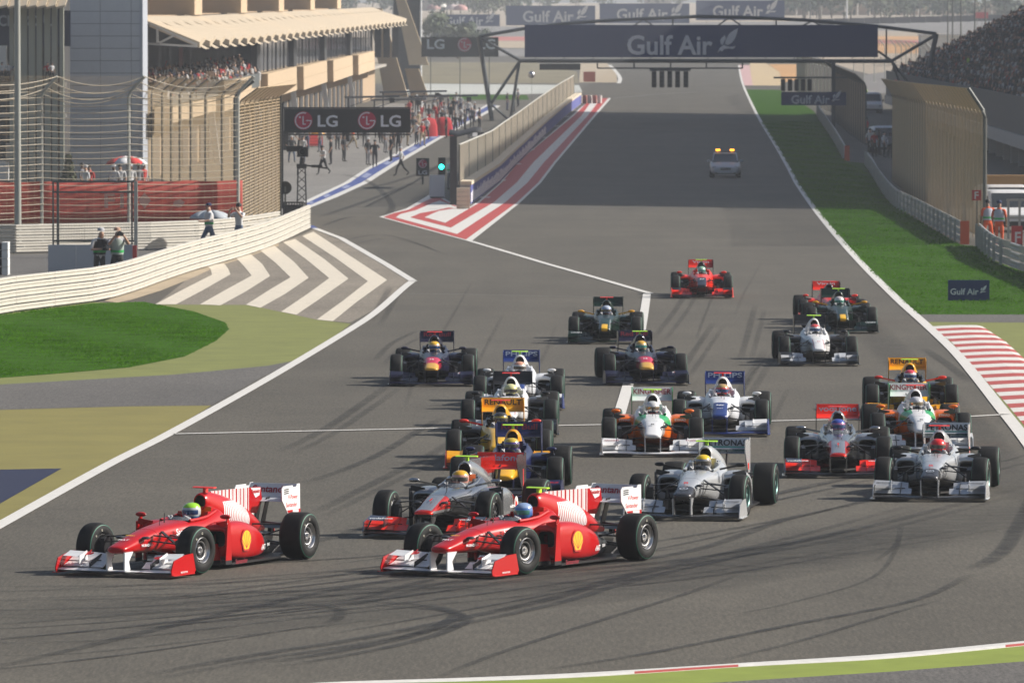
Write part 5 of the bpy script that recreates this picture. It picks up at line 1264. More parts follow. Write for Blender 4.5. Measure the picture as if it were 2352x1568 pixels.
def flat_outline(name, m, pts, c, parent, xdir, ydir, sc=1.0):
    B = basis(xdir, ydir); mb = MB()
    mb.add([B @ Vector((x*sc, y*sc, 0)) + Vector(c) for x, y in pts], [tuple(range(len(pts)))])
    return mb.build(name, m, parent)
SHELL_PTS = [(-.30,-.42),(-.22,-.5),(.22,-.5),(.30,-.42),(.34,-.30)] + [(.5*math.cos(R(a)), .5*math.sin(R(a))*1.0) for a in range(-10, 191, 15)] + [(-.34,-.30)]
FLAME_PTS = [(-.5,-.1),(-.3,-.3),(0,-.35),(.35,-.3),(.5,-.1),(.35,.12),(.2,.0),(.18,.25),(.02,.5),(.0,.15),(-.12,.05),(-.15,.25),(-.3,.05)]
CARS = []
def racing_car(team, u, v, yaw, cam_m, label, steer=0.0, near=False):
    L = LIVERIES[team]; g = G(u, v)
    car = thing('racing_car', label, 'racing car', (g.x, g.y, terr(g.y)+.012), R(yaw), 'racing cars of the field')
    def p(name, key, m, parent=car, **kw): return inst(name, CM[key], m, parent, **kw)
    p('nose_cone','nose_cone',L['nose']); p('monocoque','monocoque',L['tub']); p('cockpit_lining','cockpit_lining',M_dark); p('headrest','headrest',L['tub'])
    if team in ('fer','mcl'): p('windscreen','windscreen',M_screen)
    ec = p('engine_cover','engine_cover',L['cover']); p('air_intake','air_intake',M_dark, ec); p('intake_lip','intake_lip',L['lip'], ec)
    if L['fin']: p('shark_fin','shark_fin',L['fin'])
    for s in 'lr':
        pod = p('sidepod','sidepod_'+s,L['pod']); p('pod_intake','pod_intake_'+s,M_dark, pod)
        p('barge_board','barge_board_'+s, L['pod'] if team == 'fer' else M_carbon)
        p('mirror',('pod_mirror_' if L['podmir'] else 'mirror_')+s, L['mir'])
        p('wing_flap','wing_flap_'+s,L['flap'],loc=(0,.07,0)); p('winglet','winglet_'+s,L['winglet'],loc=(0,.07,0)); p('wing_endplate','wing_endplate_'+s,L['fend'],loc=(0,.07,0)); p('wing_pylon','wing_pylon_'+s,L['pyl'])
        p('rear_endplate','rear_endplate_'+s,L['rend']); p('wing_slot_shade','wing_slot_shade_'+s,M_dark,loc=(0,.07,0)); p('wing_fence','wing_fence_'+s,M_carbon if team in ('fer','fin','mer') else L['flap'],loc=(0,.07,0))
        for fr in ('front','rear'): p('suspension_arms','suspension_%s_%s' % (fr,s),M_steel)
    p('front_wing','front_wing',L['fwing'],loc=(0,.07,0)); p('floor','floor',M_carbon); p('gearbox','gearbox',M_carbon)
    p('rear_wing','rear_wing',L['rwing']); p('rear_flap','rear_flap',L['rflap']); p('beam_wing','beam_wing',M_carbon); p('rear_pylon','rear_pylon',M_carbon)
    p('camera_pod','camera_pod',cam_m); p('nose_camera','nose_camera',M_carbon); p('nose_camera','nose_camera',M_carbon,loc=(-.40,0,0)); p('antenna','antenna',M_carbon); p('steering_wheel','steering_wheel',M_carbon); p('rain_light','rain_light',M_led)
    for fr, y, x in (('front',0,.775),('rear',WB_,.725)):
        for s in (1,-1):
            st = R(steer) if fr == 'front' else 0
            w = inst('wheel', CM['tyre_'+fr], M_tyre, car, (s*x, y, 0), (0, 0, (0 if s > 0 else math.pi)+st))
            rim = inst('rim', CM['rim_%s_%s' % (L['rim'], fr)], [L['rimm'], M_dark] if L['rim'] == 'cover' else L['rimm'], w)
            if L['rim'] == 'spoke': inst('brake_drum', CM['rim_back_'+fr], M_dark, w)
            inst('tyre_stripe', CM['tyre_stripe_'+fr], M_green, w)
            if near and s > 0: inst('lettering', CM['tyre_lettering_%s_out' % fr], M_tyre_print, w)
            if near and s < 0: inst('lettering', CM['tyre_lettering_%s_in' % fr], M_tyre_print, w)
    for (t, wd, c, m, where) in L['text']:
        if where == 'rf': letter(t, wd, (c[0], 3.792, .935), m, car, (1,0,0), (0,.42,1), height=.105)
        elif where == 'fw': letter(t, wd, (c[0], -.672, .281), m, car, (1,0,0), (0,1.0,.42), height=.05)
        elif where == 'nt': letter(t, wd, (c[0], c[1], c[2]+.011), m, car, (1,0,0), (0,1,.22))
        elif where == 'le': letter(t, wd, c, m, car, (0,1,0), (0,0,1))
        elif where == 'pf': letter(t, wd, c, m, car, (1,0,0), (0,0,1))
        elif where == 'ls': letter(t, wd, c, m, car, (.10 if c[1] > 0 else .16,1,0), (-.1,0,1))
        elif where == 'ls2': letter(t, wd, (.705, 1.5, .085), m, car, (0,1,0), (0,0,1))
        elif where == 'ls3': letter(t, wd, (.712, 1.72, .34), m, car, (0,1,0), (0,0,1))
    if team == 'fer':
        flat_outline('emblem', T_red, SHELL_PTS, (.7190,1.62,.37), car, (0,1,0), (0,0,1), .31)
        e_ = flat_outline('emblem', T_yel, SHELL_PTS, (.7215,1.62,.37), car, (0,1,0), (0,0,1), .26)
        for an in (-50,-25,0,25,50):
            mb = MB(); c0 = Vector((.7225,1.62,.37-.115)); c1 = c0 + Vector((0,math.sin(R(an))*.20,math.cos(R(an))*.22)); n_ = Vector((0,c1.z-c0.z,-(c1.y-c0.y))).normalized()*.004
            mb.add([c0-n_,c1-n_,c1+n_,c0+n_], [(0,1,2,3)]); mb.build('emblem_ray', T_red, car)
        letter('FIAT', .20, (.60,2.36,.22), T_white, car, (-.18,1,0), (0,0,1)); letter('ETIHAD', .20, (.545,2.62,.24), T_white, car, (-.3,1,0), (0,0,1))
        letter('BRIDGESTONE', .20, (.9205,-.60,.075), T_white, car, (0,1,0), (0,0,1)); letter('B', .035, (.158,-.685,.21), T_black, car, (0,1,0), (0,0,1))
        flat_outline('emblem', T_red, FLAME_PTS, (-.60,-.53,.29), car, (1,0,0), (0,1,.45), .2)
        flat_outline('emblem', T_red, FLAME_PTS, (.50,-.53,.255), car, (1,0,0), (0,1,.45), .16)
        for k in range(3):
            mb = MB(); mb.plate([(.380,3.42+.0,.955-.028*k),(.380,3.56,.962-.028*k),(.380,3.58,.948-.028*k),(.380,3.44,.94-.028*k)], (1,0,0), .003); mb.build('vent', M_rim_dark, car)
        mb = MB(); mb.plate([(.3795,3.52,.655),(.3795,3.93,.66),(.3795,3.93,.50),(.3795,3.84,.44),(.3795,3.72,.435)], (1,0,0), .003); mb.build('endplate_panel', RED, car)
        mb = MB(); mb.plate([(.382,3.69,.655),(.382,3.87,.655),(.382,3.87,.585),(.382,3.69,.585)], (1,0,0), .003); mb.build('endplate_panel', WHITE, car)
        mb = MB(); mb.plate([(.0125,3.12,.985),(.0125,3.41,.975),(.0125,3.38,.87),(.0125,3.26,.84)], (1,0,0), .002); mb.build('fin_panel', WHITE, car)
        letter('Santander', .24, (.0165,3.27,.935), T_red, car, (0,1,0), (0,0,1), height=.06)
    if team == 'mer':
        emblem_ring('emblem', T_pale, .066, .013, (0,-.655,.474), car, (1,0,0), (0,1,.22))
        mb = MB(); mb.box((0,3.768,.868), (.72,.006,.018)); mb.build('teal_stripe', TEAL, car)
        for s in (-1,1):
            mb = MB(); mb.plate([(s*.381,3.62,.62),(s*.381,3.74,.62),(s*.381,3.76,.52),(s*.381,3.68,.52)], (1,0,0), .003); mb.build('endplate_panel', MRED, car)
    if team == 'mcl':
        for s in (1,-1):
            letter('1' if s > 0 else '2', .06, (s*.3795,3.74,.62), T_red, car, (0,s,0), (0,0,1))
            mb = MB(); n = 24; B = basis((0,1,0),(0,0,1))
            emblem = [(math.cos(2*math.pi*k/n), math.sin(2*math.pi*k/n)) for k in range(n)]
            flat_outline('emblem', T_white, [(x*.5,y*.5) for x,y in emblem], (s*.7135,1.95,.36), car, (0,s,0), (0,0,1), .22)
            flat_outline('emblem', MRED, [(.15,.45),(-.05,.40),(-.28,.2),(-.32,-.1),(-.15,-.34),(.12,-.34),(.28,-.12),(.22,.1),(.05,.18),(0,.02),(-.05,.2),(.0,.35)], (s*.7145,1.95,.36), car, (0,s,0), (0,0,1), .22)
    if team == 'str':
        flat_outline('emblem', T_white, [(-.5,-.4),(.5,-.4),(.4,.4),(-.4,.4)], (.62,-.53,.262), car, (1,0,0), (0,1,.5), .12)
        flat_outline('emblem', T_red, [(-.3,-.25),(.3,-.25),(.2,.25),(-.2,.25)], (.62,-.533,.266), car, (1,0,0), (0,1,.5), .12)
    CARS.append((car, team))
    return car
# ---------------------------------------------------------------- drivers: a seated figure with a helmet
def skin_figure(name, edges, pts, rad, sub=1):
    """one continuous body grown over a skeleton; pts {joint: xyz}, rad {joint: r}"""
    me = bpy.data.meshes.new(name); names = list(pts); ix = {n: i for i, n in enumerate(names)}
    me.from_pydata([pts[n] for n in names], [(ix[a], ix[b]) for a, b in edges], [])
    o = bpy.data.objects.new(name, me); COL.objects.link(o)
    o.modifiers.new('skin', 'SKIN'); sv = me.skin_vertices[0].data
    for n in names:
        r = rad[n]; r = r if isinstance(r, tuple) else (r, r)
        sv[ix[n]].radius = r; sv[ix[n]].use_root = (n == names[0])
    s = o.modifiers.new('sub', 'SUBSURF'); s.levels = sub; s.render_levels = sub
    dg = bpy.context.evaluated_depsgraph_get(); dg.update()
    out = bpy.data.meshes.new_from_object(o.evaluated_get(dg)); out.name = name
    bpy.data.objects.remove(o); out.materials.clear()
    for poly in out.polygons: poly.use_smooth = True
    return out
def paint_by_bone(me, edges, pts, slot_of):
    """give each face the slot of the nearest bone (suit, glove, skin ...)"""
    segs = [(Vector(pts[a]), Vector(pts[b]), slot_of(a, b)) for a, b in edges]
    for poly in me.polygons:
        c = poly.center; best = (1e9, 0)
        for a, b, s in segs:
            d = b-a; t = max(0, min(1, (c-a).dot(d)/max(d.dot(d), 1e-9))); q = (c-a-d*t).length
            if q < best[0]: best = (q, s)
        poly.material_index = best[1]
    for _ in range(1+max(s for *_, s in segs)): me.materials.append(None)
def driver_mesh():
    p = {'hip':(0,1.62,.20),'waist':(0,1.60,.36),'chest':(0,1.52,.50),'neck':(0,1.44,.60),'head':(0,1.36,.70)}
    r = {'hip':.13,'waist':.13,'chest':(.16,.11),'neck':.06,'head':.085}
    e = [('hip','waist'),('waist','chest'),('chest','neck'),('neck','head')]
    for s, k in ((-1,'r'),(1,'l')):
        p.update({'sh'+k:(s*.19,1.50,.53),'el'+k:(s*.235,1.24,.47),'wr'+k:(s*.135,1.03,.615),'pa'+k:(s*.125,.975,.645),'kn'+k:(s*.11,1.05,.36),'ft'+k:(s*.10,.45,.32)})
        r.update({'sh'+k:.068,'el'+k:.048,'wr'+k:.034,'pa'+k:(.036,.026),'kn'+k:.075,'ft'+k:.05})
        e += [('chest','sh'+k),('sh'+k,'el'+k),('el'+k,'wr'+k),('wr'+k,'pa'+k),('hip','kn'+k),('kn'+k,'ft'+k)]
        for i in range(4):                                    # fingers curl round the wheel rim
            a, b = 'f%d%s' % (i,k), 'g%d%s' % (i,k)
            p[a] = (s*(.135-.018*i+.01),.925,.668-.018*i); p[b] = (s*(.115-.018*i),.905,.645-.016*i)
            r[a] = .0105; r[b] = .009; e += [('pa'+k,a),(a,b)]
        a = 'th'+k; p[a] = (s*.095,.95,.675); r[a] = .012; e.append(('pa'+k,a))
    me = skin_figure('person', e, p, r, 1)
    paint_by_bone(me, e, p, lambda a, b: 1 if (a[:2] in ('wr','pa') or a[0] in 'fg' or b[:2] == 'th') else (2 if b == 'head' else 0))
    return me
DRV = driver_mesh()
def helmet_meshes():
    h = MB(); N = 24
    def ring(z, rx, ry, cy): return [Vector((rx*math.cos(2*math.pi*(k+.5)/N), cy+ry*math.sin(2*math.pi*(k+.5)/N), z)) for k in range(N)]
    tab = [(.575,.085,.095,1.355),(.59,.108,.120,1.352),(.63,.122,.138,1.350),(.68,.130,.146,1.350),(.73,.130,.146,1.352),(.775,.118,.132,1.357),(.805,.094,.106,1.362),(.825,.058,.066,1.365),(.832,.02,.024,1.366)]
    h.loft([ring(*t) for t in tab], 0, True); CM['helmet'] = h.mesh('helmet', 50)
    v = MB(); vs, fs = [], []
    zs = [(.672,.131,.147),(.69,.1325,.1485),(.72,.1335,.1495),(.735,.132,.148)]
    M_ = 17
    for z, rx, ry in zs:
        for k in range(M_):
            a = R(-90-74+148*k/(M_-1)); vs.append((rx*math.cos(a), 1.351+ry*math.sin(a)-.002, z))
    for i in range(3):
        for k in range(M_-1): fs.append((i*M_+k, i*M_+k+1, (i+1)*M_+k+1, (i+1)*M_+k))
    v.add(vs, fs); CM['visor'] = v.mesh('visor', 60)
helmet_meshes()
def helmet_mat(name, base, top=None, side=None, chin=None):
    rules = []
    if side: rules.append((side, [('y','>',1.40)]))
    if top: rules.append((top, [('z','>',.765)]))
    if chin: rules.append((chin, [('z','<',.645)]))
    return mat_regions('helmet_'+name, base, rules, .22, 0, .8)
M_visor = mat('visor_blue', (.03,.08,.22), .06, .5, coat=1.0); M_visor2 = mat('visor_smoke', (.10,.09,.08), .08, .5, coat=1.0); M_visor3 = mat('visor_mirror', (.35,.30,.22), .08, .8, coat=1.0); M_visor4 = mat('visor_teal', (.06,.28,.25), .06, .5, coat=1.0)
SUIT = {'fer':(.5,.012,.014),'mcl':(.35,.35,.36),'mer':(.42,.43,.44),'rbr':(.012,.016,.06),'str':(.012,.014,.05),'ren':(.6,.34,.02),'fin':(.6,.6,.6),'wil':(.55,.56,.6),'sau':(.6,.6,.6),'lot':(.02,.05,.03),'vir':(.35,.02,.02)}
M_glove = mat('glove_cloth', (.45,.45,.46), .8); M_skin = mat('skin', (.42,.24,.16), .55)
def add_driver(car, team, hm, visor, label):
    d = thing('person', label, 'driver', car.location+Vector((0,0,.05)), car.rotation_euler.z, 'drivers in their cars')
    inst('body', DRV, [mat('race_suit_'+team, SUIT[team], .8), M_glove, M_skin], d)
    h = inst('helmet', CM['helmet'], hm, d); inst('visor', CM['visor'], visor, h)
    return d
LI, RE = M_cam_lime, M_cam_red
H = helmet_mat
FIELD = [
 ('fer', 334,1316,-25.2,RE,'leading red car with white barcode fin and red camera pod',-6,True, H('a',(.42,.44,.46),(.30,.62,.03),(.62,.62,.03),(.03,.16,.35)),M_visor,'driver in green and yellow helmet in the leading red car'),
 ('fer',1084,1316,-31.5,LI,'red car with white barcode fin and lime camera pod',-6,True, H('b',(.06,.16,.42),(.25,.35,.55),(.62,.12,.02),(.05,.14,.35)),M_visor4,'driver in blue helmet in the red car with lime camera pod'),
 ('mcl',1005,1230,-14,LI,'silver and red car with lime camera pod, behind a red car',-4,True, H('c',(.60,.30,.25),(.72,.38,.02),(.62,.12,.02),(.35,.35,.33)),M_visor2,'driver in yellow topped helmet in the silver and red car behind the red cars'),
 ('mer',1585,1188,-10,LI,'silver car with star emblem and lime camera pod',-3,True, H('d',(.25,.25,.26),(.75,.50,.02),(.45,.36,.05),(.25,.25,.26)),M_visor2,'driver in yellow topped grey helmet in the silver car with lime camera pod'),
 ('mer',2142,1145,-7,RE,'silver car with star emblem and red camera pod',-3,True, H('e',(.65,.02,.02),None,(.65,.02,.02),(.25,.02,.02)),M_visor2,'driver in plain red helmet in the silver car with red camera pod'),
 ('mcl',1925,1092,-2.5,RE,'silver and red car with red camera pod and red rear wing',-2,True, H('f',(.35,.12,.25),(.05,.08,.35),(.06,.09,.40),(.08,.10,.35)),M_visor,'driver in blue and pink helmet in the silver and red car with red camera pod'),
 ('rbr',1165,1143,-3.0,LI,'navy car with yellow nose, half hidden behind a silver and red car',0,False, H('g',(.10,.06,.25),(.55,.40,.05),(.50,.05,.12),(.05,.05,.25)),M_visor2,'driver in purple and yellow helmet in the navy car with yellow nose'),
 ('ren',1146,1074,-1,RE,'yellow and black car with red camera pod, behind the navy car',0,False, H('h',(.45,.33,.05),(.04,.04,.04),(.50,.36,.05),(.05,.05,.05)),M_visor2,'driver in black and yellow helmet in the yellow and black car behind the navy car'),
 ('sau',1170,998,-1,RE,'white and black car with red camera pod, behind a yellow car',0,False, H('i',(.55,.50,.20),(.62,.60,.30),(.55,.5,.1),(.2,.2,.2)),M_visor2,'driver in pale yellow helmet in the white and black car with red camera pod'),
 ('wil',1191,938,-1,LI,'white and navy car with lime camera pod, last of the single file queue',0,False, H('j',(.62,.60,.58),(.62,.3,.2),(.6,.6,.6),(.4,.4,.4)),M_visor2,'driver in white helmet with red band in the white and navy car with lime pod'),
 ('str', 993,884,-1,RE,'dark navy car with red nose and red camera pod, alone beside the left edge line',0,False, H('k',(.55,.38,.25),(.72,.42,.03),(.6,.4,.1),(.05,.14,.4)),M_visor,'driver in yellow helmet with blue visor in the dark navy car with red pod'),
 ('str',1481,882,2.5,LI,'dark navy car with red nose and lime camera pod, on the painted centre line',0,False, H('l',(.45,.34,.18),(.6,.35,.05),(.3,.3,.2),(.1,.3,.25)),M_visor4,'driver in gold helmet with teal visor in the dark navy car with lime pod'),
 ('fin',1499,1044,-1,LI,'white and orange car with lime camera pod, behind the silver car with lime pod',0,True, H('m',(.62,.62,.62),(.55,.56,.55),(.05,.40,.15),(.55,.08,.08)),M_visor3,'driver in white and green helmet with gold visor, orange car with lime pod'),
 ('wil',1655,998,-3,RE,'white and navy car with red camera pod, beside the white and orange car',0,True, H('n',(.55,.05,.05),(.45,.30,.12),(.6,.08,.05),(.5,.06,.05)),M_visor,'driver in red helmet with blue visor in the white and navy car with red pod'),
 ('fin',2114,1032,0,RE,'white and orange car with red camera pod, behind the silver car with red pod',0,False, H('o',(.50,.50,.51),(.5,.5,.52),(.2,.2,.2),(.3,.3,.3)),M_visor3,'driver in silver helmet in the white and orange car with red camera pod'),
 ('ren',2094,960,-1.8,LI,'yellow and black car with lime camera pod, beside the red and white kerb',0,False, H('p',(.60,.60,.60),(.60,.05,.08),(.4,.5,.6),(.08,.25,.55)),M_visor,'driver in white helmet with red top in the yellow car with lime pod'),
 ('sau',1878,838,.5,LI,'white and black car with lime camera pod, in front of the dark green car',0,False, H('q',(.62,.62,.62),(.62,.08,.08),(.6,.6,.6),(.6,.6,.6)),M_visor,'driver in white helmet with red top in the white and black car with lime pod'),
 ('lot',1390,788,-2,RE,'dark green and yellow car with red camera pod, by the corner of the white line',0,False, H('r',(.25,.30,.45),(.4,.45,.55),(.1,.2,.3),(.4,.1,.1)),M_visor2,'driver in pale blue helmet in the dark green car with red pod'),
 ('lot',1933,764,0,LI,'dark green and yellow car with lime camera pod, overlapping a red car behind it',0,False, H('s',(.50,.55,.52),(.55,.5,.5),(.05,.3,.2),(.05,.35,.25)),M_visor4,'driver in white and green helmet in the dark green car with lime pod'),
 ('vir',1612,684,-1,LI,'red and black car with lime camera pod, alone at the back of the field',0,False, H('t',(.35,.50,.42),(.3,.5,.35),(.2,.3,.25),(.3,.3,.3)),M_visor4,'driver in pale green helmet in the lone red and black car at the back'),
 ('vir',1911,744,0,RE,'red and black car with red camera pod, mostly hidden behind a dark green car',0,False, H('u',(.6,.6,.6),(.6,.1,.1),(.5,.5,.5),(.4,.4,.4)),M_visor2,'driver in white and red helmet in the red car behind the dark green car'),
]
for (team, u, v, yaw, cm, lab, st, near, hm, vis, dl) in FIELD:
    c = racing_car(team, u, v, yaw, cm, lab, st, near); add_driver(c, team, hm, vis, dl)
# ================================================================= GRANDSTAND ON THE RIGHT
gs = thing('grandstand', 'large covered grandstand full of spectators beside the straight', 'grandstand')
def gsx(d): return 22 + .0208*d
def gsz(d): return 4.1 + .00493*(d-417)
G0, G1 = 352.0, 665.0
NR = 38
def gsect(mb, prof, d0=G0, d1=G1, mi=0, closed=True):
    """extrude a cross-section (out from the front edge, up from the front edge) along the stand"""
    n = 6; rings = []
    for i in range(n+1):
        d = d0+(d1-d0)*i/n; rings.append([Vector((gsx(d)+x, d, gsz(d)+z)) for x, z in prof])
    return mb.loft(rings, mi, True, closed)
M_stand = mat('stand_concrete', (.16,.16,.16), .85, noise=.12, scale=.5); M_stand_l = mat('stand_band', (.42,.41,.39), .8, noise=.06, scale=.5); M_stand_d = mat('stand_dark_panel', (.075,.08,.085), .7)  # last one: dark grey of the front parapet and the wall below
prof = [(0,0)]
for i in range(NR): prof += [(.8*i+.8, .39*i), (.8*i+.8, .39*(i+1))]
prof += [(31.2, 14.82), (31.2, 13.9), (.3, -.6), (0,-.6)]
mb = MB(); gsect(mb, prof); mb.build('terrace', M_stand, gs)
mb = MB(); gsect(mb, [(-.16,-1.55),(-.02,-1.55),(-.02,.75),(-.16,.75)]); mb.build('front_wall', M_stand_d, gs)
mb = MB(); gsect(mb, [(-.30,-2.35),(.6,-2.35),(.6,-1.56),(-.30,-1.56)]); mb.build('front_band', M_stand_l, gs)
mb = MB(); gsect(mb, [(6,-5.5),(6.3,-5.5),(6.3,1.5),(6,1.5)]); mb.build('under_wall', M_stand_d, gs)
for i in range(30):
    d = G0+2+i*9.8
    if d > G1: break
    mb = MB(); mb.box((gsx(d)+1.2, d, (terr(d)+gsz(d)-2.35)/2), (.5,.5,gsz(d)-2.35-terr(d))); mb.build('column', M_stand_l, gs)
mb = MB(); vs = []
rf = [(43.2,352),(51.0,660),(73,642),(65,336)]  # roof above the view, ends skewed to tilt its shadow edges
for z in (31.0, 31.8): vs += [(x, y, z + (y-350)*.006) for x, y in rf]
mb.add(vs, [(3,2,1,0),(4,5,6,7),(0,1,5,4),(1,2,6,5),(2,3,7,6),(3,0,4,7)]); mb.build('roof', M_roof, gs)
mb = MB(); mb.add([(61,338,0),(68.5,640,0),(68.5,640,31.2),(61,338,31.2),(61.6,338,0),(69.1,640,0),(69.1,640,31.2),(61.6,338,31.2)], [(0,1,2,3),(7,6,5,4),(0,4,5,1),(1,5,6,2),(2,6,7,3),(3,7,4,0)]); mb.build('shadow_wall', M_beige, gs)  # unseen wall added to close the gap in the stand's cast shadow
for i in range(12):
    d = 356+26*i
    if d > 640: break
    mb = MB(); mb.tube([(gsx(d)+30, d, gsz(d)+12),(44+.0254*(d-340), d, 31.0)], .28, 8); mb.build('roof_strut', M_post_l, gs)
for i in range(9):
    d = 596+5*i; mb = MB(); mb.box((gsx(d)-.22, d, gsz(d)-.85), (.05,4.6,1.9)); mb.build('red_panel', mat('panel_red', (.40,.05,.04), .7), gs)

# spectators: small seated figures
def spectator_mesh(k):
    q = random.Random(k); mb = MB(); w = .20+.03*q.random(); n = 6
    def ring(z, a, b, cy=0): return [Vector((a*math.cos(2*math.pi*(j+.5)/n), cy+b*math.sin(2*math.pi*(j+.5)/n), z)) for j in range(n)]
    mb.loft([ring(0,w*1.05,.26,-.10), ring(.18,w,.16), ring(.50,w*1.08,.13), ring(.60,w*.45,.09), ring(.63,.06,.06)], 0, False)
    mb.loft([ring(.62,.055,.06), ring(.69,.088,.098,-.01), ring(.78,.085,.095,-.01), ring(.86,.04,.045)], 1, True)
    s = 1 if q.random() > .5 else -1
    if q.random() > .4: mb.tube([(s*w,0,.5),(s*(w+.07),-.1,.32),(s*.08,-.28,.40 if q.random() > .3 else .68)], .045, 4, 0)
    return mb.mesh('spectator', 60)
SPM = [spectator_mesh(k) for k in range(6)]
CL = [mat('cloth_%s' % n, c, .9) for n, c in (('white',(.50,.50,.50)),('black',(.015,.015,.017)),('red',(.35,.02,.02)),('navy',(.02,.025,.07)),('grey',(.15,.15,.16)),('brown',(.10,.06,.035)),('blue',(.06,.10,.22)),('dark',(.03,.028,.03)),('yellow',(.5,.36,.04)),('orange',(.50,.08,.02)))]
SKN = [M_skin, mat('skin_brown', (.20,.11,.065), .6), mat('skin_dark', (.07,.04,.028), .6)]
HAIRC = mat('hair_black', (.012,.010,.009), .6)
CW = [0,0,0,0,1,1,1,1,1,2,3,7,7,7,7,1,1,7,4]
def mass(name, label, cat, group, spots, maxn, parent_kind):
    """the spots nearest the lens as objects of their own, the rest as one crowd"""
    spots = sorted(spots, key=lambda s: s[1])
    for (x, y, z, rz) in spots[:maxn]:
        o = inst('person', rnd.choice(SPM), [CL[rnd.choice(CW)], rnd.choice(SKN)], None, (x, y, z), (0,0,rz)); tag(o, label, cat, group)
    rest = spots[maxn:]
    if not rest: return
    mb = MB(); mats = CL + SKN + [HAIRC]
    for (x, y, z, rz) in rest:
        n = 5; w = .21; ci = rnd.choice(CW); sk = len(CL)+rnd.randrange(3); c = Vector((x,y,z)); hh = .86+.25*rnd.random()*(rnd.random() > .6)
        def ring(zz, a, b): return [c + Vector((a*math.cos(2*math.pi*j/n), b*math.sin(2*math.pi*j/n), zz)) for j in range(n)]
        mb.loft([ring(0,w,.2), ring(hh-.3,w*1.05,.14), ring(hh-.22,.07,.07)], ci, False)
        mb.loft([ring(hh-.22,.06,.06), ring(hh-.12,.09,.095), ring(hh,.045,.05)], sk if rnd.random() > .45 else len(mats)-1, True)
    me = bpy.data.meshes.new(name); me.from_pydata(mb.v, [], mb.f)
    for m in mats: me.materials.append(m)
    me.polygons.foreach_set('material_index', mb.m); me.update()
    o = bpy.data.objects.new(name, me); COL.objects.link(o); tag(o, label.replace('one spectator', 'the crowd'), 'crowd', kind='stuff')
sp = []
for i in range(NR):
    d = G0+3
    while d < G1-.5:
        x = gsx(d)+.8*i+.45
        u = W_PX/2 + F_PX*x/d
        if u < 2352+150 and rnd.random() < .93: sp.append((x, d+rnd.uniform(-.1,.1), gsz(d)+.39*i+rnd.uniform(0,.06), R(-90)+rnd.uniform(-.5,.5)))
        d += rnd.uniform(.52,.72)
mass('crowd', 'one spectator seated in the dark shaded grandstand crowd', 'spectator', 'spectators in the grandstand', sp, 170, None)
# standing row along the front rail and on the pit building balcony
sb = []
for row in range(4):
    d = 406.0
    while d < 500:
        sb.append((face_x(d)-.1-.6*row+rnd.uniform(-.15,.15), d, zr(d,4.85)+.40*row+rnd.uniform(-.1,.1), R(90)+rnd.uniform(-.6,.6))); d += rnd.uniform(.9,1.5)
for s in SPM[:1]: pass
CW = [0,0,0,0,2,5,5,4,1,7,1,5,3,2]
mass('crowd', 'one spectator leaning on the balcony rail of the beige pit building', 'spectator', 'spectators on the pit building balcony', sb, 100, None)
mb = MB()
for i in range(4):
    a = 406+23*i; q = quadbox(mb, a, a+22, .16, .22, 4.4, 5.35)
mb.build('balcony_rail', mat('rail_grey', (.10,.11,.11), .5), pb)
for u, h in ((345,0),(370,0),(395,0),(420,0)):
    d = 416+u*.05; mb = MB(); mb.box((XU(u,d)-.1, d, zr(d,6.6)), (.26,.04,1.9)); mb.build('hanging_sign', mat('sign_pink', (.55,.30,.28), .7), pb)

# ================================================================= FAR COUNTRY
M_scrub = mat('scrub_ground', (.16,.135,.075), .95, noise=.4, scale=.12); M_gravel = mat('pale_gravel', (.40,.41,.38), .95, noise=.1, scale=.2)
M_far_red = mat('far_red', (.42,.13,.11), .8, noise=.1, scale=.2); M_far_road = asphalt('far_asphalt', (.19,.18,.17), .08)
M_far_orange = mat('far_orange_sand', (.50,.27,.10), .9, noise=.2, scale=.1); M_pink = mat('far_pink_kerb', (.52,.33,.32), .8, noise=.2, scale=.4)
gpoly('pale_gravel', [(900,217),(900,192),(1330,196),(1338,212),(1200,217)], 2, M_gravel)
gpoly('grass', [(1030,229),(1030,217),(1210,219),(1215,230)], 3, M_grass_far)
gpoly('scrub', [(600,192),(600,142),(1230,144),(1325,165),(1330,192)], 2, M_scrub)
gpoly('far_sand', [(1330,190),(1333,146),(1395,146),(1415,165),(1418,190)], 3, M_sand)
gpoly('far_kerb', [(1696,150),(1722,150),(1729,197),(1710,197)], 3.4, M_pink)
gpoly('far_sand', [(1728,197),(1722,146),(1760,146),(1790,165),(1800,197)], 2, mat('far_yellow_sand', (.50,.38,.22), .9, noise=.1, scale=.2))
gpoly('far_sand', [(1790,165),(1765,148),(1840,148),(1850,180),(1800,190)], 3, M_far_orange)
for (a, lev, m, nm) in (([(900,86),(900,60),(1240,62),(1240,84)],2,M_far_road,'far_road'), ([(1130,94),(1130,85),(1300,85),(1300,94)],3,M_far_red,'far_kerb'),([(1110,110),(1110,95),(1300,95),(1300,112)],3,M_sand,'far_sand'),([(900,128),(900,111),(1300,113),(1300,130)],3,M_far_road,'far_road'),
     ([(1250,62),(1250,56),(2360,44),(2600,44),(2600,84),(2300,84),(2050,72)],2,M_far_road,'far_road'),([(1990,92),(1990,84),(2200,84),(2200,92)],3,M_far_orange,'far_sand'),([(1990,100),(1990,93),(2250,93),(2250,100)],3,M_far_red,'far_kerb'),([(1960,122),(1980,101),(2250,101),(2250,125)],3,M_far_orange,'far_sand'),
     ([(1985,215),(1985,172),(2040,165),(2060,215)],3,M_far_road,'far_road')):
    gpoly(nm, a, lev, m)
def plain_board(name, label, cat, u0, u1, v0, v1, d, m, t=.5, legs=True):
    b, *_ = board_at(name, label, cat, u0, u1, v0, v1, d, m, t, legs=legs); return b
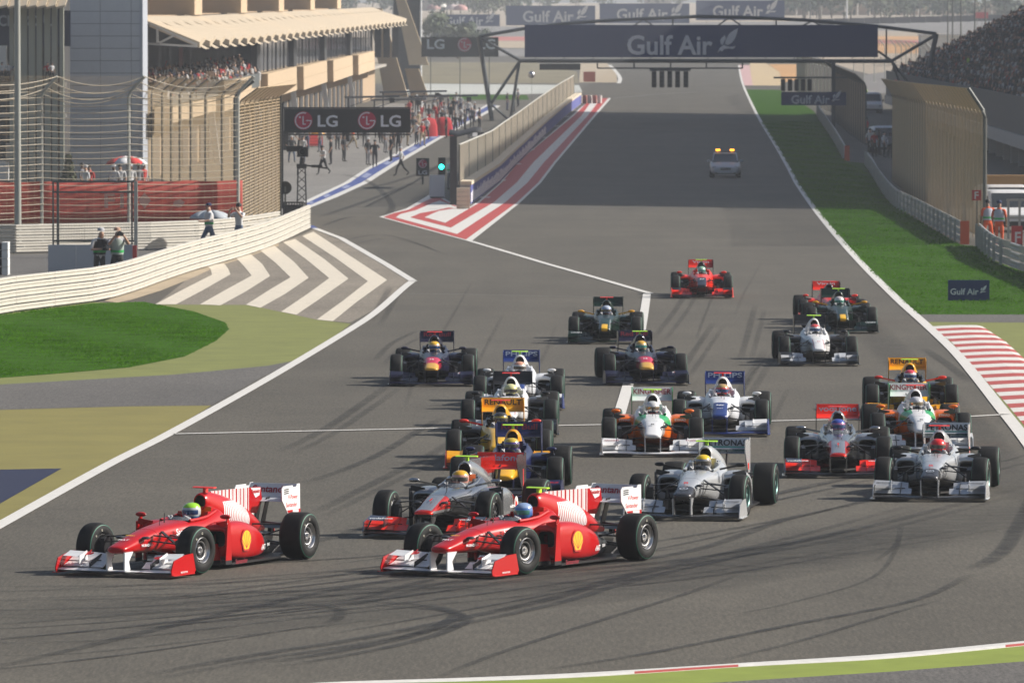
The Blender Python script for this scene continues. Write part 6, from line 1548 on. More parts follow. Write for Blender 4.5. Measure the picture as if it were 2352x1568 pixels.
plain_board('barrier_block', 'orange red block on the sand at the far left of the straight', 'barrier', 1340,1367,165,188, 790, mat('far_block_red', (.55,.12,.06), .8), 2, False)
def seat(u, v, d): return P(u, v, d)
wl_ = thing('white_building', 'low white building beyond the fence, left of the crowd', 'building')
mb = MB(); d = 1050; mb.box(((XU(2114,d)+XU(2240,d))/2, d+3, (gz(82,d)+terr(d))/2), (XU(2240,d)-XU(2114,d), 6, gz(82,d)-terr(d))); mb.build('wall', mat('wall_white', (.62,.60,.55), .8, noise=.03, scale=1), wl_)
mb = MB(); mb.box(((XU(2114,d)+XU(2240,d))/2, d+3, gz(82,d)+.12), (XU(2240,d)-XU(2114,d)+.4, 6.4, .2)); mb.build('roof', M_whitetrim, wl_)
tyw = thing('tyre_wall', 'long dark tyre wall on the far rise beside the grey road', 'barrier')
for i in range(14):
    u0 = 1880+35*i; d = 1390; mb = MB(); v0 = 52-i*.85
    mb.box((XU(u0+17,d), d, gz(v0+8-9,d)), (34*d/16000, 1.2, 14*d/16000)); mb.build('tyre_stack', mat('tyre_stack_grey', (.10,.10,.11), .9, noise=.2, scale=.8), tyw)
rb = plain_board('barrier_block', 'red block standing on the far tyre wall near the crowd', 'barrier', 2240,2268,29,43, 1380, mat('far_block_red2', (.5,.04,.04), .8), 1.5, True)
pw_ = thing('paddock_wall', 'pale sand coloured wall of arches among the far trees', 'wall')
for i in range(26):
    u0 = 1815+28*i; h = 24+6*rnd.random(); d = 1900; mb = MB(); mb.box((XU(u0,d), d, terr(d)+.5*h*d/16000), (24*d/16000, 3, h*d/16000)); mb.build('panel', mat('far_render', (.42,.30,.20), .9, noise=.15, scale=.3), pw_)
hz_b = [(960,1000,-10,20,2100,(.3,.26,.22)),(1010,1040,-8,14,2150,(.42,.38,.33)),(1060,1140,-4,16,2200,(.36,.32,.28)),(1800,1850,-6,14,2200,(.36,.28,.2)),(700,820,-10,14,2100,(.36,.3,.22)),(2030,2090,-8,12,2200,(.42,.34,.25)),(1480,1540,-3,10,2300,(.4,.36,.3))]
for i, (u0,u1,v0,v1,d,c) in enumerate(hz_b):
    b = thing('distant_house', ['square sand coloured house far off behind the dark tower','pale house beyond the smallest navy board','wide low house above the smallest navy board','house beside the last of the navy boards','low house behind the beige pylons','house among the far trees on the rise to the crowd','tiny pale house on the skyline between two navy boards'][i], 'house', group='houses on the far rise')
    mb = MB(); mb.box((XU((u0+u1)/2,d), d+4, (gz(v0,d)+terr(d)-.5)/2), ((u1-u0)*d/16000, 8, gz(v0,d)-terr(d)+.5)); mb.build('wall', mat('far_house_%d' % i, c, .9, noise=.1, scale=.3), b)
    mb = MB(); mb.box((XU((u0+u1)/2,d), d+4, gz(v0,d)+.2), ((u1-u0)*d/16000+.5, 8.5, .35)); mb.build('roof', M_concrete, b)
    for k in range(max(1,int((u1-u0)/16))):
        mb = MB(); mb.box((XU(u0+10+16*k,d), d-.03, gz((v0+v1)/2-2,d)), (.9,.1,1.1)); mb.build('window', M_frame_d, b)
# trees
M_leaf = [mat('leaf_%d' % i, c, .8, noise=.35, scale=1.5) for i, c in enumerate(((.055,.075,.028),(.075,.085,.035),(.04,.06,.03),(.09,.09,.04)))]
M_bark = mat('bark', (.10,.075,.05), .9)
def tree(label, x, y, h, w, kind, seed, group='trees on the far rise', z=None, leaves=150, name='tree'):
    q = random.Random(seed); z = terr(y) if z is None else z
    t = thing(name, label, 'tree', (x, y, z), q.random()*6, group)
    mb = MB(); tr = h*.45; mb.tube([(0,0,-.2),(q.uniform(-.1,.1)*h*.2,0,tr*.6),(q.uniform(-.1,.1)*h*.3,0,h*.7)], h*.028+.03, 6, r1=.03)
    for k in range(4):
        a = q.random()*6.28; mb.tube([(0,0,tr*(.6+.15*k)),(w*.3*math.cos(a),w*.3*math.sin(a),tr*(.9+.2*k))], h*.012+.02, 5, r1=.015)
    mb.build('trunk', M_bark, t, smooth=50)
    cl = MB(); blobs = [(q.uniform(-.32,.32)*w, q.uniform(-.32,.32)*w, h*q.uniform(.42,.85), q.uniform(.16,.30)*w) for _ in range(8)]
    if kind == 'cone': blobs = [(0,0,h*(.12+.1*k), w*.5*(1-.095*k)) for k in range(9)]
    s = max(.16, w*.075)
    for k in range(leaves):
        bx_, by_, bz_, br = q.choice(blobs); v = Vector((q.gauss(0,1),q.gauss(0,1),q.gauss(0,.8))).normalized()*br*q.uniform(.6,1.08)
        c = Vector((bx_,by_,bz_))+v; n = (v.normalized()+Vector((q.uniform(-.6,.6),q.uniform(-.6,.6),q.uniform(-.2,.8)))).normalized()
        a = n.orthogonal().normalized(); a = Matrix.Rotation(q.random()*6.28,3,n) @ a; b = n.cross(a); k1 = s*q.uniform(.7,1.5)
        cl.add([c-a*k1, c-b*k1*.5, c+a*k1, c+b*k1*.5], [(0,1,2,3)], 0)
    cl.build('crown', M_leaf[seed % 4], t)
    return t
q = random.Random(3); n_ = 0
SHADES = ['dark','olive','grey green','pale green']
for (u0, u1, d, cnt, hh, WH) in ((965,1200,1900,16,7,'above the smallest navy board'),(1200,1400,2300,12,6,'above the first of three boards'),(1400,1600,2400,8,6,'above the middle board'),(1800,2060,1800,20,7,'past the last navy board'),(2060,2360,1750,22,7,'beside the crowd'),(1820,2340,2300,16,8,'on the skyline, gantry to crowd'),(640,960,1900,10,7,'behind the pit building')):
    for k in range(cnt):
        u = q.uniform(u0,u1); d_ = d*q.uniform(.94,1.06); h = hh*q.uniform(.6,1.3)
        tree('%s scrub tree on the far rise %s' % (SHADES[n_ % 4], WH), XU(u,d_), d_, h, h*q.uniform(.9,1.5), 'round', n_, leaves=110); n_ += 1
for k, (u, d, h, w) in enumerate(((1020,1130,4.2,6.5),(1052,1120,3.4,5),(1075,1140,3.0,5.5),(1000,1150,3.6,5),(1100,1135,2.2,4.5))):
    tree(['largest green bush above the distant black board','second green bush above the distant black board','yellowish bush above the distant black board','bush beside the dark tower','low bush by the top of the gantry leg'][k], XU(u,d), d, h+ (gz(86,d)-terr(d))*.9, w, 'round', 400+k, 'bushes behind the black board', leaves=420, name='bush')
tree('dark green conical tree at the foot of the grey tower', XU(158,380), 380, 1.9+.0, 1.0, 'cone', 77, None, leaves=500)
for k, (u, d) in enumerate(((1944,1700),(2187,900),(2206,900),(2238,880),(2176,950),(2262,1000),(2100,1750),(1860,1650))):
    t = thing('lamp_post', ['white lamp post on the far rise behind the gantry top','slim dark mast by the crowd, first of the pair','slim dark mast by the crowd, second of the pair','slim dark mast under the red block','thin mast left of the pair of dark masts','thin mast nearest the crowd','thin lamp post among the far trees','thin lamp post near the last navy board'][k], 'lamp post', (XU(u,d), d, terr(d)), 0, 'masts in the distance')
    mb = MB(); h = 12 if d > 1200 else 16
    mb.tube([(0,0,0),(0,0,h)], .11 if k != 0 else .28, 6, r1=.07); mb.build('pole', M_whitetrim if k == 0 else M_post, t); mb = MB(); mb.box((0,-.2,h), (.5,.5,.25)); mb.build('lamp_head', M_post, t)
for k, (u, v, d, c) in enumerate(((996,14,1800,(.5,.3,.28)),(1058,16,1780,(.5,.27,.25)),(1040,15,1790,(.62,.5,.48)),(1010,10,1810,(.62,.6,.55)))):
    t = thing('tent', ['pinkish tent beside the dark tower','red tent above the smallest navy board','pale tent between the red ones','white domed tent by the dark tower'][k], 'tent', P(u,v+8,d), 0, 'tents on the far rise')
    mb = MB(); mb.lathe([(0,1.8),(.8,1.7),(1.2,1.0),(1.5,.05)], 10, 'z'); mb.build('canvas', mat('canvas_%d' % k, c, .8), t, smooth=60); mb = MB(); mb.tube([(0,0,-3),(0,0,2.6)], .06, 5); mb.build('pole', M_post, t)

# ================================================================= VEHICLES
def wheel_set(t, xs, ys, r, w):
    for x in xs:
        for y in ys:
            mb = MB(); s = 1 if x > 0 else -1
            mb.lathe([(-w/2,r*.6),(-w/2,r*.93),(-w/2+.03,r),(w/2-.03,r),(w/2,r*.93),(w/2,r*.6)], 24, 'x', (x,y,r)); o = mb.build('wheel', M_tyre, t, smooth=50)
            mb = MB(); mb.lathe([(s*w*.5,r*.62),(s*w*.35,r*.55),(s*w*.4,r*.15),(s*w*.45,0)], 18, 'x', (x,y,r)); mb.build('rim', M_rim_silver, o, smooth=40)
def estate_car():
    g = G(1666, 408); t = thing('estate_car', 'silver estate car with two lit amber lights on its roof', 'car', (g.x, g.y, terr(g.y)), R(-1))
    pnt = paint('estate_silver', (.42,.44,.48), .45, .2)
    body = [(-.95,.50,.32,.55,3),(-.90,.74,.24,.66,4),(-.5,.86,.20,.78,4.5),(.2,.89,.20,.90,5),(1.0,.90,.20,.95,5),(2.6,.90,.20,.97,5),(3.3,.89,.22,.98,5),(3.62,.80,.30,.92,4),(3.68,.6,.4,.8,3)]
    mb = MB(); mb.loft(sections(body, 3, N=32), 0, True); mb.build('body', pnt, t, smooth=40)
    cab = [(.35,.78,.86,.93,4),(.75,.76,.86,1.10,4),(1.35,.70,.86,1.40,4),(1.9,.67,.86,1.46,4),(2.8,.66,.86,1.44,4),(3.3,.64,.86,1.36,4),(3.62,.66,.86,.98,4)]
    mb = MB(); mb.loft(sections(cab, 3, N=32), 0, True); mb.build('cabin_glass', mat('car_glass', (.03,.035,.04), .06), t, smooth=40)
    mb = MB(); mb.loft(sections([(1.32,.64,1.385,1.43,4),(1.9,.66,1.40,1.485,4),(2.8,.65,1.38,1.465,4),(3.3,.62,1.33,1.385,4)], 3, N=24), 0, True); mb.build('roof', pnt, t, smooth=40)
    for s in (-1,1):
        mb = MB(); mb.ellipsoid((s*.60,-.80,.60), (.20,.12,.09), 14, 8); mb.build('headlight', mat('headlight_glass', (.30,.31,.33), .25), t, smooth=60)
        mb = MB(); mb.ellipsoid((s*.97,.70,.98), (.10,.06,.07), 10, 6); mb.build('mirror', pnt, t, smooth=60)
        mb = MB(); mb.bar((s*.73,.62,1.0),(s*.66,1.38,1.43),.06); mb.build('pillar', pnt, t)
        mb = MB(); mb.box((s*.42,1.75,1.61), (.25,.12,.11)); mb.build('amber_lamp', mat('amber_lamp', (.8,.3,.02), .3, emit=((1.0,.36,.02), 3.5)), t)
        mb = MB(); mb.box((s*.42,1.80,1.51), (.1,.1,.06)); mb.build('lamp_stand', M_post, t)
    mb = MB(); mb.box((0,-.90,.52), (.62,.10,.14)); mb.build('grille', M_carbon, t); mb = MB(); mb.box((0,-.88,.32), (1.2,.12,.12)); mb.build('air_intake', M_carbon, t)
    mb = MB(); mb.bar((-.55,1.75,1.50),(.55,1.75,1.50),.06); mb.build('light_bar', M_carbon, t)
    wheel_set(t, (-.78,.78), (.0,2.78), .33, .24)
estate_car()
def van(label, x, y, rz, w, l, h, col, cat='van', boxc=None):
    t = thing('parked_van', label, cat, (x, y, terr(y)), rz, 'vehicles behind the barriers')
    m = paint('van_%02d' % int(col[0]*99), col, .35)
    bd = [(-.1,w*.46,.30,h*.42,5),(.05,w*.49,.25,h*.48,6),(.55,w*.5,.25,h*.56,6),(.75,w*.5,.25,h*.60,6),(1.45,w*.49,.25,h*.97,6),(1.9,w*.49,.25,h,6),(l*.6,w*.49,.25,h,6),(l,w*.48,.3,h*.98,6)]
    mb = MB(); mb.loft(sections(bd, 2, N=28), 0, True); mb.build('body', m, t, smooth=35)
    mb = MB(); mb.plate([(-w*.43,.74,h*.60),(w*.43,.74,h*.60),(w*.40,1.36,h*.92),(-w*.40,1.36,h*.92)], (0,-1,.6), .04); mb.build('windscreen', mat('car_glass', (.03,.035,.04), .06), t)
    for s in (-1,1):
        mb = MB(); mb.box((s*w*.36,-.08,h*.38), (.22,.08,.14)); mb.build('headlight', mat('headlight_glass', (.55,.57,.6), .1), t)
        mb = MB(); mb.box((s*(w*.5+.10),.95,h*.62), (.16,.10,.22)); mb.build('mirror', M_carbon, t)
        mb = MB(); mb.box((s*w*.492,1.75,h*.74), (.03,.8,h*.24)); mb.build('side_window', mat('car_glass', (.03,.035,.04), .06), t)
    mb = MB(); mb.box((0,-.12,.36), (w*.95,.10,.2)); mb.build('bumper', M_carbon, t)
    wheel_set(t, (-w*.43,w*.43), (.75,l-.9), .34, .22)
    if boxc:
        mb = MB(); mb.box((0,.9,h+.22), (w*1.02,.8,.40)); mb.build('roof_box', mat('roof_box_tan', (.42,.24,.09), .7), t)
    return t
van('white van nose on behind the orange marshals', XU(2330,284), 284, R(4), 1.9, 4.6, 1.72, (.66,.66,.66))
van('second white van with a tan box on its roof, farther back', XU(2322,302), 302, R(4), 2.0, 4.8, 1.62, (.62,.62,.63), boxc=True)
van('white pickup van on the service road beyond the far fence', XU(2004,640), 640, R(2), 1.9, 4.8, 1.95, (.66,.66,.67))
van('white van in shade behind the tan fence and marshals', XU(2040,480), 480, R(3), 1.9, 4.8, 1.9, (.55,.58,.62))
fr = thing('steel_frame', 'grey steel trolley frame in front of the white van', 'trolley'); d = 274
for u in (2316,2342): 
    mb = MB(); mb.bar((XU(u,d),d,0),(XU(u,d),d,gz(458,d)),.09); mb.build('upright', M_armco_g, fr)
for v in (459,500): 
    mb = MB(); mb.bar((XU(2312,d),d,gz(v,d)),(XU(2352,d),d,gz(v,d)),.08); mb.build('crossbar', M_armco_g, fr)

# ================================================================= PEOPLE
def body_mesh(pose):
    s2 = {-1:'r',1:'l'}
    p = {'hip':(0,0,.96),'waist':(0,0,1.10),'chest':(0,-.01,1.33),'neck':(0,-.005,1.50),'jaw':(0,-.03,1.575),'head':(0,-.015,1.68),'nose':(0,-.115,1.625)}
    r = {'hip':(.145,.10),'waist':(.135,.09),'chest':(.165,.105),'neck':.055,'jaw':.068,'head':.082,'nose':.016}
    e = [('hip','waist'),('waist','chest'),('chest','neck'),('neck','jaw'),('jaw','head'),('jaw','nose')]
    legs = {'stand':((.0,.0),(.02,.0)),'walk':((-.28,-.30),(.26,.42)),'stride':((-.30,-.30),(.20,.40)),'wide':((0,0),(0,.02))}[pose.get('legs','stand')]
    arms = pose.get('arms', ('down','down'))
    A = {'down':((.245,.03,1.16),(.235,-.07,.92),(.225,-.10,.82)),'face':((.27,-.20,1.30),(.12,-.30,1.54),(.06,-.27,1.60)),'chest':((.27,-.08,1.15),(.13,-.28,1.16),(.05,-.33,1.18)),'hip':((.34,.06,1.20),(.20,-.06,1.02),(.15,-.10,.99)),'swing':((.24,.16,1.18),(.24,.06,.95),(.23,.0,.86)),'fwd':((.25,-.12,1.20),(.22,-.34,1.16),(.20,-.43,1.17)),'up':((.30,-.10,1.55),(.26,-.20,1.80),(.24,-.22,1.90))}
    for i, s in enumerate((-1,1)):
        k = s2[s]; ky, ay = legs[i]; wd = .16 if pose.get('legs') == 'wide' else .10
        el, wr, ha = A[arms[i]]
        p.update({'th'+k:(s*.085,0,.90),'kn'+k:(s*wd,ky*.7-.02,.50+abs(ky)*.06),'an'+k:(s*wd*1.1,ay+.02,.10+(.12 if ay > .3 else 0)),'toe'+k:(s*wd*1.2,ay-.13,.045+(.04 if ay > .3 else 0)),
                  'sh'+k:(s*.19,0,1.43),'el'+k:(s*el[0],el[1],el[2]),'wr'+k:(s*wr[0],wr[1],wr[2]),'ha'+k:(s*ha[0],ha[1],ha[2])})
        r.update({'th'+k:.092,'kn'+k:.062,'an'+k:.042,'toe'+k:(.042,.03),'sh'+k:.062,'el'+k:.043,'wr'+k:.030,'ha'+k:(.038,.022)})
        e += [('hip','th'+k),('th'+k,'kn'+k),('kn'+k,'an'+k),('an'+k,'toe'+k),('chest','sh'+k),('sh'+k,'el'+k),('el'+k,'wr'+k),('wr'+k,'ha'+k)]
        d = (Vector(p['ha'+k])-Vector(p['wr'+k])).normalized(); sd = Vector((s,0,0)) if abs(d.x) < .7 else Vector((0,-1,0))
        pr = (sd - d*sd.dot(d)).normalized()
        for j in range(4):
            a = Vector(p['ha'+k]) + pr*(.024*(j-1.5)) + d*(.06-.006*abs(j-1.2)); p['f%d%s' % (j,k)] = tuple(a); r['f%d%s' % (j,k)] = .010; e.append(('ha'+k,'f%d%s' % (j,k)))
        a = Vector(p['wr'+k])*.5 + Vector(p['ha'+k])*.5 - pr*.05 + d*.02; p['tb'+k] = tuple(a); r['tb'+k] = .012; e.append(('ha'+k,'tb'+k))
    if pose.get('lean'):
        L = pose['lean']
        for n in p:
            x, y, z = p[n]
            if z > .97 and n[:2] not in ('th','kn','an','to'): p[n] = (x, y-(z-.97)*L, z-(z-.97)*L*L*.4)
    me = skin_figure('person', e, p, r, 1)
    def slot(a, b):
        if b[:2] in ('kn','an') or b[:2] == 'th' or a == 'hip' and b != 'waist': return 1
        if b[:3] == 'toe': return 3
        if b in ('jaw','head','nose') or b[:2] in ('wr','ha','tb') or b[0] == 'f': return 2
        return 0
    paint_by_bone(me, e, p, slot)
    return me, p
POSES = {k: body_mesh(v) for k, v in {'stand':{}, 'hips':{'arms':('hip','down'),'legs':'wide'}, 'walk':{'legs':'walk','arms':('swing','fwd')}, 'stride':{'legs':'stride','arms':('swing','fwd'),'lean':.12},
         'photo':{'arms':('face','face'),'legs':'wide'}, 'camera':{'arms':('chest','chest'),'lean':.15}, 'work':{'arms':('fwd','fwd'),'lean':.35}, 'wave':{'arms':('up','down')}}.items()}
CAPM = MB().lathe([(0,.094),(.05,.092),(.09,.06),(.10,.0)], 14, 'z').plate([(-.06,-.08,.004),(.06,-.08,.004),(.045,-.17,-.004),(-.045,-.17,-.004)], (0,0,1), .008).mesh('cap', 60)
HAIRM = MB().lathe([(-.03,.088),(.03,.094),(.07,.075),(.10,.03),(.105,0)], 14, 'z').mesh('hair', 60)
def cloth(c): return mat('cloth_%02d%02d%02d' % tuple(int(99*x) for x in c), c, .9)
Wt, Bk, Nv, Rd, Gy, Jn, Kh, Og, Sv = (.55,.55,.55), (.018,.018,.020), (.02,.03,.08), (.42,.02,.02), (.16,.16,.17), (.09,.13,.20), (.32,.26,.17), (.62,.09,.02), (.4,.4,.42)
def person(label, u, v, pose='stand', shirt=Wt, trousers=Bk, head='hair', hat=Wt, rz=0.0, group=None, d=None, skin=0, h=1.0, cat='person', vest=None, x=None, z=None):
    if d is None: g = G(u, v)
    else: g = Vector((XU(u,d), d, terr(d)))
    if z is not None: g.z = z
    t = thing('person', label, cat, g, R(rz), group); t.scale = (h*1.10,h*1.10,h)
    me, p = POSES[pose]
    inst('body', me, [cloth(shirt), cloth(trousers), SKN[skin], mat('shoe_black', (.02,.02,.02), .6)], t)
    hd = Vector(p['head'])
    inst('cap' if head == 'cap' else 'hair', CAPM if head == 'cap' else HAIRM, cloth(hat) if head == 'cap' else HAIRC, t, hd + Vector((0,.005,.012)))
    if vest:
        mb = MB(); n = 14
        L = {'photo':0,'camera':.15,'work':.35}.get(pose,0)
        mb.loft([[Vector((a*math.cos(2*math.pi*(k+.5)/n), -(z-.97)*L + b*math.sin(2*math.pi*(k+.5)/n), z)) for k in range(n)] for z, a, b in ((1.0,.165,.128),(1.15,.17,.13),(1.36,.19,.135),(1.45,.13,.11))], 0, False)
        mb.build('vest', cloth(vest), t, smooth=60)
        mb = MB(); mb.loft([[Vector((a*math.cos(2*math.pi*(k+.5)/n), -(z-.97)*L + b*math.sin(2*math.pi*(k+.5)/n), z)) for k in range(n)] for z, a, b in ((1.06,.172,.135),(1.13,.174,.137))], 0, False)
        mb.build('vest_band', cloth((.03,.35,.08) if vest != Og else (.6,.6,.55)), t, smooth=60)
    return t
def held_camera(label, u, d, pose, rz=0, long=False):
    p = POSES[pose][1]; c = (Vector(p['hal'])+Vector(p['har']))/2
    t = thing('photo_camera', label, 'camera', (XU(u,d), d, terr(d)), R(rz)); t.scale = (1.17,1.17,1.07); mb = MB(); mb.box(c+Vector((0,-.05,0)), (.15,.07,.11)); mb.box(c+Vector((0,-.05,.065)), (.06,.06,.04)); mb.build('body', M_carbon, t)
    mb = MB(); l = .26 if long else .14; mb.lathe([(c.y-.08,.038),(c.y-.08-l*.6,.040),(c.y-.08-l,.05),(c.y-.08-l-.01,.0)], 14, 'y', (c.x,0,c.z)); mb.build('lens', M_carbon, t, smooth=40)
person('photographer in white cap and black vest looking down at a camera behind the cream barrier', 228, 660, 'camera', Wt, Bk, 'cap', Sv, 25, 'photographers by the barriers', 213.5, vest=Bk, h=1.07)
held_camera('black camera held by the photographer in the white cap', 228, 213.5, 'camera', 25)
person('bald photographer in grey shirt and green tabard raising a camera to his face', 269, 660, 'photo', Sv, Bk, 'cap', (.42,.26,.19), 15, 'photographers by the barriers', 213.5, vest=(.30,.36,.32), h=1.07)
held_camera('black camera raised by the bald photographer', 269, 213.5, 'photo', 15, True)
person('photographer in white shirt and dark cap walking beside the grey umbrella', 480, 567, 'walk', Wt, Jn, 'cap', Nv, -60, 'photographers by the barriers', 251, vest=(.55,.52,.50), h=1.06)
person('photographer in white shirt and jeans with raised arms near the mesh fence', 549, 560, 'photo', Wt, Jn, 'hair', Wt, -35, 'photographers by the barriers', 251, h=1.06)
def umbrella(label, u, v, d, r, cols, name='umbrella', tilt=0.0):
    t = thing(name, label, 'umbrella', P(u, v, d), 0); n = 8
    for k in range(n):
        mb = MB(); vs = []
        for j in range(5):
            f = j/4; rr = r*math.sin(f*1.35)/math.sin(1.35); zz = r*.42*math.cos(f*1.5)
            for a in (k, k+.5, k+1): 
                rad = rr*(1 if a != k+.5 else .96); vs.append((rad*math.cos(2*math.pi*a/n), rad*math.sin(2*math.pi*a/n), zz))
        fs = [(3*j+i, 3*j+i+1, 3*j+i+4, 3*j+i+3) for j in range(4) for i in range(2)]
        mb.add(vs, fs); o = mb.build('panel', cloth(cols[k % len(cols)]), t, smooth=60); o.modifiers.new('thick','SOLIDIFY').thickness = .008
    mb = MB(); mb.tube([(0,0,-1.6),(0,0,r*.45)], .02, 6); mb.build('handle', M_post, t)
    t.rotation_euler = (tilt, 0, .2)
umbrella('red and white umbrella over the people behind the red banner', 291, 379, 330, 1.02, [(.5,.03,.03),(.62,.62,.62)])
umbrella('grey umbrella resting open behind the walking photographer', 483, 503, 258, .80, [(.32,.35,.38),(.45,.48,.5)])
for k, (u, sh, po) in enumerate(((198,Wt,'stand'),(206,Rd,'hips'),(262,Wt,'stand'),(276,Wt,'hips'),(300,Wt,'stand'),(318,Gy,'stand'),(330,Rd,'hips'),(188,Gy,'stand'))):
    person('onlooker in %s shirt behind the red banner, %s' % ({Wt:'white',Rd:'red',Gy:'grey'}[sh], ['left of the light post','beside a white shirt','under the edge of the umbrella','under the umbrella middle','right under the umbrella','past the umbrella edge','farthest from the umbrella','nearest the conical tree'][k]), u, 0, po, sh, Bk, 'hair' if k % 2 else 'cap', Wt, 20*k-60, 'onlookers behind the red banner', 322+k, k % 3, z=.42)
PIT = [(670,374,'hips',Bk,Jn),(696,375,'stand',Wt,Jn),(743,402,'stride',Wt,Bk),(760,379,'stand',Bk,Bk),(845,380,'stand',Bk,Gy),(861,386,'stride',Bk,Bk),(921,405,'walk',Wt,Bk),(915,355,'stand',Bk,Bk),(811,342,'walk',Og,Kh),(957,334,'stand',Wt,Bk),(970,336,'hips',Rd,Kh),(904,341,'stand',Gy,Bk),(936,336,'hips',Kh,Kh),
       (1046,313,'stand',Bk,Bk),(1058,294,'hips',Wt,Bk),(1084,294,'stand',Gy,Bk),(1101,298,'hips',Bk,Bk),(957,262,'stand',Bk,Gy),(995,262,'work',Gy,Bk),(1012,260,'stand',Bk,Rd),(975,258,'hips',Gy,Bk),(1030,262,'stand',Gy,Nv),(1058,262,'stand',Sv,Nv),(940,275,'stand',Rd,Rd),(948,300,'hips',Gy,Bk),(1003,285,'work',Rd,Rd),(1036,285,'stand',Bk,Bk),(985,290,'stand',Bk,Rd),(1020,283,'hips',Gy,Bk),(1165,255,'stand',Bk,Nv),(1180,258,'hips',Nv,Bk),(1190,246,'stand',Sv,Bk),(690,352,'hips',Gy,Bk),(705,345,'stand',Wt,Jn),(822,322,'hips',Bk,Bk),(838,338,'work',Bk,Gy),(790,372,'stand',Bk,Bk),(885,352,'hips',Gy,Gy),(898,372,'stand',Bk,Bk),(866,318,'stand',Wt,Bk),(950,318,'walk',Bk,Kh),(962,305,'stand',Kh,Kh),(980,322,'hips',Wt,Bk),(1015,300,'hips',Bk,Bk),(1025,318,'stand',Bk,Bk),(945,256,'hips',Bk,Bk),(968,272,'stand',Wt,Rd),(1006,272,'hips',Gy,Bk),(1042,270,'stand',Bk,Bk),(1048,256,'hips',Wt,Nv),(1068,303,'stand',Gy,Bk),(1090,282,'stand',Bk,Nv),(932,288,'stand',Gy,Kh),(720,330,'work',Nv,Bk),(775,345,'stand',Gy,Bk),(875,330,'stand',Bk,Bk),(735,350,'hips',Sv,Jn),(1075,275,'stand',Wt,Nv),(925,318,'stand',Sv,Bk)]
NAMEC = {Bk:'black',Wt:'white',Rd:'red',Gy:'grey',Og:'orange',Kh:'tan',Sv:'silver grey',Nv:'navy',Jn:'blue'}
ACT = {'stand':'standing','hips':'hand on hip','stride':'striding','walk':'walking','work':'bending'}
def where(u, v):
    if u < 720: return 'by the mesh fence'
    if v > 378: return 'by the blue strip'
    if v > 325: return 'below the hung board'
    if u > 1150: return 'behind the pit wall fence'
    if u > 1040: return 'beside the far blue strip'
    return 'among the red team'
USED = {}
for k, (u, v, po, sh, trr) in enumerate(sorted(PIT, key=lambda r: -r[1])):
    lab = 'crew member, %s top, %s trousers, %s, %s' % (NAMEC[sh], NAMEC[trr], ACT[po], where(u,v)); USED[lab] = USED.get(lab, 0)+1
    if USED[lab] > 1: lab += [', farther back', ', farthest back'][min(USED[lab]-2, 1)]
    person(lab, u, v, po, sh, trr, 'hair' if k % 3 else 'cap', [Wt,Bk,Rd][k % 3], (k*47) % 180-90, 'crew and visitors in the pit lane', None, k % 2)
person('marshal in white top and orange striped vest beside the green light', 1034, 437, 'camera', Wt, Gy, 'hair', Wt, 150, None, None, 1, vest=(.5,.5,.5))
person('marshal in orange overalls and grey tabard, nearer the tan fence', 2269, 0, 'hips', Og, Og, 'hair', Wt, 200, 'orange marshals', 263, 1, vest=(.36,.38,.45))
person('marshal in orange overalls and grey tabard, nearer the white van', 2295, 0, 'stand', Og, Og, 'cap', Nv, 160, 'orange marshals', 261, 1, vest=(.36,.38,.45))
for k, (u, d, sh) in enumerate(((1998,478,Wt),(2008,470,Rd),(2019,474,Bk),(2030,468,Wt),(1990,520,Rd),(2044,465,Gy))):
    person('marshal in %s top in the shaded gap between the two fences' % NAMEC[sh], u, 0, 'stand', sh, Bk, 'hair', Wt, 30*k, 'people in the shaded gap', d, k % 3)
person('steward in lime vest standing on the bank beyond the far fence', 1985, 0, 'stand', (.35,.55,.03), Bk, 'hair', Wt, 180, None, 700, 1)
person('steward in lime vest among the crowd', 2223, 0, 'stand', (.35,.55,.03), Bk, 'hair', Wt, 90, None, 560, 1, z=gsz(560)+.9)
for k, (u, v) in enumerate(((6,170),(20,178),(38,182),(110,176),(120,188))):
    p_ = person('guest on the balcony of the open building, %s' % ['white shirt by the edge','pale shirt leaning','beside the light mast','between the columns','next to a column'][k], u, 0, 'hips', [Wt,Sv,Jn,Rd,Wt][k], Bk, 'hair', Wt, 20*k-40, 'guests on the balcony', 384.2, k % 3, z=gz(190,384.2)+.02, h=.62)

# ================================================================= PIT LANE EQUIPMENT
cm = thing('broadcast_camera', 'black remote television camera on a lattice mast by the pit exit', 'camera', (XU(693,318), 318, 0))
mb = MB()
for s in (-1,1):
    for q_ in (-1,1): mb.bar((s*.22,q_*.22,0),(s*.16,q_*.16,2.1),.05)
for k in range(5):
    z = .2+.4*k; mb.bar((-.21,-.2,z),(.19,-.2,z+.36),.035); mb.bar((.21,.2,z),(-.19,.2,z+.36),.035); mb.bar((-.2,-.2,z),(-.2,.2,z+.3),.035)
mb.build('mast', M_frame_d, cm)
mb = MB(); mb.box((0,0,2.2), (.45,.4,.2)); mb.tube([(0,0,2.2),(.05,0,2.6)], .12, 10); mb.build('head', M_sign_black, cm, smooth=30)
mb = MB(); mb.box((.05,0,2.85), (.5,.9,.45)); mb.box((-.30,-.2,3.0), (.75,.35,.25)); mb.lathe([(-.75,.16),(-.45,.14)], 14, 'y', (.05,0,2.85)); mb.build('camera_body', M_sign_black, cm)
mb = MB(); mb.bar((.1,0,2.25),(1.2,-.2,2.1),.07); mb.box((.7,-.1,2.2), (.5,.3,.12)); mb.build('arm', M_sign_black, cm)
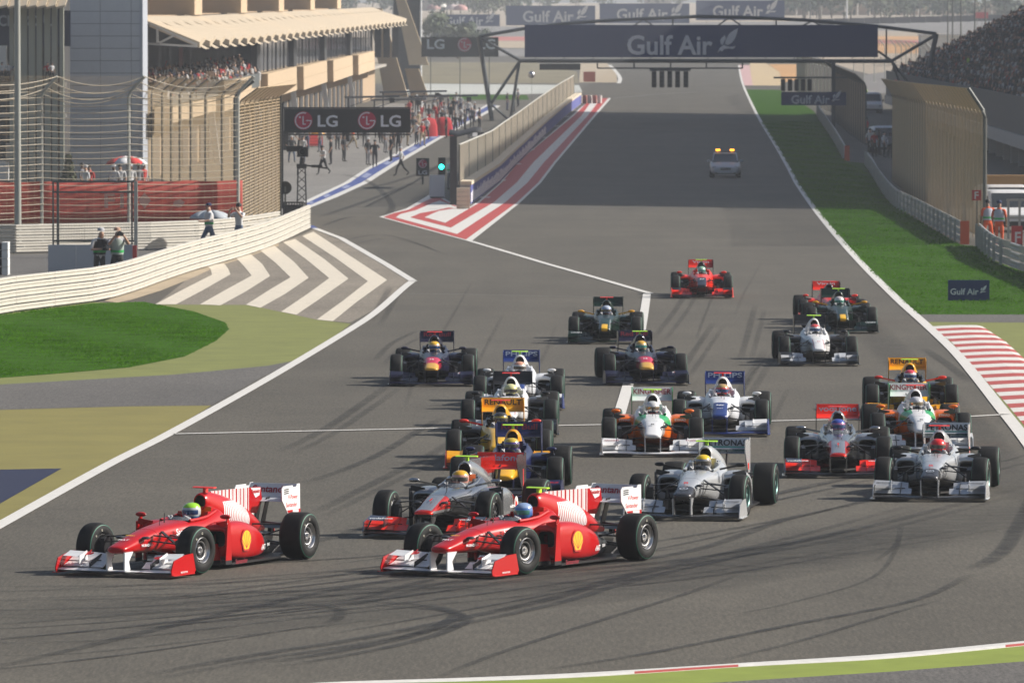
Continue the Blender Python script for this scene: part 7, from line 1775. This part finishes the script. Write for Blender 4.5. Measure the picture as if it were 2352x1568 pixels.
dsh = thing('satellite_dish', 'small dark dish on a pole beside the tall mesh fence', 'dish', (XU(655,316), 316, 0)); mb = MB(); mb.lathe([(0,.30),(.06,.22),(.10,.0)], 16, 'y', (0,0,1.25)); mb.build('bowl', M_sign_black, dsh, smooth=50); mb = MB(); mb.bar((0,.1,0),(0,.1,1.3),.08); mb.build('pole', M_post, dsh)
rl = thing('low_railing', 'low dark railing at the pit exit end of the cream barrier', 'railing')
for k in range(8):
    mb = MB(); u = 652+6*k; mb.bar((XU(u,308),308,0),(XU(u,308),308,.75),.05); mb.build('upright', M_frame_d, rl)
mb = MB(); mb.bar((XU(650,308),308,.75),(XU(698,308),308,.75),.06); mb.build('handrail', M_frame_d, rl); mb = MB(); mb.box((XU(670,308),308.1,.35),(.8,.03,.6)); mb.build('panel', M_frame_d, rl)
for k, (x, y) in enumerate(((985,300),(1020,298))):
    t = thing('equipment_cover', ['red draped equipment cover, nearer the blue strip','red draped equipment cover, nearer the pit wall'][k], 'cover', G(x,y+14), 0.3, 'red covers in the pit lane')
    mb = MB(); mb.loft([[Vector((a*c_*(1+.06*math.sin(9*i)), b*s_, z)) for i in range(16) for c_, s_ in ((math.copysign(abs(math.cos(i*math.pi/8))**.5, math.cos(i*math.pi/8)), math.copysign(abs(math.sin(i*math.pi/8))**.5, math.sin(i*math.pi/8))),)] for z, a, b in ((0,.62,.7),(.9,.58,.6),(1.35,.45,.4),(1.45,.2,.2))],0,True); mb.build('cloth', cloth((.45,.02,.025)), t, smooth=50)
    mb = MB(); mb.box((0,0,.02), (1.0,1.1,.04)); mb.build('base', M_frame_d, t)
for k, (u, v, d, L) in enumerate(((880,226,600,5.5),(960,236,580,5.0),(860,244,560,4.2),(800,238,540,4))):
    t = thing('pit_boom', ['highest dark equipment boom over the pit lane','second dark equipment boom over the pit lane','lower dark equipment boom by the pylons','dark equipment boom above the hung board'][k], 'boom', (XU(u,d), d, terr(d)), 0, 'equipment booms over the garages')
    z = gz(v-14,d)-terr(d); mb = MB(); mb.bar((0,0,0),(0,0,z),.12); mb.build('post', M_frame_d, t); mb = MB(); mb.bar((-.3,0,z),(L,-.4,z+.1),.14,.16); mb.bar((0,0,z*.75),(L*.5,-.2,z),.06); mb.build('arm', mat('boom_grey', (.10,.11,.13), .5), t)
    mb = MB(); mb.box((L*.85,-.4,z-.22), (.4,.3,.35)); mb.build('hose_reel', M_sign_black, t)
EQ = [(700,335,.9,1.1,Bk),(720,340,1.2,.9,Rd),(770,322,1.2,1.0,Gy),(800,330,.8,.9,Bk),(880,318,1.0,1.1,Bk),(835,318,1.4,.9,Sv),(910,310,.9,.8,Bk),(655,350,1.1,1.5,Bk),(845,300,1.6,1.2,Nv),(780,300,2.0,1.4,Bk),(895,290,1.5,1.3,Bk),(1090,318,.9,.8,Sv),(1110,325,.7,.7,Bk)]
for k, (u, v, w, h, c) in enumerate(EQ):
    g = G(u, v); t = thing('tool_trolley', '%s tool trolley %s' % ({Bk:'black',Rd:'red',Gy:'grey',Sv:'silver',Nv:'navy'}[c], ['beside the black post of the mesh fence','with orange top below the hung board','behind the striding man','left of the man in tan trousers','behind the two men in black','beside a man in black below the board','near the blue strip','at the foot of the mesh fence','behind the board, wide','behind the board, widest and tallest','near the crowded red area','beside the far blue strip','by the pit wall fence'][k]), 'trolley', g, R(20*k), 'tool trolleys along the garages')
    mb = MB(); mb.box((0,0,.15+(h-.15)/2), (w,.6,h-.15)); mb.build('cabinet', cloth(c), t)
    for j in range(3):
        mb = MB(); mb.box((0,-.305,.3+(h-.3)*(j+.4)/3), (w*.9,.02,(h-.3)/3*.8)); mb.build('drawer', cloth(tuple(min(1,x*1.6+.03) for x in c)), t)
    for s in (-1,1):
        mb = MB(); mb.lathe([(-.03,.075),(.03,.075)], 12, 'x', (s*w*.42,-.2,.075)); mb.build('caster', M_tyre, t); mb = MB(); mb.lathe([(-.03,.075),(.03,.075)], 12, 'x', (s*w*.42,.2,.075)); mb.build('caster', M_tyre, t)
nc = thing('spare_nose', 'orange and yellow spare nose cone on a stand below the hung board', 'spare part', G(728,338), .6)
mb = MB(); mb.loft([[Vector((x, hw*math.cos(a), 1.0+hw*.6*math.sin(a)-x*.12)) for a in [2*math.pi*i/12 for i in range(12)]] for x, hw in ((-.7,.24),(-.2,.22),(.4,.16),(.8,.06))],0,True); mb.build('nose', YEL, nc, smooth=50)
mb = MB(); mb.bar((-.4,0,0),(-.4,0,.85),.08); mb.bar((.2,0,0),(.2,0,.85),.08); mb.box((0,0,.03),(1.0,.5,.06)); mb.build('stand', M_post, nc)
# parked things at the end of the pit wall, far end
ew = thing('end_cushion', 'red and white impact cushion at the far end of the pit wall', 'barrier', G(1352,238), .2)
for k in range(5):
    mb = MB(); mb.lathe([(-.40,.0),(-.40,.24),(.40,.24),(.40,0)], 10, 'z', (-.9+.42*k,-.4*k,.42)); mb.build('roll', cloth((.55,.25,.22) if k % 2 else (.62,.58,.55)), ew, smooth=40)
bal = thing('balloon', 'shiny silver round balloon above the pit wall fence', 'balloon', P(1382,172+0,690)); 
bal.location = P(1382-0,172,690); bal.location = P(1381-165+5,172,690)
mb = MB(); mb.ellipsoid((0,0,0),(.34,.34,.36),18,12); mb.build('skin', M_rim_silver, bal, smooth=60); mb = MB(); mb.tube([(0,0,-.36),(.05,0,-3.4)], .012, 4); mb.build('string', M_post, bal)

# ================================================================= HAZE
hz = MB(); hz.box((0, 4525, 24.5), (6160, 9150, 51.0)); ho = hz.build('haze', [], None); tag(ho, kind='stuff')
hm = bpy.data.materials.new('haze'); hm.use_nodes = True; nt = hm.node_tree
for n in list(nt.nodes):
    if n.type == 'BSDF_PRINCIPLED': nt.nodes.remove(n)
pv = nt.nodes.new('ShaderNodeVolumePrincipled'); pv.inputs['Color'].default_value = (.88,.93,1.0,1); pv.inputs['Density'].default_value = .00023; pv.inputs['Anisotropy'].default_value = .2
nt.links.new(pv.outputs[0], [n for n in nt.nodes if n.type == 'OUTPUT_MATERIAL'][0].inputs['Volume']); ho.data.materials.append(hm)
